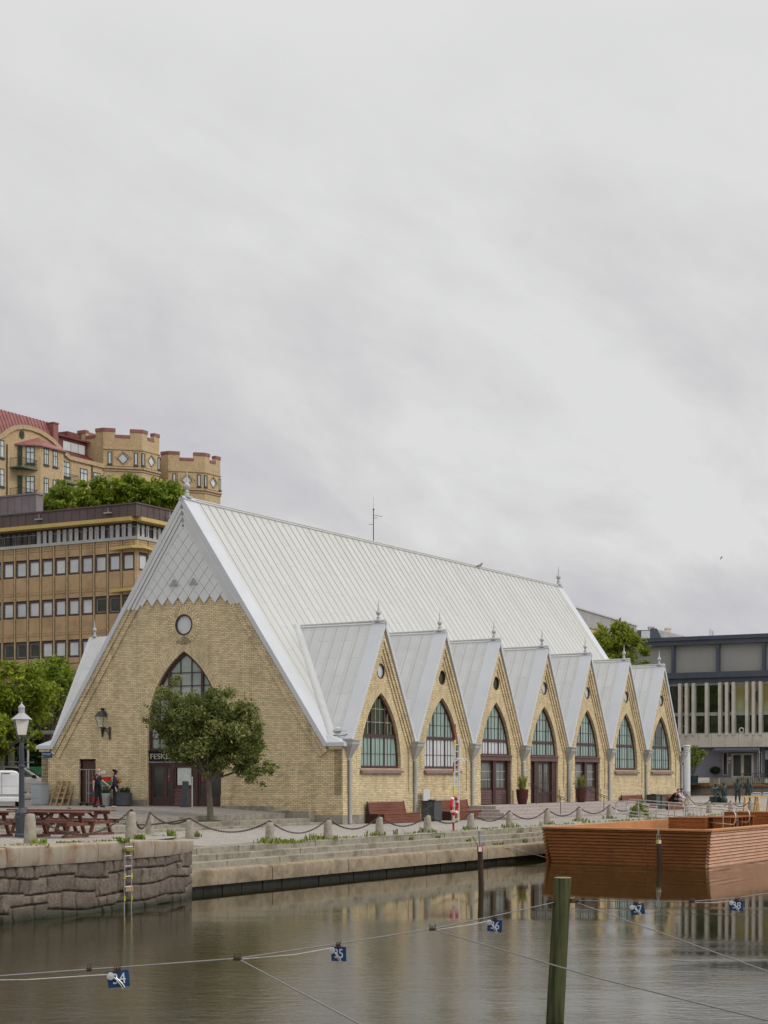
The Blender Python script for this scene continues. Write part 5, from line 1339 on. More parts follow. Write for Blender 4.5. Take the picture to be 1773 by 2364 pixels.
boy = {k: (p[0]*.8, p[1]*.8, p[2]*.83) for k, p in base.items()}; boy['lel'] = (.0,.2,.95); boy['rel'] = (0,-.2,.95); boy['lwr'] = (.04,.18,.74); boy['rwr'] = (.04,-.18,.74)
statue('small bronze boy standing beside the seated fishmonger', gs(1671, 1853), R(-80), boy)
st = dict(base); 
for k, p in dict(pel=(0,0,.62), waist=(.02,0,.80), chest=(.06,0,1.03), neck=(.09,0,1.18), jaw=(.12,0,1.25), head=(.12,0,1.34), crown=(.11,0,1.41), lsh=(.05,.21,1.12), rsh=(.05,-.21,1.12), lel=(.12,.32,.86), rel=(.12,-.32,.86), lwr=(.34,.2,.74), rwr=(.34,-.2,.74), lhip=(.04,.12,.6), rhip=(.04,-.12,.6), lkn=(.42,.17,.58), rkn=(.42,-.17,.58), lan=(.44,.18,.09), ran=(.44,-.18,.09), lto=(.6,.2,.05), rto=(.6,-.2,.05)).items(): st[k] = p
s2 = gs(1651, 1853); so_ = statue('broad seated bronze fishmonger leaning over a crate', s2, R(-75), st)
m = MB(); m.box(-.28,.30,-.34,.34,0,.46); m.build('crate_seat', M_bronze, so_, bevel=.02); m = MB(); m.lathe([(.22,0),(.26,.1),(.24,.3),(.16,.45),(.05,.5)], 12, (.55,.45,0)); m.build('sack', M_bronze, so_, smooth=True)
qa, qb = gs(1640, 1857), gs(1735, 1857); m = MB(); m.add([(x, y, z) for z in (-.1, qa.z+.06) for x, y in ((qa.x-.6, qa.y-.3), (qb.x+.6, qb.y-.3), (qb.x+.6, qb.y+4), (qa.x-.6, qa.y+4))], [(0,1,2,3),(7,6,5,4),(0,4,5,1),(1,5,6,2),(2,6,7,3),(3,7,4,0)]); struct('statue_plinth', m, M_granite2, 'low stone plinth under the statues')
# ---------------------------------------------------------------- vehicles
def car_side(mb, prof, y0, y1, tuck=.12):
    """prof: side outline (x,z) clockwise; upper body tucked in."""
    n = len(prof); rows = []
    for y, k in ((y0, 1), (y0*.94, 0), (y1*.94, 0), (y1, 1)): rows.append(y)
    zs = [p[1] for p in prof]; zm = .95
    def yy(z, s): return s*(y1-(max(0, z-zm)*.32))
    vs = []
    for s in (-1, 1):
        for x, z in prof: vs.append((x, yy(z, s), z))
    tri = tessellate_polygon([[Vector((x, z, 0)) for x, z in prof]])
    fs = [tuple(t) for t in tri]+[tuple(k+n for k in t[::-1]) for t in tri]+[(i, (i+1) % n, n+(i+1) % n, n+i) for i in range(n)]
    mb.add(vs, fs)
M_silver = pm('champagne_paint', (.40,.385,.35), None, 1, .25, .5, metal=.45, coat=1.0)
M_vanw = pm('white_van_paint', (.74,.75,.76), None, 1, .3, .4, coat=.8)
M_tyre = pm('tyre', (.015,.015,.015), None, 8, .85); M_rim = pm('rim', (.4,.4,.42), None, 5, .3, metal=.7)
def wheel(par, x, y, r=.34):
    m = MB(); s = 1 if y > 0 else -1
    m.tube([(x, y-.11, r), (x, y+.11, r)], r, 20); w_ = m.build('wheel', M_tyre, par, smooth=True)
    m = MB(); m.tube([(x, y+s*.10, r), (x, y+s*.118, r)], r*.62, 14); m.build('rim', M_rim, w_)
pcx = at(42, 1842, 99); cz = .95+.0
car = thing('parked_car', 'champagne-coloured estate car parked behind the white van', 'car', (pcx.x-.05, pcx.y, 1.0), R(4))
prof = [(-2.25,.35),(-2.3,.75),(-2.22,1.02),(-2.0,1.12),(-1.85,1.55),(-1.5,1.68),(-.5,1.74),(.3,1.68),(.75,1.50),(1.35,1.08),(1.9,.98),(2.25,.82),(2.32,.55),(2.25,.32),(1.85,.30),(1.75,.55),(1.45,.70),(1.15,.55),(1.05,.28),(-1.0,.28),(-1.1,.55),(-1.4,.70),(-1.7,.55),(-1.8,.30)]
m = MB(); car_side(m, prof, -.92, .92); m.build('body', M_silver, car, bevel=.04)
m = MB()
wy = lambda z: -(.925-(max(0, z-.95)*.32))
for poly in ([(-1.75,1.12),(-1.55,1.52),(-.72,1.62),(-.68,1.12)], [(-.60,1.12),(-.60,1.63),(.22,1.60),(.60,1.46),(1.08,1.12)]):
    f = lambda a, b, d: (a, wy(b)-d, b); m.prism(poly, -.02, .012, f)
m.build('side_windows', M_dark, car)
for x in (-1.4, 1.45):
    for y in (-.82, .82): wheel(car, x, y)
m = MB(); m.box(.95,1.18,-1.08,-.90,1.08,1.22); m.build('mirror', M_black, car, bevel=.03); m = MB(); m.box(.1,.3,-.955,-.93,.98,1.01); m.box(-1.0,-.8,-.955,-.93,.98,1.01); m.build('door_handle', M_alu, car)
m = MB(); m.prism([(.8,1.5),(1.34,1.1),(1.36,1.13),(.83,1.53)], -.7, .7, lambda a, b, d: (a, d, b)); m.build('windscreen', M_dark, car)
pv = at(4, 1866, 79)
van = thing('parked_van', 'white delivery van seen from behind at the left edge', 'van', (pv.x, pv.y, .74), R(14)); van.scale = (1, 1, .925)
def vsec(y, sx, zt, zb=.28): return [(-.90*sx,y,zb),(.90*sx,y,zb),(.93*sx,y,.55),(.93*sx,y,.95),(.88*sx,y,1.25),(.80*sx,y,zt-.18),(.70*sx,y,zt-.05),(.5*sx,y,zt),(-.5*sx,y,zt),(-.70*sx,y,zt-.05),(-.80*sx,y,zt-.18),(-.88*sx,y,1.25),(-.93*sx,y,.95),(-.93*sx,y,.55)]
secs = [vsec(0,.97,1.76), vsec(.06,1,1.80), vsec(1.5,1,1.84), vsec(2.7,1,1.82), vsec(3.3,.97,1.25), vsec(4.1,.93,1.02), vsec(4.25,.85,.85)]
m = MB(); n = 14; vs = [p for s_ in secs for p in s_]; fs = [tuple(range(n)), tuple((len(secs)-1)*n+k for k in range(n))[::-1]]
for i in range(len(secs)-1): fs += [(i*n+k, i*n+n+k, i*n+n+(k+1) % n, i*n+(k+1) % n) for k in range(n)]
m.add(vs, fs); m.build('body', M_vanw, van, smooth=True)
m = MB(); m.box(-.86,.86,-.05,.02,.60,.66); m.box(-.015,.015,-.02,.01,.7,1.72); m.build('rear_trim', pm('grey_trim', (.30,.32,.33), None, 3, .5), van)
m = MB(); m.prism([(-.74,1.05),(.74,1.05),(.66,1.60),(-.66,1.60)], -.012, .01, lambda a, b, d: (a, d, b)); m.build('rear_panel', pm('van_panel', (.66,.67,.685), None, 1, .3, coat=.5), van)
m = MB(); m.box(.02,.36,-.03,.02,1.665,1.70); m.build('brake_light', pm('dull_red_lens', (.22,.04,.05), None, 3, .3), van)
m = MB(); m.box(-.9,.9,-.09,.02,.28,.5); m.build('bumper', M_vanw, van, bevel=.03)
for s in (-1, 1):
    m = MB(); m.box(s*.84-.05, s*.84+.05, -.02, .05, .78, 1.12); m.build('tail_light', M_red if s < 0 else bpy.data.materials['dull_red_lens'], van)
    for y in (.85, 3.4): wheel(van, 0, 0) if False else None
for y in (.85, 3.4):
    for s in (-1, 1):
        m = MB(); m.tube([(s*.72, y, .31),(s*.9, y, .31)], .31, 18); w_ = m.build('wheel', M_tyre, van, smooth=True); m = MB(); m.tube([(s*.9, y, .31),(s*.912, y, .31)], .19, 14); m.build('rim', M_rim, w_)
# ---------------------------------------------------------------- timber pontoon
pon = gthing('timber_pontoon', 'large stained timber pontoon with flared boarded sides moored at the quay', 'pontoon', 15, 2, WATER)
OFF[pon.name] = (15, 2, WATER)
ZT = .14; NPL = 11
def hullwall(a, b, flare_n, zt, zb, npl, mat, nm, flare=.42, joint=None):
    """clapboard wall from a to b (grid x,y at the top edge), leaning out along flare_n."""
    A = Vector((a[0], a[1])); B = Vector((b[0], b[1])); N_ = Vector(flare_n).normalized(); m = MB(); rs = random.Random(int(abs(a[0]*10+b[1])))
    dirv_ = (B-A).normalized()
    for k in range(npl):
        z1 = zt-(zt-zb)*k/npl; z0 = zt-(zt-zb)*(k+1)/npl
        o1 = -flare*k/npl; o0 = -flare*(k+1)/npl-.02; lip = .07
        t = 0.0; Ls = (B-A).length
        while t < Ls-.01:
            L_ = min(rs.uniform(2.6, 4.6), Ls-t); L_ = Ls-t if Ls-t-L_ < .7 else L_
            if joint and t < joint < t+L_: L_ = joint-t
            p = A+dirv_*(t+.004); q = A+dirv_*(t+L_-.004); p2 = p; q2 = q
            if t == 0: p, p2 = p+dirv_*(.22*k/npl*hull_e[0]), p+dirv_*(.22*(k+1)/npl*hull_e[0])
            if t+L_ > Ls-.01: q, q2 = q-dirv_*(.22*k/npl*hull_e[1]), q-dirv_*(.22*(k+1)/npl*hull_e[1])
            P_ = lambda w_, o, z: (w_.x+N_.x*o, w_.y+N_.y*o, z)
            jz = rs.uniform(-.004,.004)
            zb_ = z0+.020+jz; zt_ = z1+jz; ob = o1+.030
            m.add([P_(p,o1,zt_),P_(q,o1,zt_),P_(q,ob,zb_),P_(p,ob,zb_),P_(p,o1-.10,zt_),P_(q,o1-.10,zt_),P_(q,o1-.05,zb_),P_(p,o1-.05,zb_)],
                  [(0,3,2,1),(4,5,6,7),(0,1,5,4),(3,7,6,2),(0,4,7,3),(1,2,6,5)])
            m.add([P_(p,o1-.12,zb_+.02),P_(q,o1-.12,zb_+.02),P_(q2,o0-.03,z0-.02),P_(p2,o0-.03,z0-.02)], [(0,1,2,3)])
            t += L_
    return m.build(nm, mat, pon)
A_, Bc, Cc = (11.55,-3.9), (18.75,-4.75), (18.75, 34)
hull_e = (1.5, 1.0); hullwall(A_, Bc, (-.1,-1), ZT, -1.24, NPL, M_hull, 'end_boarding', .22, 4.55)
hull_e = (1.0, 0); hullwall(Bc, Cc, (1,0), ZT, -1.24, NPL, woodmat('sunlit_planks', (.60,.355,.235), (.44,.235,.145), (1.2,1.2,9)), 'side_boarding', .22)  # paler copy of the hull wood: sunlight on this face put into the colour
hull_e = (.75, 0); hullwall((11.5,34), A_, (-1,0), ZT, -1.24, NPL, M_hull, 'quay_boarding', .2)
m = MB()
m.add([(x, y, z) for z in (ZT+.035, ZT-.03) for x, y in ((A_[0]-.06,A_[1]-.07),(Bc[0]+.08,Bc[1]-.08),(Bc[0]-.42,Bc[1]+.42),(A_[0]+.55,A_[1]+.40))], [(0,1,2,3),(7,6,5,4),(0,4,5,1),(1,5,6,2),(2,6,7,3),(3,7,4,0)])
m.add([(x, y, z) for z in (ZT+.036, ZT-.03) for x, y in ((Bc[0]+.08,Bc[1]-.08),(Cc[0]+.08,Cc[1]),(Cc[0]-.42,Cc[1]),(Bc[0]-.42,Bc[1]+.42))], [(0,1,2,3),(7,6,5,4),(0,4,5,1),(1,5,6,2),(2,6,7,3),(3,7,4,0)])
m.build('cap_boards', M_cap, pon)
m = MB(); m.box(11.7,18.4,-3.4,34,-.72,-.66); m.build('deck', M_cap, pon)
m = MB()   # inner faces of the parapet
m.box(11.5,11.8,-3.4,13,-.66,ZT+.03); m.box(18.3,18.42,-4.2,34,-.66,ZT-.02); m.build('parapet', M_cap, pon)
def boardbox(x0, x1, y0, y1, z0, z1, mat, nm):
    m = MB(); n = max(2, int((z1-z0)/.16))
    for k in range(n): e = .006*(k % 2); m.box(x0-e, x1+e, y0-e, y1+e, z0+(z1-z0)*k/n+.004, z0+(z1-z0)*(k+1)/n-.004)
    m.box(x0-.02, x1+.02, y0-.02, y1+.02, z1, z1+.035); return m.build(nm, mat, pon)
boardbox(12.6, 14.3, 7.5, 10.4, -.66, .28, M_hull, 'deck_bench'); boardbox(12.2, 14.6, 16.5, 19.0, -.66, .36, M_hull, 'deck_bench'); boardbox(15.2,17.2,23,26,-.66,.45, M_hull, 'deck_bench')
m = MB()
for k in range(7): m.box(14.5, 15.3, 8.0+.55*k, 8.0+.55*k+.09, -.66, .30)
m.box(14.35, 15.35, 7.9, 11.6, .30, .34); m.build('slatted_seat', M_hull, pon)
# gangway rails
def loop_rail(label, a, b, h, n=10):
    """long stadium-shaped tube between ground points a and b."""
    a, b = Vector(a), Vector(b); d = (b-a).normalized(); t = thing('gangway_rail', label, 'handrail', a); t['group'] = 'tubular rails of the gangway'; m = MB(); pts = []; r = h/2
    up = Vector((0,0,1)); c0, c1 = up*(.30+r), (b-a)+up*(.30+r)
    for k in range(n+1): th = math.pi/2+math.pi*k/n; pts.append(c0+d*r*math.cos(th)+up*r*math.sin(th))
    for k in range(n+1): th = -math.pi/2+math.pi*k/n; pts.append(c1+d*r*math.cos(th)+up*r*math.sin(th))
    m.tube(pts, .024, 8, closed=True); m.build('rail', M_steel, t, smooth=True)
    m = MB(); Ld = (b-a).length
    for f in (.08, .36, .64, .93): m.tube([(b-a)*f+up*(-.05), (b-a)*f+up*(.30+h)], .02, 8)
    m.build('posts', M_steel, t)
g1a, g1b = at(1428, 1892, 86), at(1690, 1899, 76); g1a.z = 0; g1b.z = -.25
loop_rail('long tubular gangway handrail nearer the canal', g1a, g1b, .62)
g2a, g2b = at(1455, 1886, 87.5), at(1722, 1897, 77.5); g2a.z = .08; g2b.z = -.2
loop_rail('long tubular gangway handrail nearer the hall', g2a, g2b, .62)
for (u0, u1, lb) in ((1557, 1580, 'short hooped rail left of the pair by the gangway'), (1582, 1603, 'short hooped rail right of the pair by the gangway')):
    a = gat(u0, 1890, 0); b = gat(u1, 1891, 0); t = thing('hoop_rail', lb, 'handrail', a); t['group'] = 'short hooped rails'; d = b-a; m = MB()
    m.tube([(0,0,-.3),(0,0,.55),d*.15+Vector((0,0,.75)),d*.5+Vector((0,0,.85)),d*.85+Vector((0,0,.75)),d+Vector((0,0,.55)),d+Vector((0,0,-.3))], .022, 8); m.tube([Vector((0,0,.45)), d+Vector((0,0,.45))], .018, 8); m.build('tube', M_steel, t, smooth=True)
# ---------------------------------------------------------------- posts, cable and number plates in the water
def wpost(label, u_t, v_t, u_b, v_b, r, mat, Y=None, plate=None):
    b = gat(u_b, v_b, WATER) if Y is None else at(u_b, VH+(EYE-WATER)*F/Y, Y)
    tp = at(u_t, v_t, b.y); t = thing('mooring_post', label, 'post', b); d = tp-b; m = MB(); n = 10
    pts = [d*(-.3)+d*1.3*k/n for k in range(n+1)]; rr = [r*(1.03-.05*k/n+.012*math.sin(k*2.1)) for k in range(n+1)]
    m.tube(pts+[d+Vector((0,0,.004))], rr+[r*.9], 20); m.build('trunk', mat, t, smooth=True); return t, b, d
tp_, bpst, dpst = wpost('thick mossy timber post leaning slightly in the foreground water', 1299, 2027, 1281, 2364, .122, M_post, 24.0)
m = MB(); m.lathe([(.119,0),(.11,.008),(0,.010)], 20, tuple(dpst+Vector((0,0,.003)))); m.build('cut_top', pm('cut_wood', (.24,.22,.12), (.15,.14,.08), 6, .9), tp_)
m = MB(); zc_ = at(1282, 2081, 24).z-bpst.z; c_ = dpst*(zc_/dpst.z)
m.tube([c_+Vector((-.21,-.02,.0)), c_+Vector((.22,-.02,.01))], .022, 8); m.lathe([(.05,-.03),(.05,.03)], 8, tuple(c_+Vector((-.135,-.02,0)))); m.lathe([(.05,-.03),(.05,.03)], 8, tuple(c_+Vector((.14,-.02,.01)))); m.build('eye_bolt', M_rustiron, tp_)
p1, b1, d1 = wpost('dark thin mooring pole with a red and white plate and bare pipe on top', 1108, 1954, 1111, 2052, .082, M_pole)
m = MB(); m.tube([d1+Vector((0,0,0)), d1+Vector((-.02,0,.42))], .026, 8); m.lathe([(.0,0),(.04,.01),(.04,.05),(0,.06)], 8, tuple(d1+Vector((-.02,0,.41)))); m.build('pipe', pm('blue_grey_pipe', (.22,.28,.34), None, 5, .4), p1)
m = MB(); m.bar(d1+Vector((-.06,0,0)), d1+Vector((-.22,0,.30)), .02); m.build('rod', M_rustiron, p1)
m = MB(); m.tube([d1+Vector((0,0,-.16)), d1+Vector((0,0,.0))], .089, 14); m.build('red_band', M_red, p1); m = MB(); m.box(d1.x-.05,d1.x+.05,d1.y-.10,d1.y-.085,d1.z-.15,d1.z-.01); m.build('white_plate', M_white, p1)
p2, b2_, d2 = wpost('dark thin mooring pole with a yellow label in front of the pontoon', 1520, 1938, 1523, 1999, .09, M_pole)
m = MB(); m.tube([d2+Vector((0,0,-.16)), d2+Vector((0,0,-.01))], .096, 14); m.build('yellow_band', pm('yellow_label', (.6,.42,.05), None, 3, .5), p2); m = MB(); m.box(d2.x-.01,d2.x+.09,d2.y-.108,d2.y-.095,d2.z-.15,d2.z-.02); m.build('white_plate', M_white, p2)
m = MB()
for q in (-.05, 0, .05): m.tube([d2+Vector((q,0,-.02)), d2+Vector((q*1.4,0,.1)), d2+Vector((q*.5,0,.25)), d2+Vector((0,0,.48))], .009, 5)
m.build('wire_cage', M_steel, p2)
def cpt(u, v, z=.45): return gat(u, v, z)
def cable(label, pts, r, mat, sag=.0, cat='cable'):
    pts = [Vector(p) for p in pts]; fine = []
    for a, b in zip(pts, pts[1:]):
        n = 8
        for k in range(n): t = k/n; q = a+(b-a)*t; q.z -= sag*(1-(2*t-1)**2); fine.append(q)
    fine.append(pts[-1]); m = MB(); m.tube(fine, r, 6); o = m.build('mooring_line' if cat == 'rope' else 'cable', mat); return tag(o, label, cat)
cl_ = [cpt(-250,2283), cpt(0,2253), cpt(260,2234), cpt(548,2212.7), cpt(787,2177.5), cpt(998,2144), cpt(1144,2114), cpt(1284,2082)]
cable('steel cable stretched across the canal to the left of the mossy post', cl_, .0075, M_cable)
cr_ = [cpt(1318,2079), cpt(1470,2081), cpt(1597,2081), cpt(1700,2073), cpt(1773,2062), cpt(1900,2046)]
cable('steel cable stretched to the right of the mossy post', cr_, .0075, M_cable)
cable('white rope running from the left edge to the plate numbered 34', [cpt(-150,2264,.43), cpt(60,2262,.43), cpt(246,2250,.43)], .006, M_wrope, 0, 'rope')
cable('white rope looping between two clamps left of the plate numbered 35', [cpt(560,2214,.42), cpt(680,2204,.41), cpt(770,2188,.42)], .006, M_wrope, 0, 'rope')
cable('white rope looping to the plate numbered 36', [cpt(1010,2146,.42), cpt(1080,2136,.41), cpt(1141,2124,.42)], .007, M_wrope, 0, 'rope')
cable('thin white line to the plate numbered 38', [cpt(1605,2084,.42), cpt(1650,2084,.41), cpt(1694,2079,.42)], .006, M_wrope, 0, 'rope')
cable('mooring line running from the clamp left of plate 35 toward the viewer', [cpt(556,2217,.44), cpt(830,2364,.5), cpt(1010,2460,.5)], .0065, M_rope, .0, 'rope')
cable('mooring line crossing in front of the mossy post', [cpt(1006,2148,.44), cpt(1380,2258,.48), cpt(1773,2356,.5), cpt(2000,2405,.5)], .0065, M_rope, .0, 'rope')
cable('mooring line running right from the clamp beside the mossy post', [cpt(1326,2082,.44), cpt(1560,2166,.47), cpt(1773,2243,.5), cpt(1960,2308,.5)], .0065, M_rope, 0, 'rope')
cable('twisted mooring rope from the quay edge to the pontoon corner', [wor(edge_x(-7)+1.0,-6.9,-.52), gat(1185,1956,-.62), gat(1240,1974,-1.0), gat(1292,1984,-1.18)], .016, M_wrope, .03, 'rope')
def clamp(u, v, label, n=5):
    p = cpt(u, v); t = thing('cable_clamp', label, 'clamp', p); t['group'] = 'rusty clamps on the cable'; m = MB(); r_ = random.Random(int(u))
    for k in range(n):
        x = (k-n/2+.5)*.016; m.tube([(x,-.015,-.02),(x+.004,-.015,.02),(x+.008*(r_.random()-.3),0,.03+.03*r_.random())], .005, 5); m.tube([(x,-.022,0),(x,.018,0)], .008, 6)
    m.box(-n*.008, n*.008, -.010, .010, -.016, .010); m.build('bolts', M_rustiron, t)
for u, v, lb in ((206,2238,'small rusty clamp on the cable left of plate 34'), (548,2213,'rusty clamp where a mooring line leaves the cable between plates 34 and 35'), (998,2145,'rusty clamp where a mooring line leaves the cable left of plate 36'), (1330,2080,'rusty clamp beside the mossy post'), (1597,2081,'rusty clamp on the cable left of plate 38')): clamp(u, v, lb, 3 if u == 206 else 5)
def plate(num, u0, v0, u1, v1, yaw, roll, extra):
    c = gat((u0+u1)/2, v0, .45); w_ = .195; h = .15
    hang = c.copy(); t = thing('number_plate', 'blue plate numbered %s with white figures on the cable%s' % (num, extra), 'plate', hang, R(yaw)); t.rotation_euler = (0, R(roll), R(yaw)); t['group'] = 'numbered berth plates on the cable'
    m = MB(); m.box(-w_/2, w_/2, -.004, .004, -h-.015, -.015); m.build('panel', M_blue, t)
    text_mb(num, .135, .0015, M_white, t, 'digits', (.005, -.008, -.09), (R(90),0,0), 'CENTER', .95)
    m = MB()
    for k in range(4): x = -.022+.015*k; m.tube([(x,-.012,-.025),(x+.003,-.012,.012),(x+.006*(k-1),.0,.03+.008*(k % 2))], .005, 5)
    m.box(-.03,.03,-.010,.008,-.012,.004); m.build('clamp_bolts', M_rustiron, t)
    m = MB(); m.lathe([(.035,0),(.035,.012),(.0,.016)], 12); o = m.build('roller', M_alu, t); o.location = (-.065,-.02,-.055); o.rotation_euler = (R(90),0,0)
    m = MB(); m.tube([(-.05,-.02,-.05),(-.01,-.03,-.10),(.02,-.025,-.15),(.035,-.02,-.19),(.05,-.02,-.17),(.03,-.02,-.13),(-.02,-.025,-.07)], .005, 5); m.build('hook', M_steel, t)
plate('34', 250,2237,292,2272,4,-6,' at the lower left'); plate('35', 766,2182,797,2214,-38,-2,' near its middle'); plate('36', 1131,2120,1155,2148,-30,3,' left of the mossy post')
plate('37', 1458,2084,1481,2110,-25,-9,' right of the post'); plate('38', 1690,2076,1712,2100,-25,4,' at the far right')
# rescue ladder hanging on the bastion
s_l = None
best = min(((abs(UC+F*(lambda q: q.x/q.y)(wor(*pathpt(s/50.0)))-288), s/50.0) for s in range(int(20*50), int(PL*50))))[1]
px_, py_ = pathpt(best); nx_, ny_ = pathn(best)
t = gthing('quay_ladder', 'steel rescue ladder with yellow tape hanging on the bastion wall', 'ladder', px_+nx_*.09, py_+ny_*.09, 0, math.atan2(ny_, nx_)); OFF[t.name] = (0,0,0)
m = MB()
for y in (-.16, .16): m.tube([(-.35,y,.56),(-.05,y,.57),(.03,y,.50),(.02,y,.2),(.0,y,-1.25)], .014, 6)
m.build('rails', M_steel, t); m = MB()
for z in (.16,-.1,-.36,-.62): m.tube([(.01,-.16,z),(.01,.16,z)], .014, 6)
m.tube([(.03,-.17,.39),(.03,.17,.39)], .018, 6); m.build('rungs', M_alu, t)
m = MB()
for y in (-.16, .16): m.tube([(.016,y,-.28),(.015,y,-.42)], .021, 6); m.tube([(.012,y,-.85),(.012,y,-.98)], .021, 6)
m.build('yellow_tape', M_yellow, t)
m = MB(); m.box(-.03,.10,-.19,.19,.28,.36); m.build('float_box', pm('olive_yellow_box', (.26,.24,.06), (.15,.14,.05), 6, .6), t, bevel=.01); m = MB(); m.box(-.02,.06,-.17,.17,-.74,-.62); m.build('step_block', M_pallet, t)
# ---------------------------------------------------------------- trees
def tree(name, label, base, trunk_h, trunk_r, blobs, leaves, size, mat, seed, group=None, lean=(0,0), clumps=None, branches=14):
    rnd = random.Random(seed); t = thing(name, label, 'tree', base); 
    if group: t['group'] = group
    vol = [b[3]*b[4]*b[5] for b in blobs]; tv = sum(vol); cen = []
    for b, v in zip(blobs, vol):
        n = max(3, int((clumps or 60)*v/tv))
        for _ in range(n):
            while True:
                q = Vector((rnd.uniform(-1,1), rnd.uniform(-1,1), rnd.uniform(-1,1)))
                if q.length <= 1: break
            q = q.normalized()*(q.length**.45) if q.length > 0 else q
            cen.append((Vector((b[0]+q.x*b[3], b[1]+q.y*b[4], b[2]+q.z*b[5])), min(b[3], b[4], b[5])*rnd.uniform(.24, .46), rnd.random()))
    m = MB(); V_, F_, A_l = [], [], []
    tot = sum(c[1]**2 for c in cen)
    for c, r, cv in cen:
        for _ in range(max(6, int(leaves*r*r/tot))):
            q = Vector((rnd.gauss(0,1), rnd.gauss(0,1), rnd.gauss(0,.8)))*r*.62
            p = c+q; s = size*rnd.uniform(.6, 1.35)
            n = Vector((rnd.gauss(0,1), rnd.gauss(0,1), rnd.gauss(.5,1))).normalized()
            a = n.cross(Vector((rnd.gauss(0,1), rnd.gauss(0,1), rnd.gauss(0,1)))); 
            if a.length < .05: continue
            a.normalize(); b_ = n.cross(a); o = len(V_)
            V_ += [p-a*s, p+b_*s*.42+n*s*.1, p+a*s, p-b_*s*.42+n*s*.1]; F_.append((o, o+1, o+2, o+3))
            va = max(0, min(1, cv*.55+rnd.random()*.45)); A_l += [va]*4
    m.v = [tuple(x) for x in V_]; m.f = F_; m.at = A_l
    m.build('crown', mat, t)
    m = MB(); lx, ly = lean; top = Vector((lx, ly, trunk_h))
    pts = [Vector((0,0,-.2)), Vector((0,0,.05)), Vector((lx*.3, ly*.3, trunk_h*.35)), Vector((lx*.7, ly*.7, trunk_h*.7)), top]; m.tube(pts, [trunk_r*1.35, trunk_r*1.15, trunk_r*.95, trunk_r*.88, trunk_r*.8], 10)
    for k in range(branches):
        c = rnd.choice(cen)[0]; st = top*rnd.uniform(.8, 1.0); mid = st.lerp(c, .5)+Vector((rnd.uniform(-.2,.2), rnd.uniform(-.2,.2), rnd.uniform(0,.3)))
        m.tube([st, mid, c], [trunk_r*.5, trunk_r*.28, trunk_r*.1], 6)
    m.build('trunk', M_trunk, t, smooth=True)
    return t
# small tree in front of the gable
tb = wor(-2.1, -7.2, .27); TY = tb.y
def px_blob(u, v, ru, rv, ry, dy=0.0, Y=None):
    Y = Y or TY; p = at(u, v, Y); return (p.x, dy, p.z, ru*Y/F, ry, rv*Y/F)
bl = []
for u, v, ru, rv, ry, dy in ((385,1640,36,56,.9,0),(402,1582,24,28,.5,.1),(345,1668,20,38,.5,.2),(432,1695,48,52,1.2,0),(465,1655,62,50,1.2,0),(507,1620,36,34,.8,.1),(552,1682,42,50,1.0,0),(482,1735,54,42,1.2,-.1),(545,1745,48,40,1.0,0),(402,1706,28,22,.8,0),(585,1775,42,30,.7,-.1),(592,1800,22,20,.4,-.1),(632,1772,20,13,.35,0),(500,1775,40,18,.7,0),(590,1712,28,28,.6,.1),(570,1740,40,36,.9,0),(530,1700,40,44,1.0,.1),(610,1765,30,24,.5,0)):
    b = px_blob(u, v, ru, rv, ry, dy); bl.append((b[0]-tb.x, b[1], b[2]-tb.z, b[3], b[4], b[5]))
tree('street_tree', 'small round street tree with olive green leaves in front of the entrance arch', tb, 1.95, .13, bl, 34000, .085, M_leaf_olive, 5, None, (-.08,0), 240, 30)
m = MB(); m.lathe([(.5,0),(.45,.05),(.0,.09)], 14, (tb.x, tb.y, tb.z)); struct('tree_pit', m, M_soil, 'bare soil around the foot of the street tree')
def bgtree(name, label, blobs_px, base_uv, Y, zb, th, tr, leaves, size, mat, seed, group, ry=2.5, clumps=80):
    b0_ = at(base_uv, 1790, Y); base = Vector((b0_.x, Y, zb)); bl = []
    for u, v, ru, rv in blobs_px: p = at(u, v, Y); bl.append((p.x-base.x, random.Random(seed+u).uniform(-.8,.8), p.z-zb, ru*Y/F, ry, rv*Y/F))
    return tree(name, label, base, th, tr, bl, leaves, size, mat, seed, group, (0,0), clumps, 16)
GT = 'trees behind the left corner of the hall'
bgtree('broadleaf_tree', 'bright green tree behind the street lamp, its crown reaching the left edge', [(30,1590,55,52),(-25,1620,55,70),(75,1620,48,52),(20,1665,62,40),(60,1560,30,24),(10,1545,40,25)], 26, 101, 1.0, 3.2, .2, 15000, .16, M_leaf_bright, 41, GT, 2.8, 110)
bgtree('broadleaf_tree', 'bright green tree touching the hall roof edge at the left', [(118,1575,44,42),(95,1620,48,44),(140,1560,40,34),(112,1655,40,32),(150,1600,30,40),(80,1550,30,18)], 110, 107, 1.05, 3.4, .2, 13000, .16, M_leaf_mid, 43, GT, 2.6, 100)
bgtree('broadleaf_tree', 'low hanging green boughs behind the lamp post', [(10,1690,50,28),(55,1720,28,14),(-10,1725,40,22),(80,1700,24,14)], 5, 97, 1.0, 2.6, .12, 5000, .15, M_leaf_bright, 47, GT, 1.6, 50)
bgtree('hedge', 'dark shady hedge behind the parked car', [(0,1740,60,40),(70,1745,60,40),(130,1745,60,40),(20,1690,60,45),(100,1690,60,45),(170,1700,40,60)], 60, 118, 1.1, 2.0, .2, 9000, .30, M_leaf_dark, 49, None, 1.5, 80)['category'] = 'hedge'
GH = 'trees on the slope below the castle-like apartment house'
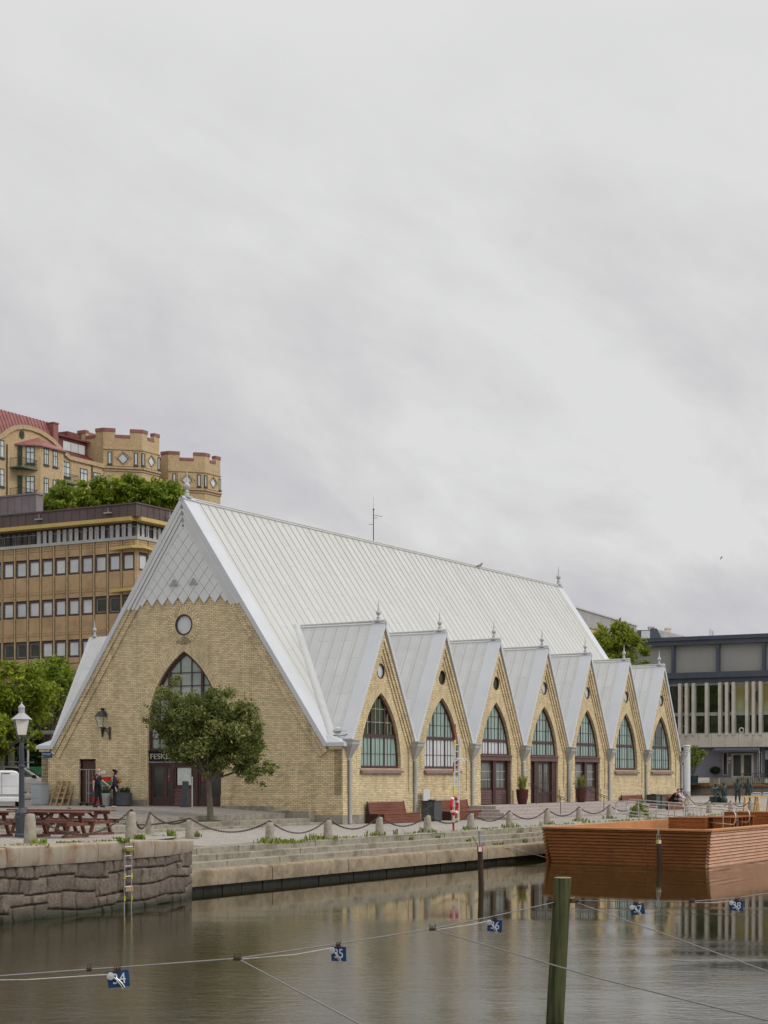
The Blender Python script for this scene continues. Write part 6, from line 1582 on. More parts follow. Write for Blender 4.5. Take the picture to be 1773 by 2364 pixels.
# ---------------------------------------------------------------- hill
def hill_z(x, y):
    f = sm((-x-64)/26.0); g = 26*f; return .6+g
m = gmb(); sheet([-420,-200,-140,-110,-100,-95,-90,-85,-80,-75,-70,-64], [52,60,70,80,95,110,130,160,220,400], hill_z, m)
struct('hill', m, M_soil, 'wooded slope behind the brown office block')
Yh = 178
for i, (bp, bu, lb, mt, sd_) in enumerate((([(125,1158,34,26),(165,1145,40,28),(95,1172,26,22),(140,1175,44,26)], 130, 'bright green tree on the slope at the left, beside the penthouse', M_leaf_mid, 61),
   ([(215,1142,44,30),(255,1135,36,28),(200,1165,40,30),(245,1170,50,24)], 225, 'bright green tree on the slope in front of the corner tower', M_leaf_bright, 62),
   ([(300,1134,40,28),(345,1132,44,28),(330,1155,55,32),(285,1160,40,30)], 318, 'green tree on the slope below the first tower', M_leaf_mid, 63),
   ([(385,1150,34,32),(405,1165,28,28),(370,1175,44,24)], 388, 'green tree on the slope just left of the hall finial', M_leaf_mid, 64))):
    bgtree('slope_tree', lb, bp, bu, Yh+2*i, 22.5, 3.5, .25, 8000, .26, mt, sd_, GH, 3.0, 80)
bgtree('broadleaf_tree', 'lime green tree rising behind the far end of the hall roof', [(1395,1500,34,34),(1430,1470,36,34),(1462,1510,30,36),(1415,1535,44,30),(1450,1545,38,30),(1372,1460,14,22),(1406,1448,20,16),(1475,1485,16,16),(1440,1590,40,40)], 1425, 148, .3, 5.5, .25, 12000, .21, M_leaf_lime, 71, None, 2.6, 110)
# ---------------------------------------------------------------- brown office block on the left
YO = 50.1; XO = -50.0
off = gthing('office_block', 'brown and tan office block with window bands behind the hall gable', 'office block', XO, YO, .8, 0, None, True)
M_tan_p = pm('tan_panel', (.44,.30,.165), (.36,.24,.125), .8, .6, stretch=(1,1,.5), stain=(.26,.17,.09), sscale=.5)
M_brown = pm('brown_metal', (.075,.05,.045), (.055,.038,.034), 1.5, .5, stain=(.05,.032,.028))
M_brown2 = pm('parapet_brown', (.115,.082,.08), (.075,.052,.048), .8, .5, stretch=(1,1,.4))
M_mustard = pm('mustard_band', (.50,.37,.12), (.44,.32,.10), 1.2, .5)
M_cream = pm('cream_strip', (.50,.38,.22), None, 2, .6)
M_gframe2 = pm('olive_railing', (.17,.165,.14), None, 3, .5)
M_lead = pm('lead_edge', (.36,.37,.35), (.28,.29,.27), 2, .5)
of = lambda a, b, d: (a, YO+d, b)              # left face
os_ = lambda a, b, d: (XO-d, a, b)             # right face
XL = -92.0; YR = 112.0
m = MB(); m.box(XL, XO-.16, YO+.16, YR, .5, 22.2); m.build('wall', M_brown, off)
m = MB(); m.box(XL, XO-1.2, YO+1.2, YR, 22.2, 23.9); m.build('recessed_storey', M_brown, off)
m = MB(); m.box(XL, XO-.30, YO+.30, YR, 24.05, 25.1); m.box(XL, XO-.2, YO+.2, YR, 25.1, 25.22)
x = XO-.4
while x > -75: m.box(x-.02, x+.02, YO+.27, YO+.32, 24.05, 25.1); x -= .86
y = YO+1
while y < 75: m.box(XO-.32, XO-.27, y-.02, y+.02, 24.05, 25.1); y += .86
m.build('parapet', M_brown2, off)
m = MB(); m.box(XL, XO-.75, YO+.10, YO+1.2, 23.72, 24.04); m.box(XO-1.2, XO-.10, YO+.75, YR, 23.72, 24.04); m.build('mustard_fascia', M_mustard, off)
m = MB(); m.box(XL, XO+.12, YO-.12, YO+1.3, 22.06, 22.32); m.box(XO-1.3, XO+.12, YO+1.3, YR, 22.06, 22.32); m.build('terrace_edge', M_lead, off)
floors = [19.50, 15.95, 12.38, 8.83, 5.28]; WHH = 1.40
for fn, starts, step, lo in ((of, 18, -1.467, -50.15), (os_, 20, 1.467, YO+.15)):
    s_ = 1 if step > 0 else -1; mm_ = MB(); md = MB()
    for i, z in enumerate(floors):
        mp = MB(); zt = 22.04 if i == 0 else floors[i-1]-.04; zb_ = z+WHH+.1
        for k in range(starts):
            a = lo+step*k; a0, a1 = sorted((a+s_*.15, a+step-s_*.15))
            mp.prism([(a0,zb_),(a1,zb_),(a1,zt),(a0,zt)], -.02, .16, fn)
            if i: mp.prism([(a0,zb_+.45),(a1,zb_+.45),(a1,zb_+.52),(a0,zb_+.52)], -.06, .0, fn); mp.prism([(a0,zb_+.66),(a1,zb_+.66),(a1,zb_+.71),(a0,zb_+.71)], -.045, .0, fn)
            else: md.prism([(a0,zt-.42),(a1,zt-.42),(a1,zt-.395),(a0,zt-.395)], -.028, .0, fn); md.prism([(a0,zt-.22),(a1,zt-.22),(a1,zt-.195),(a0,zt-.195)], -.028, .0, fn)
        mp.build('spandrel_band', M_tan_p, off)
    for k in range(starts): a = lo+step*k; mm_.prism([(a-.045,1),(a+.045,1),(a+.045,22.04),(a-.045,22.04)], -.07, .16, fn)
    mm_.build('mullions', M_cream, off); md.build('panel_joints', M_brown, off)
rs = random.Random(8)
def owin(fn, a0, a1, z0, z1, pane_mat, d=.02, fw=.13):
    m = MB(); m.holed([(a0,z0),(a1,z0),(a1,z1),(a0,z1)], [[(a0+fw,z0+fw),(a1-fw,z0+fw),(a1-fw,z1-fw),(a0+fw,z1-fw)]], d, d+.13, fn); w_ = m.build('window', M_brown, off)
    m = MB(); i = fw-.05; m.prism([(a0+i,z0+i),(a1-i,z0+i),(a1-i,z1-i),(a0+i,z1-i)], d+.07, d+.09, fn); m.build('pane', pane_mat, w_)
    m = MB(); f2 = fw; m.holed([(a0+f2-.0,z0+f2),(a1-f2,z0+f2),(a1-f2,z1-f2),(a0+f2,z1-f2)], [[(a0+f2+.035,z0+f2+.035),(a1-f2-.02,z0+f2+.035),(a1-f2-.02,z1-f2-.035),(a0+f2+.035,z1-f2-.035)]], d+.04, d+.07, fn); m.build('inner_frame', M_bar_white, w_)
for i, z in enumerate(floors[:3]):
    for k in range(11):
        a = -50.15-1.467*k; dark = (i == 1 and k < 3) or (i == 2 and k > 6)
        owin(of, a-1.467+.13, a-.13, z, z+WHH, M_dark if dark else (M_blind if rs.random() < .75 else M_sky))
    for k in range(3):
        if i < 2: a = YO+.15+1.467*k; owin(os_, a+.13, a+1.467-.13, z, z+WHH, M_blind)
# narrow windows of the set-back storey
def nwin(fn, a, w_, pmat): 
    m = MB(); m.holed([(a-w_/2-.05,22.33),(a+w_/2+.05,22.33),(a+w_/2+.05,23.68),(a-w_/2-.05,23.68)], [[(a-w_/2,22.42),(a+w_/2,22.42),(a+w_/2,23.6),(a-w_/2,23.6)]], 1.12, 1.22, fn); q = m.build('window', M_brown, off)
    m = MB(); m.prism([(a-w_/2-.02,22.4),(a+w_/2+.02,22.4),(a+w_/2+.02,23.62),(a-w_/2-.02,23.62)], 1.16, 1.18, fn); m.build('pane', pmat, q)
a = XO-1.62; k = 0
while a > -66.5:
    nwin(of, a, .46, M_dark if a < -61.8 else (M_blind if rs.random() < .6 else M_sky)); k += 1; a -= .66 if k % 4 else .92
a = YO+1.7; k = 0
while a < YO+7: nwin(os_, a, .46, M_blind); k += 1; a += .66 if k % 3 else 1.0
# terrace railing
m = MB(); m.tube([(-75, YO+.0, 23.12), (XO, YO+.0, 23.12), (XO, YO+20, 23.12)], .022, 6)
a = XO
while a > -68:
    for d in (-.09, .09): m.box(a+d-.016, a+d+.016, YO-.02, YO+.01, 22.32, 23.12)
    a -= 1.467
a = YO+1.4
while a < YO+14:
    for d in (-.09, .09): m.box(XO-.03, XO+.02, a+d-.025, a+d+.025, 22.32, 23.12)
    a += 1.467
m.build('terrace_railing', M_gframe2, off)
m = MB()
for zt in (21.62, 18.05): m.add([(XO-2.9,YO-.05,zt-.1),(XO-2.9,YO-.05,zt-.36),(XO+.02,YO-.75,zt-.12),(XO+.02,YO-.75,zt-.36),(XO+.75,YO-.02,zt-.12),(XO+.75,YO-.02,zt-.36),(XO+.05,YO+2.9,zt-.1),(XO+.05,YO+2.9,zt-.36),(XO-.1,YO+.1,zt-.1),(XO-.1,YO+.1,zt-.36)],
   [(0,1,3,2),(2,3,5,4),(4,5,7,6),(0,2,4,6,8),(1,9,7,5,3),(6,7,9,8),(8,9,1,0)])
m.build('mustard_canopy', M_mustard, off)
m = MB(); m.box(XO-.14, XO+.02, YO-.02, YO+.14, 1, 22.04); m.build('corner_strip', M_cream, off)
for a in (-60.8, -53.2): 
    m = MB(); m.box(a-.35, a+.35, YO+.0, YO+.3, 24.45, 24.55); m.tube([(a,YO+.2,24.5),(a,YO+.2,24.95)], .03, 6); m.build('camera_bracket', M_lead, off)
m = MB(); m.box(XO-.0, XO+.3, YO+4.2, YO+4.9, 24.45, 24.55); m.tube([(XO+.1,YO+4.5,24.5),(XO+.1,YO+4.5,24.95)], .03, 6); m.build('camera_bracket', M_lead, off)
m = MB(); xp = fpl(83, 1140, YO+6)[0]; m.box(XL, xp, YO+6, YO+7, 25.0, fpl(83, 1137, YO+6)[1]-.15); x = xp
while x > -80: m.box(x-.03, x+.03, YO+5.96, YO+6.02, 25.2, fpl(83, 1137, YO+6)[1]-.2); x -= .85
m.box(XL, xp+.1, YO+5.9, YO+7.1, fpl(83, 1137, YO+6)[1]-.15, fpl(83, 1137, YO+6)[1]); m.build('penthouse', pm('penthouse_metal', (.21,.18,.19), (.16,.135,.14), .8, .5), off)
# ---------------------------------------------------------------- castle-like apartment house on the hill
T = -96.0
cas = gthing('castle_house', 'castle-like yellow brick apartment house with red metal roofs and battlemented towers on the hill', 'apartment house', T, 85, 24, 0, None, True)
M_redroof = pm('red_sheet_roof', (.16,.045,.042), (.115,.03,.028), 1.5, .5, stain=(.20,.075,.07))
M_redlight = pm('pale_red_sheet', (.27,.11,.105), (.20,.07,.067), 1.5, .5)
M_gframe = pm('green_window_frame', (.035,.06,.045), None, 3, .5)
M_stone = pm('stone_band', (.45,.33,.20), None, 3, .8)
cf = lambda a, b, d: (T-d, a, b)
CORN = 40.35
def c1(x, y): return spl(x*.1507, 930+y*.1507, T)
out = [(70,24),(127,24),(127,CORN),(96.6,CORN)]
prof = [(96.1,40.62),(95.4,40.87),(94.6,41.35),(93.6,41.90),(92.4,42.30),(91.2,42.56),(89.8,42.68),(88.2,42.6),(87.0,42.3),(85.9,41.75),(85.0,41.1),(84.0,40.6),(83.0,40.35)]
out += prof+[(70,CORN)]
m = MB(); m.holed(out, [], 0, .5, cf); m.box(T-14, T-.5, 70, 127, 24, CORN-.1); m.build('wall', M_cbrick, cas)
m = MB()
for (a0, b0), (a1, b1) in zip([(103.5,CORN),(96.6,CORN)]+prof, [(96.6,CORN)]+prof+[(70,CORN)]): m.bar((T+.12, a0, b0+.06), (T+.12, a1, b1+.06), .5, .22, (1,0,0))
m.bar((T+.12,114.5,CORN),(T+.12,117.5,CORN),.5,.22,(1,0,0)); m.bar((T+.12,103,CORN),(T+.12,127,CORN-.0),.45,.2,(1,0,0)); m.build('cornice', M_stone, cas)
m = MB()
m.prism([(70,CORN),(102.6,CORN),(102.6,CORN+.9),(96,43.3),(85,44.0),(70,44.0)], .9, 1.6, cf) if False else None
def roofslab(y0, y1, zt, d1, mat, nm):
    m = MB(); m.add([(T-.3,y0,CORN+.05),(T-.3,y1,CORN+.05),(T-d1,y1,zt),(T-d1,y0,zt),(T-13,y0,CORN+.1),(T-13,y1,CORN+.1)], [(0,1,2,3),(3,2,5,4),(0,3,4),(1,5,2)])
    y = y0+.4
    while y < y1: m.bar((T-.3+.03,y,CORN+.08),(T-d1+.03,y,zt+.03),.05,.08,(0,1,0)); y += .62
    return m.build(nm, mat, cas)
roofslab(84.9, 95.3, 44.7, 2.2, M_redlight, 'arched_gable_roof'); roofslab(70, 84.2, 43.6, 2.0, M_redroof, 'roof'); roofslab(95.6, 103.6, 42.0, 2.6, M_redroof, 'roof'); roofslab(113.5, 117, 42.0, 2.6, M_redroof, 'roof')
for y0, y1, zt in ((84.1,85.1,45.0),(95.0,95.9,44.4)): m = MB(); m.box(T-7, T-1.0, y0, y1, CORN-1, zt); m.box(T-7.1, T-.9, y0-.05, y1+.05, zt, zt+.15); m.build('fire_wall', M_redlight, cas)
m = MB(); m.box(T-6, T-2.2, 96.0, 97.3, CORN, 43.9); m.box(T-8, T-2.4, 97.3, 103, CORN, 43.4); m.box(T-8.2, T-2.0, 97.2, 103.1, 43.4, 43.6); m.box(T-5, T-3, 100.0, 102.0, 43.5, 44.5); m.build('red_dormer', M_redroof, cas)
for a0, a1 in ((98.4,99.8),(99.9,101.2),(101.3,102.5)):
    m = MB(); m.box(T-2.42, T-2.36, a0, a1, 41.9, 43.0); m.build('dormer_window', M_sky, cas)
m = MB(); m.box(T-8, T-2.4, 114.5, 117.5, CORN, 43.4); m.box(T-8.2, T-2.0, 114.0, 117.5, 43.4, 43.6); m.build('red_dormer', M_redroof, cas)
m = MB(); m.box(T-2.42, T-2.36, 115.0, 116.6, 42.0, 43.0); m.build('dormer_window', M_sky, cas)
def cwin(fn, a0, a1, z0, z1, d=0.0, pane=None, cross=True, arched=False):
    m = MB(); fw = .09; m.holed([(a0,z0),(a1,z0),(a1,z1),(a0,z1)], [[(a0+fw,z0+fw),(a1-fw,z0+fw),(a1-fw,z1-fw),(a0+fw,z1-fw)]], d-.07, d+.05, fn)
    if cross:
        c = (a0+a1)/2; m.prism([(c-.045,z0),(c+.045,z0),(c+.045,z1),(c-.045,z1)], d-.05, d+.0, fn); zc = z0+(z1-z0)*.66; m.prism([(a0,zc-.04),(a1,zc-.04),(a1,zc+.04),(a0,zc+.04)], d-.052, d, fn)
    m.prism([(a0-.08,z0-.16),(a1+.08,z0-.16),(a1+.08,z0),(a0-.08,z0)], d-.16, d+.02, fn)
    w_ = m.build('window', M_gframe, cas); m = MB(); m.prism([(a0+.05,z0+.05),(a1-.05,z0+.05),(a1-.05,z1-.05),(a0+.05,z1-.05)], d-.03, d-.01, fn); m.build('pane', pane or M_blind, w_)
def cw_px(x0, y0, x1, y1, **k):
    a0, z1 = c1(x0, y0); a1, z0 = c1(x1, y1); zt = c1((x0+x1)/2, (y0+y0)/2)[1]; cwin(cf, a0, a1, z0+.0, z1-.05, **k)
for q in ((-45,545,60,850),(-45,985,60,1290),(950,880,1070,1150),(1225,990,1335,1230),(1430,1050,1535,1265),(945,1300,1068,1560),(1225,1400,1335,1640)): cw_px(*q)
# oriel: a half-octagon bay with windows, hipped red roof
OD = 1.9; op = [(T,87.2),(T+OD,89.3),(T+OD,93.4),(T,95.0)]
m = MB(); vs = [(x,y,z) for z in (28,40.55) for x, y in op]; m.add(vs, [(0,1,5,4),(1,2,6,5),(2,3,7,6),(3,2,1,0),(4,5,6,7)]); orl = m.build('oriel', M_cbrick, cas)
m = MB(); e = .3; rp = [(T,86.9,40.5),(T+OD+e,89.1,40.5),(T+OD+e,93.6,40.5),(T,95.3,40.5)]; apx = (T-.2,91.0,42.0); m.add(rp+[apx,(T+OD*.5,91.2,41.35)]+[(x,y,z-.14) for x,y,z in rp], [(0,1,5,4),(1,2,5),(2,3,4,5),(0,6,7,1),(1,7,8,2),(2,8,9,3),(6,9,8,7)]); m.build('oriel_roof', M_redlight, cas)
def edge_fn(p, q):                                  # plane through a wall edge; a measured from p
    d = Vector((q[0]-p[0], q[1]-p[1])); L_ = d.length; d.normalize(); n_ = Vector((d.y, -d.x)); 
    return (lambda a, b, dd: (p[0]+d.x*a-n_.x*dd, p[1]+d.y*a-n_.y*dd, b)), L_
f1, L1_ = edge_fn(op[0], op[1]); f2_, L2_ = edge_fn(op[1], op[2])
for z in (38.35, 34.95):
    cwin(f1, 1.15, 2.15, z, z+1.95); cwin(f1, .2, .75, z-.5, z+1.95, pane=M_dgreen, cross=False)
    cwin(f2_, .55, 1.35, z+.05, z+1.95); cwin(f2_, 2.15, 2.95, z+.05, z+1.95)
for z in (37.75, 34.3):                             # balconies tucked beside the oriel
    m = MB(); m.box(T, T+1.7, 86.2, 89.2, z-.18, z-.02); bal = m.build('balcony', pm('green_balcony', (.10,.14,.11), None, 3, .6), cas)
    m = MB()
    for k in range(16): m.tube([(T+1.65, 86.25+.19*k, z), (T+1.65, 86.25+.19*k, z+.95)], .018, 5)
    for k in range(8): m.tube([(T+.1+.2*k, 86.25, z), (T+.1+.2*k, 86.25, z+.95)], .018, 5)
    m.tube([(T, 86.25, z+.95), (T+1.65, 86.25, z+.95), (T+1.65, 89.2, z+.95)], .03, 5); m.build('railing', M_gframe, bal)
for z, y0 in ((37.2,94.4), ):
    m = MB(); m.box(T, T+1.3, y0, y0+2.6, z-.18, z-.02); bal = m.build('balcony', bpy.data.materials['green_balcony'], cas); m = MB()
    for k in range(14): m.tube([(T+1.25, y0+.05+.19*k, z), (T+1.25, y0+.05+.19*k, z+.95)], .018, 5)
    m.tube([(T, y0+.05, z+.95), (T+1.25, y0+.05, z+.95), (T+1.25, y0+2.55, z+.95), (T, y0+2.55, z+.95)], .03, 5); m.tube([(T+1.2,y0+.05,z),(T+1.2,y0+.05,z+3.3),(T,y0+.05,z+3.3)], .03, 5); m.build('railing', M_gframe, bal)
m = MB(); m.box(T, T+1.5, 101.0, 105.6, 35.2, 36.3); m.build('balcony', pm('slate_balcony', (.05,.065,.06), None, 3, .6), cas)
for y, z in ((88.2,41.75),(94.0,40.75)):
    m = MB(); m.prism(circle(y, z, .42, .5, 18), -.08, .03, cf); w_ = m.build('oval_window', M_gframe, cas); m = MB(); m.prism(circle(y, z, .32, .4, 18), -.1, -.07, cf); m.build('pane', M_dgreen, w_)
m = MB()
for y in (85.6, 95.2, 100.9): m.tube([(T+.12,y,24),(T+.12,y,40.2)], .07, 6)
m.build('downpipe', M_brown, cas)
# towers
def tower(ya, ztop, zc):
    d = 3.4; L_ = 3.5; p = [(T,ya),(T+d,ya+d),(T+d,ya+d+L_),(T,ya+2*d+L_)]
    m = MB(); pb = p+[(T-4,ya+2*d+L_),(T-4,ya)]; n = len(pb); zs = (24, ztop-1.0)
    m.add([(x,y,z) for z in zs for x, y in pb], [(i, (i+1) % n, n+(i+1) % n, n+i) for i in range(n)]+[tuple(range(n, 2*n))])
    for (a, b) in zip(pb, pb[1:]+pb[:1]):           # battlements
        f, l = edge_fn(a, b); t = .55
        for s0, s1 in ((0,.31),(.69,1.0)): m.prism([(l*s0,ztop-1.0),(l*s1,ztop-1.0),(l*s1,ztop-.12),(l*s0,ztop-.12)], 0, t, f)
        m.prism([(l*.31,ztop-1.0),(l*.69,ztop-1.0),(l*.69,ztop-.85),(l*.31,ztop-.85)], 0, t, f)
    tw = m.build('tower', M_cbrick, cas)
    m = MB()
    for (a, b) in zip(pb, pb[1:]+pb[:1]):
        f, l = edge_fn(a, b)
        for s0, s1 in ((-.01,.31),(.69,1.01)): m.prism([(l*s0,ztop-.12),(l*s1,ztop-.12),(l*s1,ztop+.28),(l*s0,ztop+.28)], -.07, .62, f)
        m.prism([(l*.31+.005,ztop-.85),(l*.69-.005,ztop-.85),(l*.69-.005,ztop-.5),(l*.31+.005,ztop-.5)], -.07, .62, f)
    m.build('coping', M_redlight, tw)
    m = MB()
    for a, b in zip(p, p[1:]):
        f, l = edge_fn(a, b)
        for z, h, pr in ((zc,.22,.22),(zc-.3,.12,.12),(ztop-2.35,.14,.12)): m.prism([(-.05,z),(l+.05,z),(l+.05,z+h),(-.05,z+h)], -pr, .05, f)
    m.build('string_course', M_stone, tw)
    for (a, b) in ((p[0],p[1]),(p[1],p[2])):
        f, l = edge_fn(a, b); c = l/2; zm = (zc+ztop-2.35)/2+.1
        cwin(f, c-1.85, c-1.4, zm-.75, zm+.8, pane=M_sky, cross=False); cwin(f, c+1.4, c+1.85, zm-.75, zm+.8, pane=M_sky, cross=False)
        m = MB(); dm = lambda r, rz: [(c, zm-rz), (c+r, zm), (c, zm+rz), (c-r, zm)]
        m.holed([(c-1.2,zm-.95),(c+1.2,zm-.95),(c+1.2,zm+.95),(c-1.2,zm+.95)], [dm(1.1,.9)], -.10, .02, f); m.holed(dm(.98,.82), [dm(.74,.72)], -.07, .02, f); w_ = m.build('diamond_panel', M_cbrick, cas)
        m = MB(); m.holed(dm(.74,.72), [dm(.62,.62)], -.11, .0, f); m.build('diamond_frame', M_gframe, w_); m = MB(); m.prism(dm(.63,.63), -.05, -.03, f); m.build('pane', M_blind, w_)
    f, l = edge_fn(p[0], p[1]); cwin(f, l*.44, l*.44+1.1, zc-3.6, zc-1.4, pane=M_blind); 
    cwin(f, .6, 1.4, zc-3.4, zc-2.0, pane=M_blind, cross=False)
    f, l = edge_fn(p[1], p[2]); cwin(f, l*.5-.8, l*.5+.8, zc-3.2, zc-1.5, pane=M_blind)
tower(103.2, 44.9, 40.2); tower(116.6, 44.2, 39.5)
m = MB(); m.box(T-10, T+.2, 110, 118, 24, 38.6); m.build('link_wing', M_cbrick, cas)
# ---------------------------------------------------------------- grey building on the right
YG = 81.7
gb = gthing('grey_building', 'modern building with slate grey top storey over pale concrete fins and dark glass', 'office building', -12, YG, 2.0, 0, None, True)
gf = lambda a, b, d: (a, YG+d, b)
M_slate = pm('slate_metal', (.075,.088,.115), (.058,.068,.09), 1.2, .45)
M_gpanel = pm('grey_screen', (.30,.30,.285), (.27,.27,.255), .5, .6)
M_conc = pm('pale_concrete_fin', (.60,.555,.48), (.50,.46,.40), 1.5, .85, stain=(.42,.38,.32))
m = MB(); m.box(-34, 6, YG+.55, YG+16, 4.72, 10.4); m.build('core', M_black, gb)
m = MB(); m.box(-34, 6, YG+.35, YG+16, 10.9, 13.9); m.build('grey_screen', M_gpanel, gb)
m = MB(); m.box(-34.2, 6.2, YG-.15, YG+16, 13.84, 14.25); m.box(-34.3, 6.3, YG-.3, YG+16, 14.25, 14.36); m.box(-34.0, 6.0, YG+.2, YG+16, 14.36, 14.62)
m.box(-34.2, 6.2, YG-.1, YG+16, 10.87, 11.38); m.box(-34.1, 6.1, YG+.15, YG+16, 10.42, 10.87)
x = -14.23-4.16*4
while x < 6: m.box(x-.14, x+.14, YG-.05, YG+.4, 11.38, 13.84); x += 4.16
x = -33
while x < 6: m.box(x-.04, x+.04, YG-.33, YG+.5, 14.2, 14.4); x += 1.4
m.build('slate_frame', M_slate, gb)
fins = [-13.59, -12.97, -12.32, -11.1, -9.88, -9.25, -8.64, -7.42, -6.82, -6.2]
fins = [x-3.69 for x in fins[:6]][:-0 or None]+fins if False else [-22.2,-21.5,-20.3,-19.7,-19.05,-17.8,-16.6,-16.0,-14.8]+fins+[-4.98,-4.35,-3.7,-2.5,-1.3,-.65,0,1.2]
m = MB()
for x in fins: m.box(x-.13, x+.13, YG-.12, YG+.5, 5.75, 10.42)
m.build('concrete_fins', M_conc, gb)
m = MB(); x = -34
while x < 6: m.box(x+.01, x+1.22, YG-.02, YG+.5, 4.70, 5.88); x += 1.23
m.build('spandrel', M_conc, gb)
for j, (a, b) in enumerate(zip(fins, fins[1:])):
    if b < -15 or a > -3: continue
    wide = b-a > 1
    rightish = a > -9.0
    m = MB(); m.box(a+.13, b-.13, YG+.25, YG+.45, 7.50, 7.80); m.box(a+.13, b-.13, YG+.1, YG+.5, 5.84, 5.97); m.box(a+.13, b-.13, YG+.28, YG+.45, 10.22, 10.42)
    if not wide and j % 3 == 0:
        for z in (6.6, 8.4, 9.3): m.box(a+.13, b-.13, YG+.26, YG+.4, z-.03, z+.03)
    m.box(a+.13, a+.16, YG+.3, YG+.45, 5.86, 10.4); m.box(b-.16, b-.13, YG+.3, YG+.45, 5.86, 10.4); w_ = m.build('window', M_lead, gb)
    for z0, z1, mt in ((5.95,7.52,M_dgreen), (7.78,10.24, M_olive if rightish else M_dgreen)):
        m = MB(); m.box(a+.12, b-.12, YG+.36, YG+.38, z0, z1); m.build('pane', mt, w_)
    if not wide and rightish and j % 3 == 0 or (abs(a+9.25) < .01) or (abs(a+6.82) < .01):
        m = MB(); c = (a+b)/2; m.holed([(c-.19,8.75),(c+.19,8.75),(c+.19,9.55),(c-.19,9.55)], [[(c-.12,8.82),(c+.12,8.82),(c+.12,9.48),(c-.12,9.48)]], .18, .33, gf); m.build('casement', M_slate, w_)
m = MB(); m.tube([(-8.0+.2*math.cos(2*math.pi*k/16), YG+.30, 6.18+.2*math.sin(2*math.pi*k/16)) for k in range(16)], .06, 6, closed=True); m.build('ring_ornament', M_white, gb)
m = MB(); m.box(-34, 6, YG+.8, YG+1.2, 2.0, 4.70); m.build('ground_floor_wall', pm('lavender_wall', (.24,.235,.29), (.2,.195,.245), 2, .7), gb)
m = MB(); m.box(-34, -13.4, YG+.5, YG+.8, 2.0, 4.7); m.build('ground_floor_glass', M_dark, gb)
m = MB(); m.add([(-10.2,YG+.4,4.75),(-6.3,YG+.4,4.75),(-6.2,YG-.9,4.42),(-10.3,YG-.9,4.42),(-10.2,YG+.4,4.3),(-6.3,YG+.4,4.3),(-6.2,YG-.9,4.25),(-10.3,YG-.9,4.25)], [(0,1,2,3),(7,6,5,4),(3,2,6,7),(0,3,7,4),(1,5,6,2)]); m.build('awning', M_slate, gb)
m = MB()
for b in ((-9.05,-8.88,2.0,4.15),(-7.22,-7.05,2.0,4.15),(-8.18,-7.92,2.0,4.15),(-8.88,-7.22,4.0,4.15),(-8.88,-7.22,2.0,2.14)): m.box(b[0], b[1], YG+.68, YG+.78, b[2], b[3])
ed = m.build('entrance_door', M_conc, gb); m = MB(); m.box(-8.9, -7.2, YG+.72, YG+.74, 2.1, 4.05); m.build('pane', M_dark, ed)
for a, b in ((-9.85,-9.4),(-6.7,-6.3)):
    m = MB(); m.holed([(a,2.2),(b,2.2),(b,4.25),(a,4.25)], [[(a+.06,2.26),(b-.06,2.26),(b-.06,4.19),(a+.06,4.19)]], .68, .8, gf); w_ = m.build('side_window', M_conc, gb); m = MB(); m.box(a+.05,b-.05,YG+.73,YG+.75,2.25,4.2); m.build('pane', M_dark, w_)
m = MB(); m.box(-9.36,-9.12,YG+.74,YG+.8,3.55,3.85); m.box(-9.34,-9.2,YG+.74,YG+.8,3.25,3.42); m.build('notice', M_white, gb)
m = MB(); m.tube([(-6.05,YG-.85,2.0),(-6.05,YG-.85,4.3),(-6.25,YG-.4,4.5)], .04, 8); m.build('canopy_post', M_steel, gb)
m = MB(); m.box(-6.0, -3.6, YG+.6, YG+.7, 2.0, 4.5); m.build('shop_window', M_dark, gb); m = MB(); m.box(-5.95,-3.7,YG+.55,YG+.6,3.6,4.4); m.build('blind', M_curtain, gb)
# terrace in front
ter = gthing('stone_terrace', 'raised stone terrace with a rusty timber rim in front of the grey building', 'terrace', -10, 78.5, 0, 0, None, True)
m = MB(); m.box(-34, 6, 77.6, YG+1.2, -.1, 1.28); m.box(-34, 6, 77.2, 77.6, -.1, 1.0); m.box(-34, 6, 76.8, 77.2, -.1, .74); m.build('stone_steps', pm('terrace_stone', (.20,.165,.13), (.13,.105,.085), 4, .85, bump=.4, bscale=10), ter)
m = MB(); m.box(-34, 6, 77.45, 77.75, 1.26, 1.42); m.build('timber_rim', pm('rusty_timber', (.27,.14,.05), (.19,.09,.035), 3, .7), ter)
m = MB()
for k in range(4): m.box(-9.7, -6.0, 79.0+.35*k, YG+.6, 1.28+.18*k, 1.28+.18*(k+1)-.004)
m.build('door_steps', M_granite2, ter); m = MB(); m.box(-9.75,-8.95,78.5,79.0,1.28,2.0); m.build('stone_block', M_granite2, ter)
pt = gthing('potted_tree', 'small spreading tree in a dark green tub on the terrace', 'tree', -11.3, 78.6, 1.28)
m = MB(); m.lathe([(.40,0),(.44,.1),(.50,.9),(.46,.9),(.44,.82)], 18); m.build('tub', M_tub, pt, smooth=True)
rnd = random.Random(12); m = MB(); V_ = []; F_ = []; A_l = []
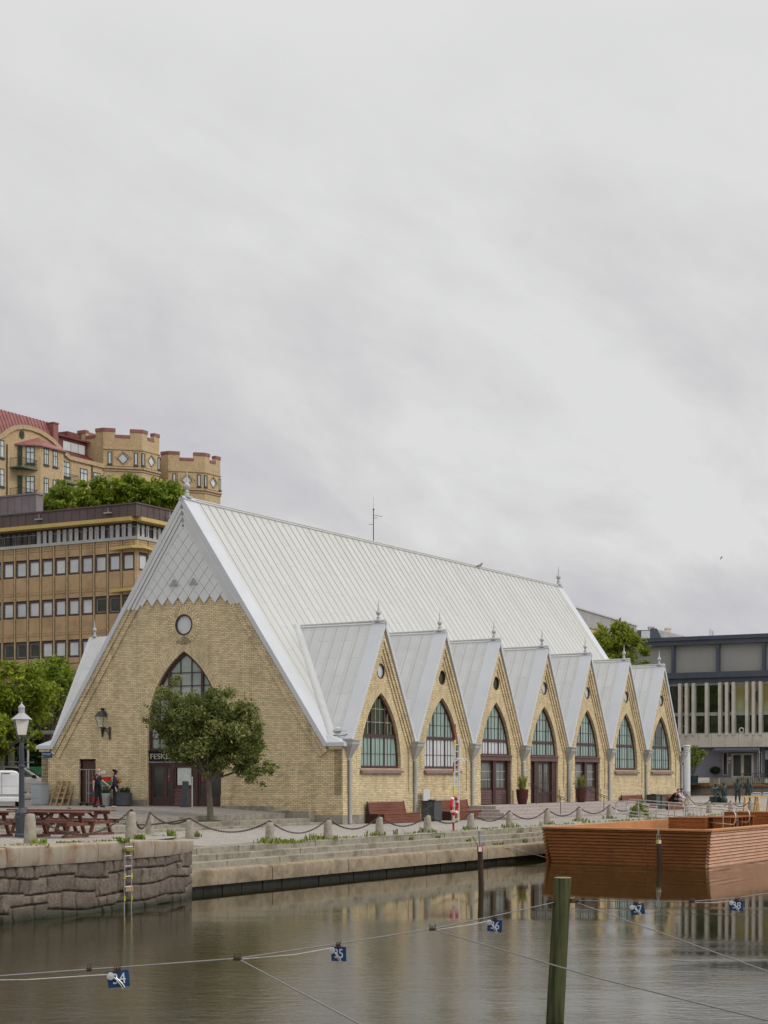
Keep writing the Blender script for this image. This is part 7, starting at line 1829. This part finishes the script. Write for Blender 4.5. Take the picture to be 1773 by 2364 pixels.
for c, r in (((-.6,0,2.6),.42),((.0,0,2.9),.5),((.55,0,2.7),.45),((-.3,.2,2.2),.4),((.4,-.2,2.2),.4),((.95,0,2.9),.3),((-.95,0,2.3),.3),((0,0,1.9),.35),((.1,.1,3.3),.3)):
    for _ in range(230):
        p = Vector(c)+Vector((rnd.gauss(0,1),rnd.gauss(0,1),rnd.gauss(0,.6)))*r*.6; s = .085*rnd.uniform(.6,1.4); n = Vector((rnd.gauss(0,1),rnd.gauss(0,1),rnd.gauss(.6,1))).normalized(); a = n.cross(Vector((rnd.gauss(0,1),rnd.gauss(0,1),.3))).normalized(); b_ = n.cross(a); o = len(V_)
        V_ += [p-a*s, p+b_*s*.5, p+a*s, p-b_*s*.5]; F_.append((o,o+1,o+2,o+3)); A_l += [rnd.random()]*4
m.v = [tuple(x) for x in V_]; m.f = F_; m.at = A_l; m.build('crown', M_leaf_mid, pt)
m = MB()
for q in ((-.6,0,2.5),(0,0,2.8),(.55,0,2.6),(-.3,.2,2.1),(.4,-.2,2.1),(.9,0,2.8)): m.tube([(0,0,.85),(q[0]*.3,q[1]*.3,1.4),q], [.04,.03,.012], 6)
m.build('trunk', M_trunk, pt)
t = gthing('planter_box', 'square dark planter box left of the potted tree on the terrace', 'planter', -12.5, 78.8, 1.28); m = MB(); m.box(-.42,.42,-.35,.35,.35,1.1); m.box(-.36,.36,-.3,.3,.0,.35); m.build('box', M_tub, t, bevel=.02)
t = gthing('chair', 'small salmon-coloured chair at the left end of the terrace', 'chair', -13.35, 78.6, 1.28); m = MB(); m.box(-.3,.3,-.25,.25,.4,.46); m.box(-.3,.3,.2,.26,.46,.95); m.build('seat', pm('salmon', (.40,.15,.10), None, 3, .6), t)
m = MB()
for x in (-.27,.27):
    for y in (-.22,.22): m.tube([(x,y,0),(x,y,.4)], .02, 6)
m.build('legs', M_iron, t)
t = gthing('clipped_bush', 'dark clipped round bush beside the entrance of the grey building', 'bush', -10.35, YG+.1, 1.3); m = MB(); V_ = []; F_ = []; A_l = []
for _ in range(1500):
    q = Vector((rnd.gauss(0,1),rnd.gauss(0,1),rnd.gauss(0,1))).normalized()*rnd.uniform(.8,1.02); p = Vector((q.x*.48,q.y*.4,1.35+q.z*.33)); s = .06; a = Vector((rnd.gauss(0,1),rnd.gauss(0,1),rnd.gauss(0,1))).normalized(); b_ = a.cross(q).normalized(); o = len(V_); V_ += [p-a*s,p+b_*s*.6,p+a*s,p-b_*s*.6]; F_.append((o,o+1,o+2,o+3)); A_l += [rnd.random()]*4
m.v = [tuple(x) for x in V_]; m.f = F_; m.at = A_l; m.build('foliage', M_leaf_dark, t); m = MB(); m.tube([(0,0,0),(0,0,1.1)], .05, 6); m.build('stem', M_trunk, t)
t = gthing('terrace_fence', 'black iron fence on the terrace at the right edge', 'fence', -7.0, 77.9, 1.4); m = MB(); x = 0
while x < 6: m.tube([(x,0,0),(x,0,.95)], .022, 5); x += .16
m.tube([(0,0,.95),(6,0,.95)], .03, 6); m.tube([(0,0,.1),(6,0,.1)], .025, 6); m.build('bars', M_iron, t)
# white perforated column at the end of the hall
cp = gs(1586, 1841)
t = gthing('white_column', 'white advertising column with diamond pattern and louvred cap at the far end of the hall', 'column', *loc(cp.x, cp.y), cp.z)
mm2_, nt3, b3 = newmat('diamond_perforation'); sp = nd(nt3, 'ShaderNodeSeparateXYZ', {0: objco(nt3)}); ang = math_(nt3, 'MULTIPLY', math_(nt3, 'ARCTAN2', sp.outputs[1], sp.outputs[0]), .28)
s1_ = math_(nt3, 'SINE', math_(nt3, 'MULTIPLY', math_(nt3, 'ADD', ang, sp.outputs[2]), 52.0)); s2_ = math_(nt3, 'SINE', math_(nt3, 'MULTIPLY', math_(nt3, 'SUBTRACT', ang, sp.outputs[2]), 52.0))
nt3.links.new(ramp(nt3, math_(nt3, 'MAXIMUM', s1_, s2_), [(.86, (.62,.63,.64)), (.97, (.34,.36,.40))]), b3.inputs['Base Color']); b3.inputs['Roughness'].default_value = .4
m = MB(); m.tube([(0,0,.5),(0,0,3.75)], .28, 28); m.build('drum', mm2_, t, smooth=True)
m = MB(); m.tube([(0,0,-.05),(0,0,.5)], .285, 28); m.build('base', M_grey, t, smooth=True); m = MB(); m.tube([(0,0,3.75),(0,0,4.2)], .21, 20); m.build('core', M_bin, t)
m = MB()
for k in range(5): m.lathe([(.29,0),(.29,.03),(.23,.07)], 24, (0,0,3.80+.10*k))
m.lathe([(.29,4.2),(.29,4.3),(.26,4.33)], 24); m.build('louvres', M_white, t)
# sawhorses and barriers at the right edge
M_bar = M_alu
for k, (u, lb) in enumerate(((1733, 'pine trestle, left of the two by the wooden pontoon'), (1763, 'pine trestle, right of the two by the wooden pontoon'))):
    p = gat(u, 1874, 0); t = thing('trestle', lb, 'trestle', p, R(10)); t['group'] = 'pine trestles on the quay'; m = MB()
    for x in (-.34,.34):
        for s in (-1, 1): m.bar((x+s*.02, s*.42, 0), (x, s*.05, .92), .05, .09, (1,0,0))
        m.bar((x,-.25,.42),(x,.25,.42),.04,.08)
    m.build('legs', M_yellowwood, t); m = MB(); m.box(-.5,.5,-.05,.05,.86,.97); m.bar((-.34,-.3,.35),(.34,-.3,.35),.08,.04); m.build('top_rail', M_yellowwood, t)
for k, (u, lb) in enumerate(((1746, 'silver crowd barrier, left one at the right edge'), (1772, 'silver crowd barrier cut by the right edge'))):
    p = gat(u, 1852, 0); t = thing('crowd_barrier', lb, 'barrier', p); t['group'] = 'silver crowd barriers'; m = MB(); m.tube([(-.38,0,0),(-.38,0,.7),(-.33,0,.78),(.33,0,.78),(.38,0,.7),(.38,0,0)], .024, 6); m.tube([(-.38,0,.22),(.38,0,.22)], .02, 6); m.build('frame', M_alu, t)
    m = MB(); m.box(-.34,.34,-.01,.01,.42,.70); m.build('panel', M_grey, t)
# beige office wing and slate-roofed house beyond
p0, p1_ = at(1300, 1790, 175.2), at(1464, 1790, 200); dv = (p1_-p0); dv.z = 0; L_ = dv.length; ra = math.atan2(dv.y, dv.x)
fb = thing('beige_wing', 'beige office wing with ribbed grey parapet behind the far end of the hall', 'office building', (p0.x, p0.y, 0), ra)
m = MB(); m.box(-20, L_, 0, 16, 0, 18.2); m.build('wall', pm('beige_panel', (.60,.52,.42), (.54,.46,.37), .6, .7), fb)
m = MB(); x = .6
while x < L_: m.box(x-.03, x+.03, -.03, .02, 10, 17.3); x += 1.85
m.build('panel_joints', M_brown, fb); m = MB(); m.box(-20, L_+.1, -.12, .1, 17.35, 17.75); m.build('yellow_band', M_mustard, fb)
m = MB(); m.box(-20, L_+.15, -.25, 16, 17.75, 19.35); x = -4
while x < L_: m.box(x-.03, x+.03, -.31, -.24, 17.8, 19.25); x += .42
m.box(-20, L_+.25, -.4, 16, 19.35, 19.5); m.build('parapet', pm('grey_ribs', (.48,.465,.455), (.42,.41,.40), 2, .5), fb)
m = MB(); m.box(L_-2.6, L_-1.6, -.5, -.3, 18.3, 18.45); m.build('bracket', M_iron, fb)
sh = thing('slate_house', 'dark slate-roofed house with two pale chimneys behind the grey building', 'house', at(1530, 1790, 215)*1.0 - Vector((0,0,2.2)), 0)
sx = lambda u: (u-1530)/F*215; sz = lambda v: EYE-(v-VH)/F*215
m = MB(); m.box(sx(1440), sx(1640), 0, 12, 0, sz(1475)); m.build('wall', M_conc, sh)
m = MB(); m.box(sx(1455), sx(1508), 1, 10, 8, sz(1453)); m.add([(sx(1508),1,8),(sx(1508),1,sz(1449)),(sx(1519),1,sz(1449)),(sx(1530),1,sz(1470)),(sx(1508),9,8),(sx(1508),9,sz(1449)),(sx(1519),9,sz(1449)),(sx(1530),9,sz(1470)),(sx(1530),1,8),(sx(1530),9,8)], [(0,1,2,3,8),(4,9,7,6,5),(1,5,6,2),(2,6,7,3),(3,7,9,8)]); m.build('slate_roof', M_slate, sh)
m = MB(); m.box(sx(1483),sx(1503),.9,1.1,sz(1475),sz(1455)); m.build('dormer_window', M_sky, sh)
m = MB(); m.add([(sx(1519),2,sz(1449)),(sx(1605),2,sz(1470)),(sx(1605),10,sz(1470)),(sx(1519),10,sz(1449)),(sx(1530),1.9,sz(1475)),(sx(1640),1.9,sz(1475))], [(0,1,2,3),(0,4,5,1)]); m.build('pale_roof', pm('pale_zinc_roof', (.42,.43,.43), None, 2, .5), sh)
for u0, u1, v0 in ((1505,1518,1445),(1544,1557,1448)):
    m = MB(); m.box(sx(u0), sx(u1), 2.5, 3.2, sz(1465), sz(v0)); m.box(sx(u0)-.05, sx(u1)+.05, 2.45, 3.25, sz(v0), sz(v0)+.15); m.build('chimney', M_conc, sh)
m = MB(); m.box(sx(1646),sx(1651),2,2.4,sz(1475),sz(1450)); m.box(sx(1652),sx(1656),2,2.4,sz(1475),sz(1453)); m.build('roof_vent', M_alu, sh)
# street furniture behind the hall at the left: pole, shelter, hanging lamp, green screen
t = thing('bus_shelter', 'flat-roofed shelter with a pale pole under the trees at the left', 'shelter', at(85, 1790, 104)-Vector((0,0,1.2))); zc = lambda v: EYE-(v-VH)/F*104-1.0
m = MB(); m.box(-.5, 2.2, -.6, 2.0, zc(1694), zc(1687)); m.build('roof', M_lead, t); m = MB(); m.tube([(-.42,-.5,0),(-.42,-.5,zc(1694))], .06, 8); m.tube([(2.0,-.5,0),(2.0,-.5,zc(1694))], .06, 8); m.build('poles', M_alu, t)
t = thing('green_screen', 'green cloth screen on a fence behind the parked car', 'screen', at(80, 1790, 109)-Vector((0,0,1.1))); zc = lambda v: EYE-(v-VH)/F*109-1.1
m = MB(); m.box(-.6, 1.6, 0, .05, 0.6, zc(1770)); m.build('cloth', M_green, t); m = MB(); m.tube([(-.55,.05,0),(-.55,.05,1.7)], .03, 6); m.tube([(1.5,.05,0),(1.5,.05,1.7)], .03, 6); m.build('posts', M_iron, t)
pl = at(153, 1553, 118); t = thing('hanging_lamp', 'white bell-shaped lamp hanging from an arched bracket above the trees', 'street lamp', (pl.x+2.6, pl.y, 1.0)); zl = pl.z-1.0
m = MB(); m.tube([(0,0,0),(0,0,zl+.8)], .08, 8); m.build('pole', M_iron, t); m = MB(); m.tube([(0,0,zl+.62),(-1.2,0,zl+.70),(-2.6,0,zl+.62),(-2.6,0,zl+.15)], .035, 6); m.tube([(0,0,zl+.2),(-.4,0,zl+.45),(-1.2,0,zl+.66)], .025, 6); m.build('bracket', M_iron, t)
m = MB(); m.lathe([(.04,.35),(.05,.2),(.20,.12),(.26,-.05),(.24,-.06),(.05,.0)], 16, (-2.6,0,zl)); m.build('shade', M_white, t, smooth=True)
# birds
p = at(1105.5, 1309, wor(XM, 24, 0).y); t = thing('gull', 'small gull standing on the roof ridge', 'bird', p+Vector((0,0,-.15)))
m = MB(); m.tube([(-.25,0,.20),(-.12,0,.19),(.0,0,.21),(.1,0,.25),(.15,0,.33),(.2,0,.36),(.25,0,.35)], [.01,.05,.085,.075,.05,.05,.012], 8); m.build('body', pm('gull_grey', (.12,.11,.10), (.4,.4,.4), 8, .7), t, smooth=True)
m = MB(); m.tube([(0,-.03,0),(0,-.03,.15)], .008, 5); m.tube([(0,.03,0),(0,.03,.15)], .008, 5); m.build('legs', M_iron, t)
p = at(1665, 1288, 150); t = thing('flying_bird', 'tiny dark bird flying in the sky at the right', 'bird', p)
m = MB(); m.tube([(-.12,-.1,0),(0,0,0),(.13,.1,.0)], [.01,.045,.01], 6); m.add([(0,0,0),(.06,.05,0),(.10,.0,.14),(.05,-.02,.19)], [(0,1,2,3)]); m.add([(0,0,0),(-.05,-.05,0),(-.10,-.02,-.12),(-.06,0,-.16)], [(0,1,2,3)]); m.build('body', M_black, t)
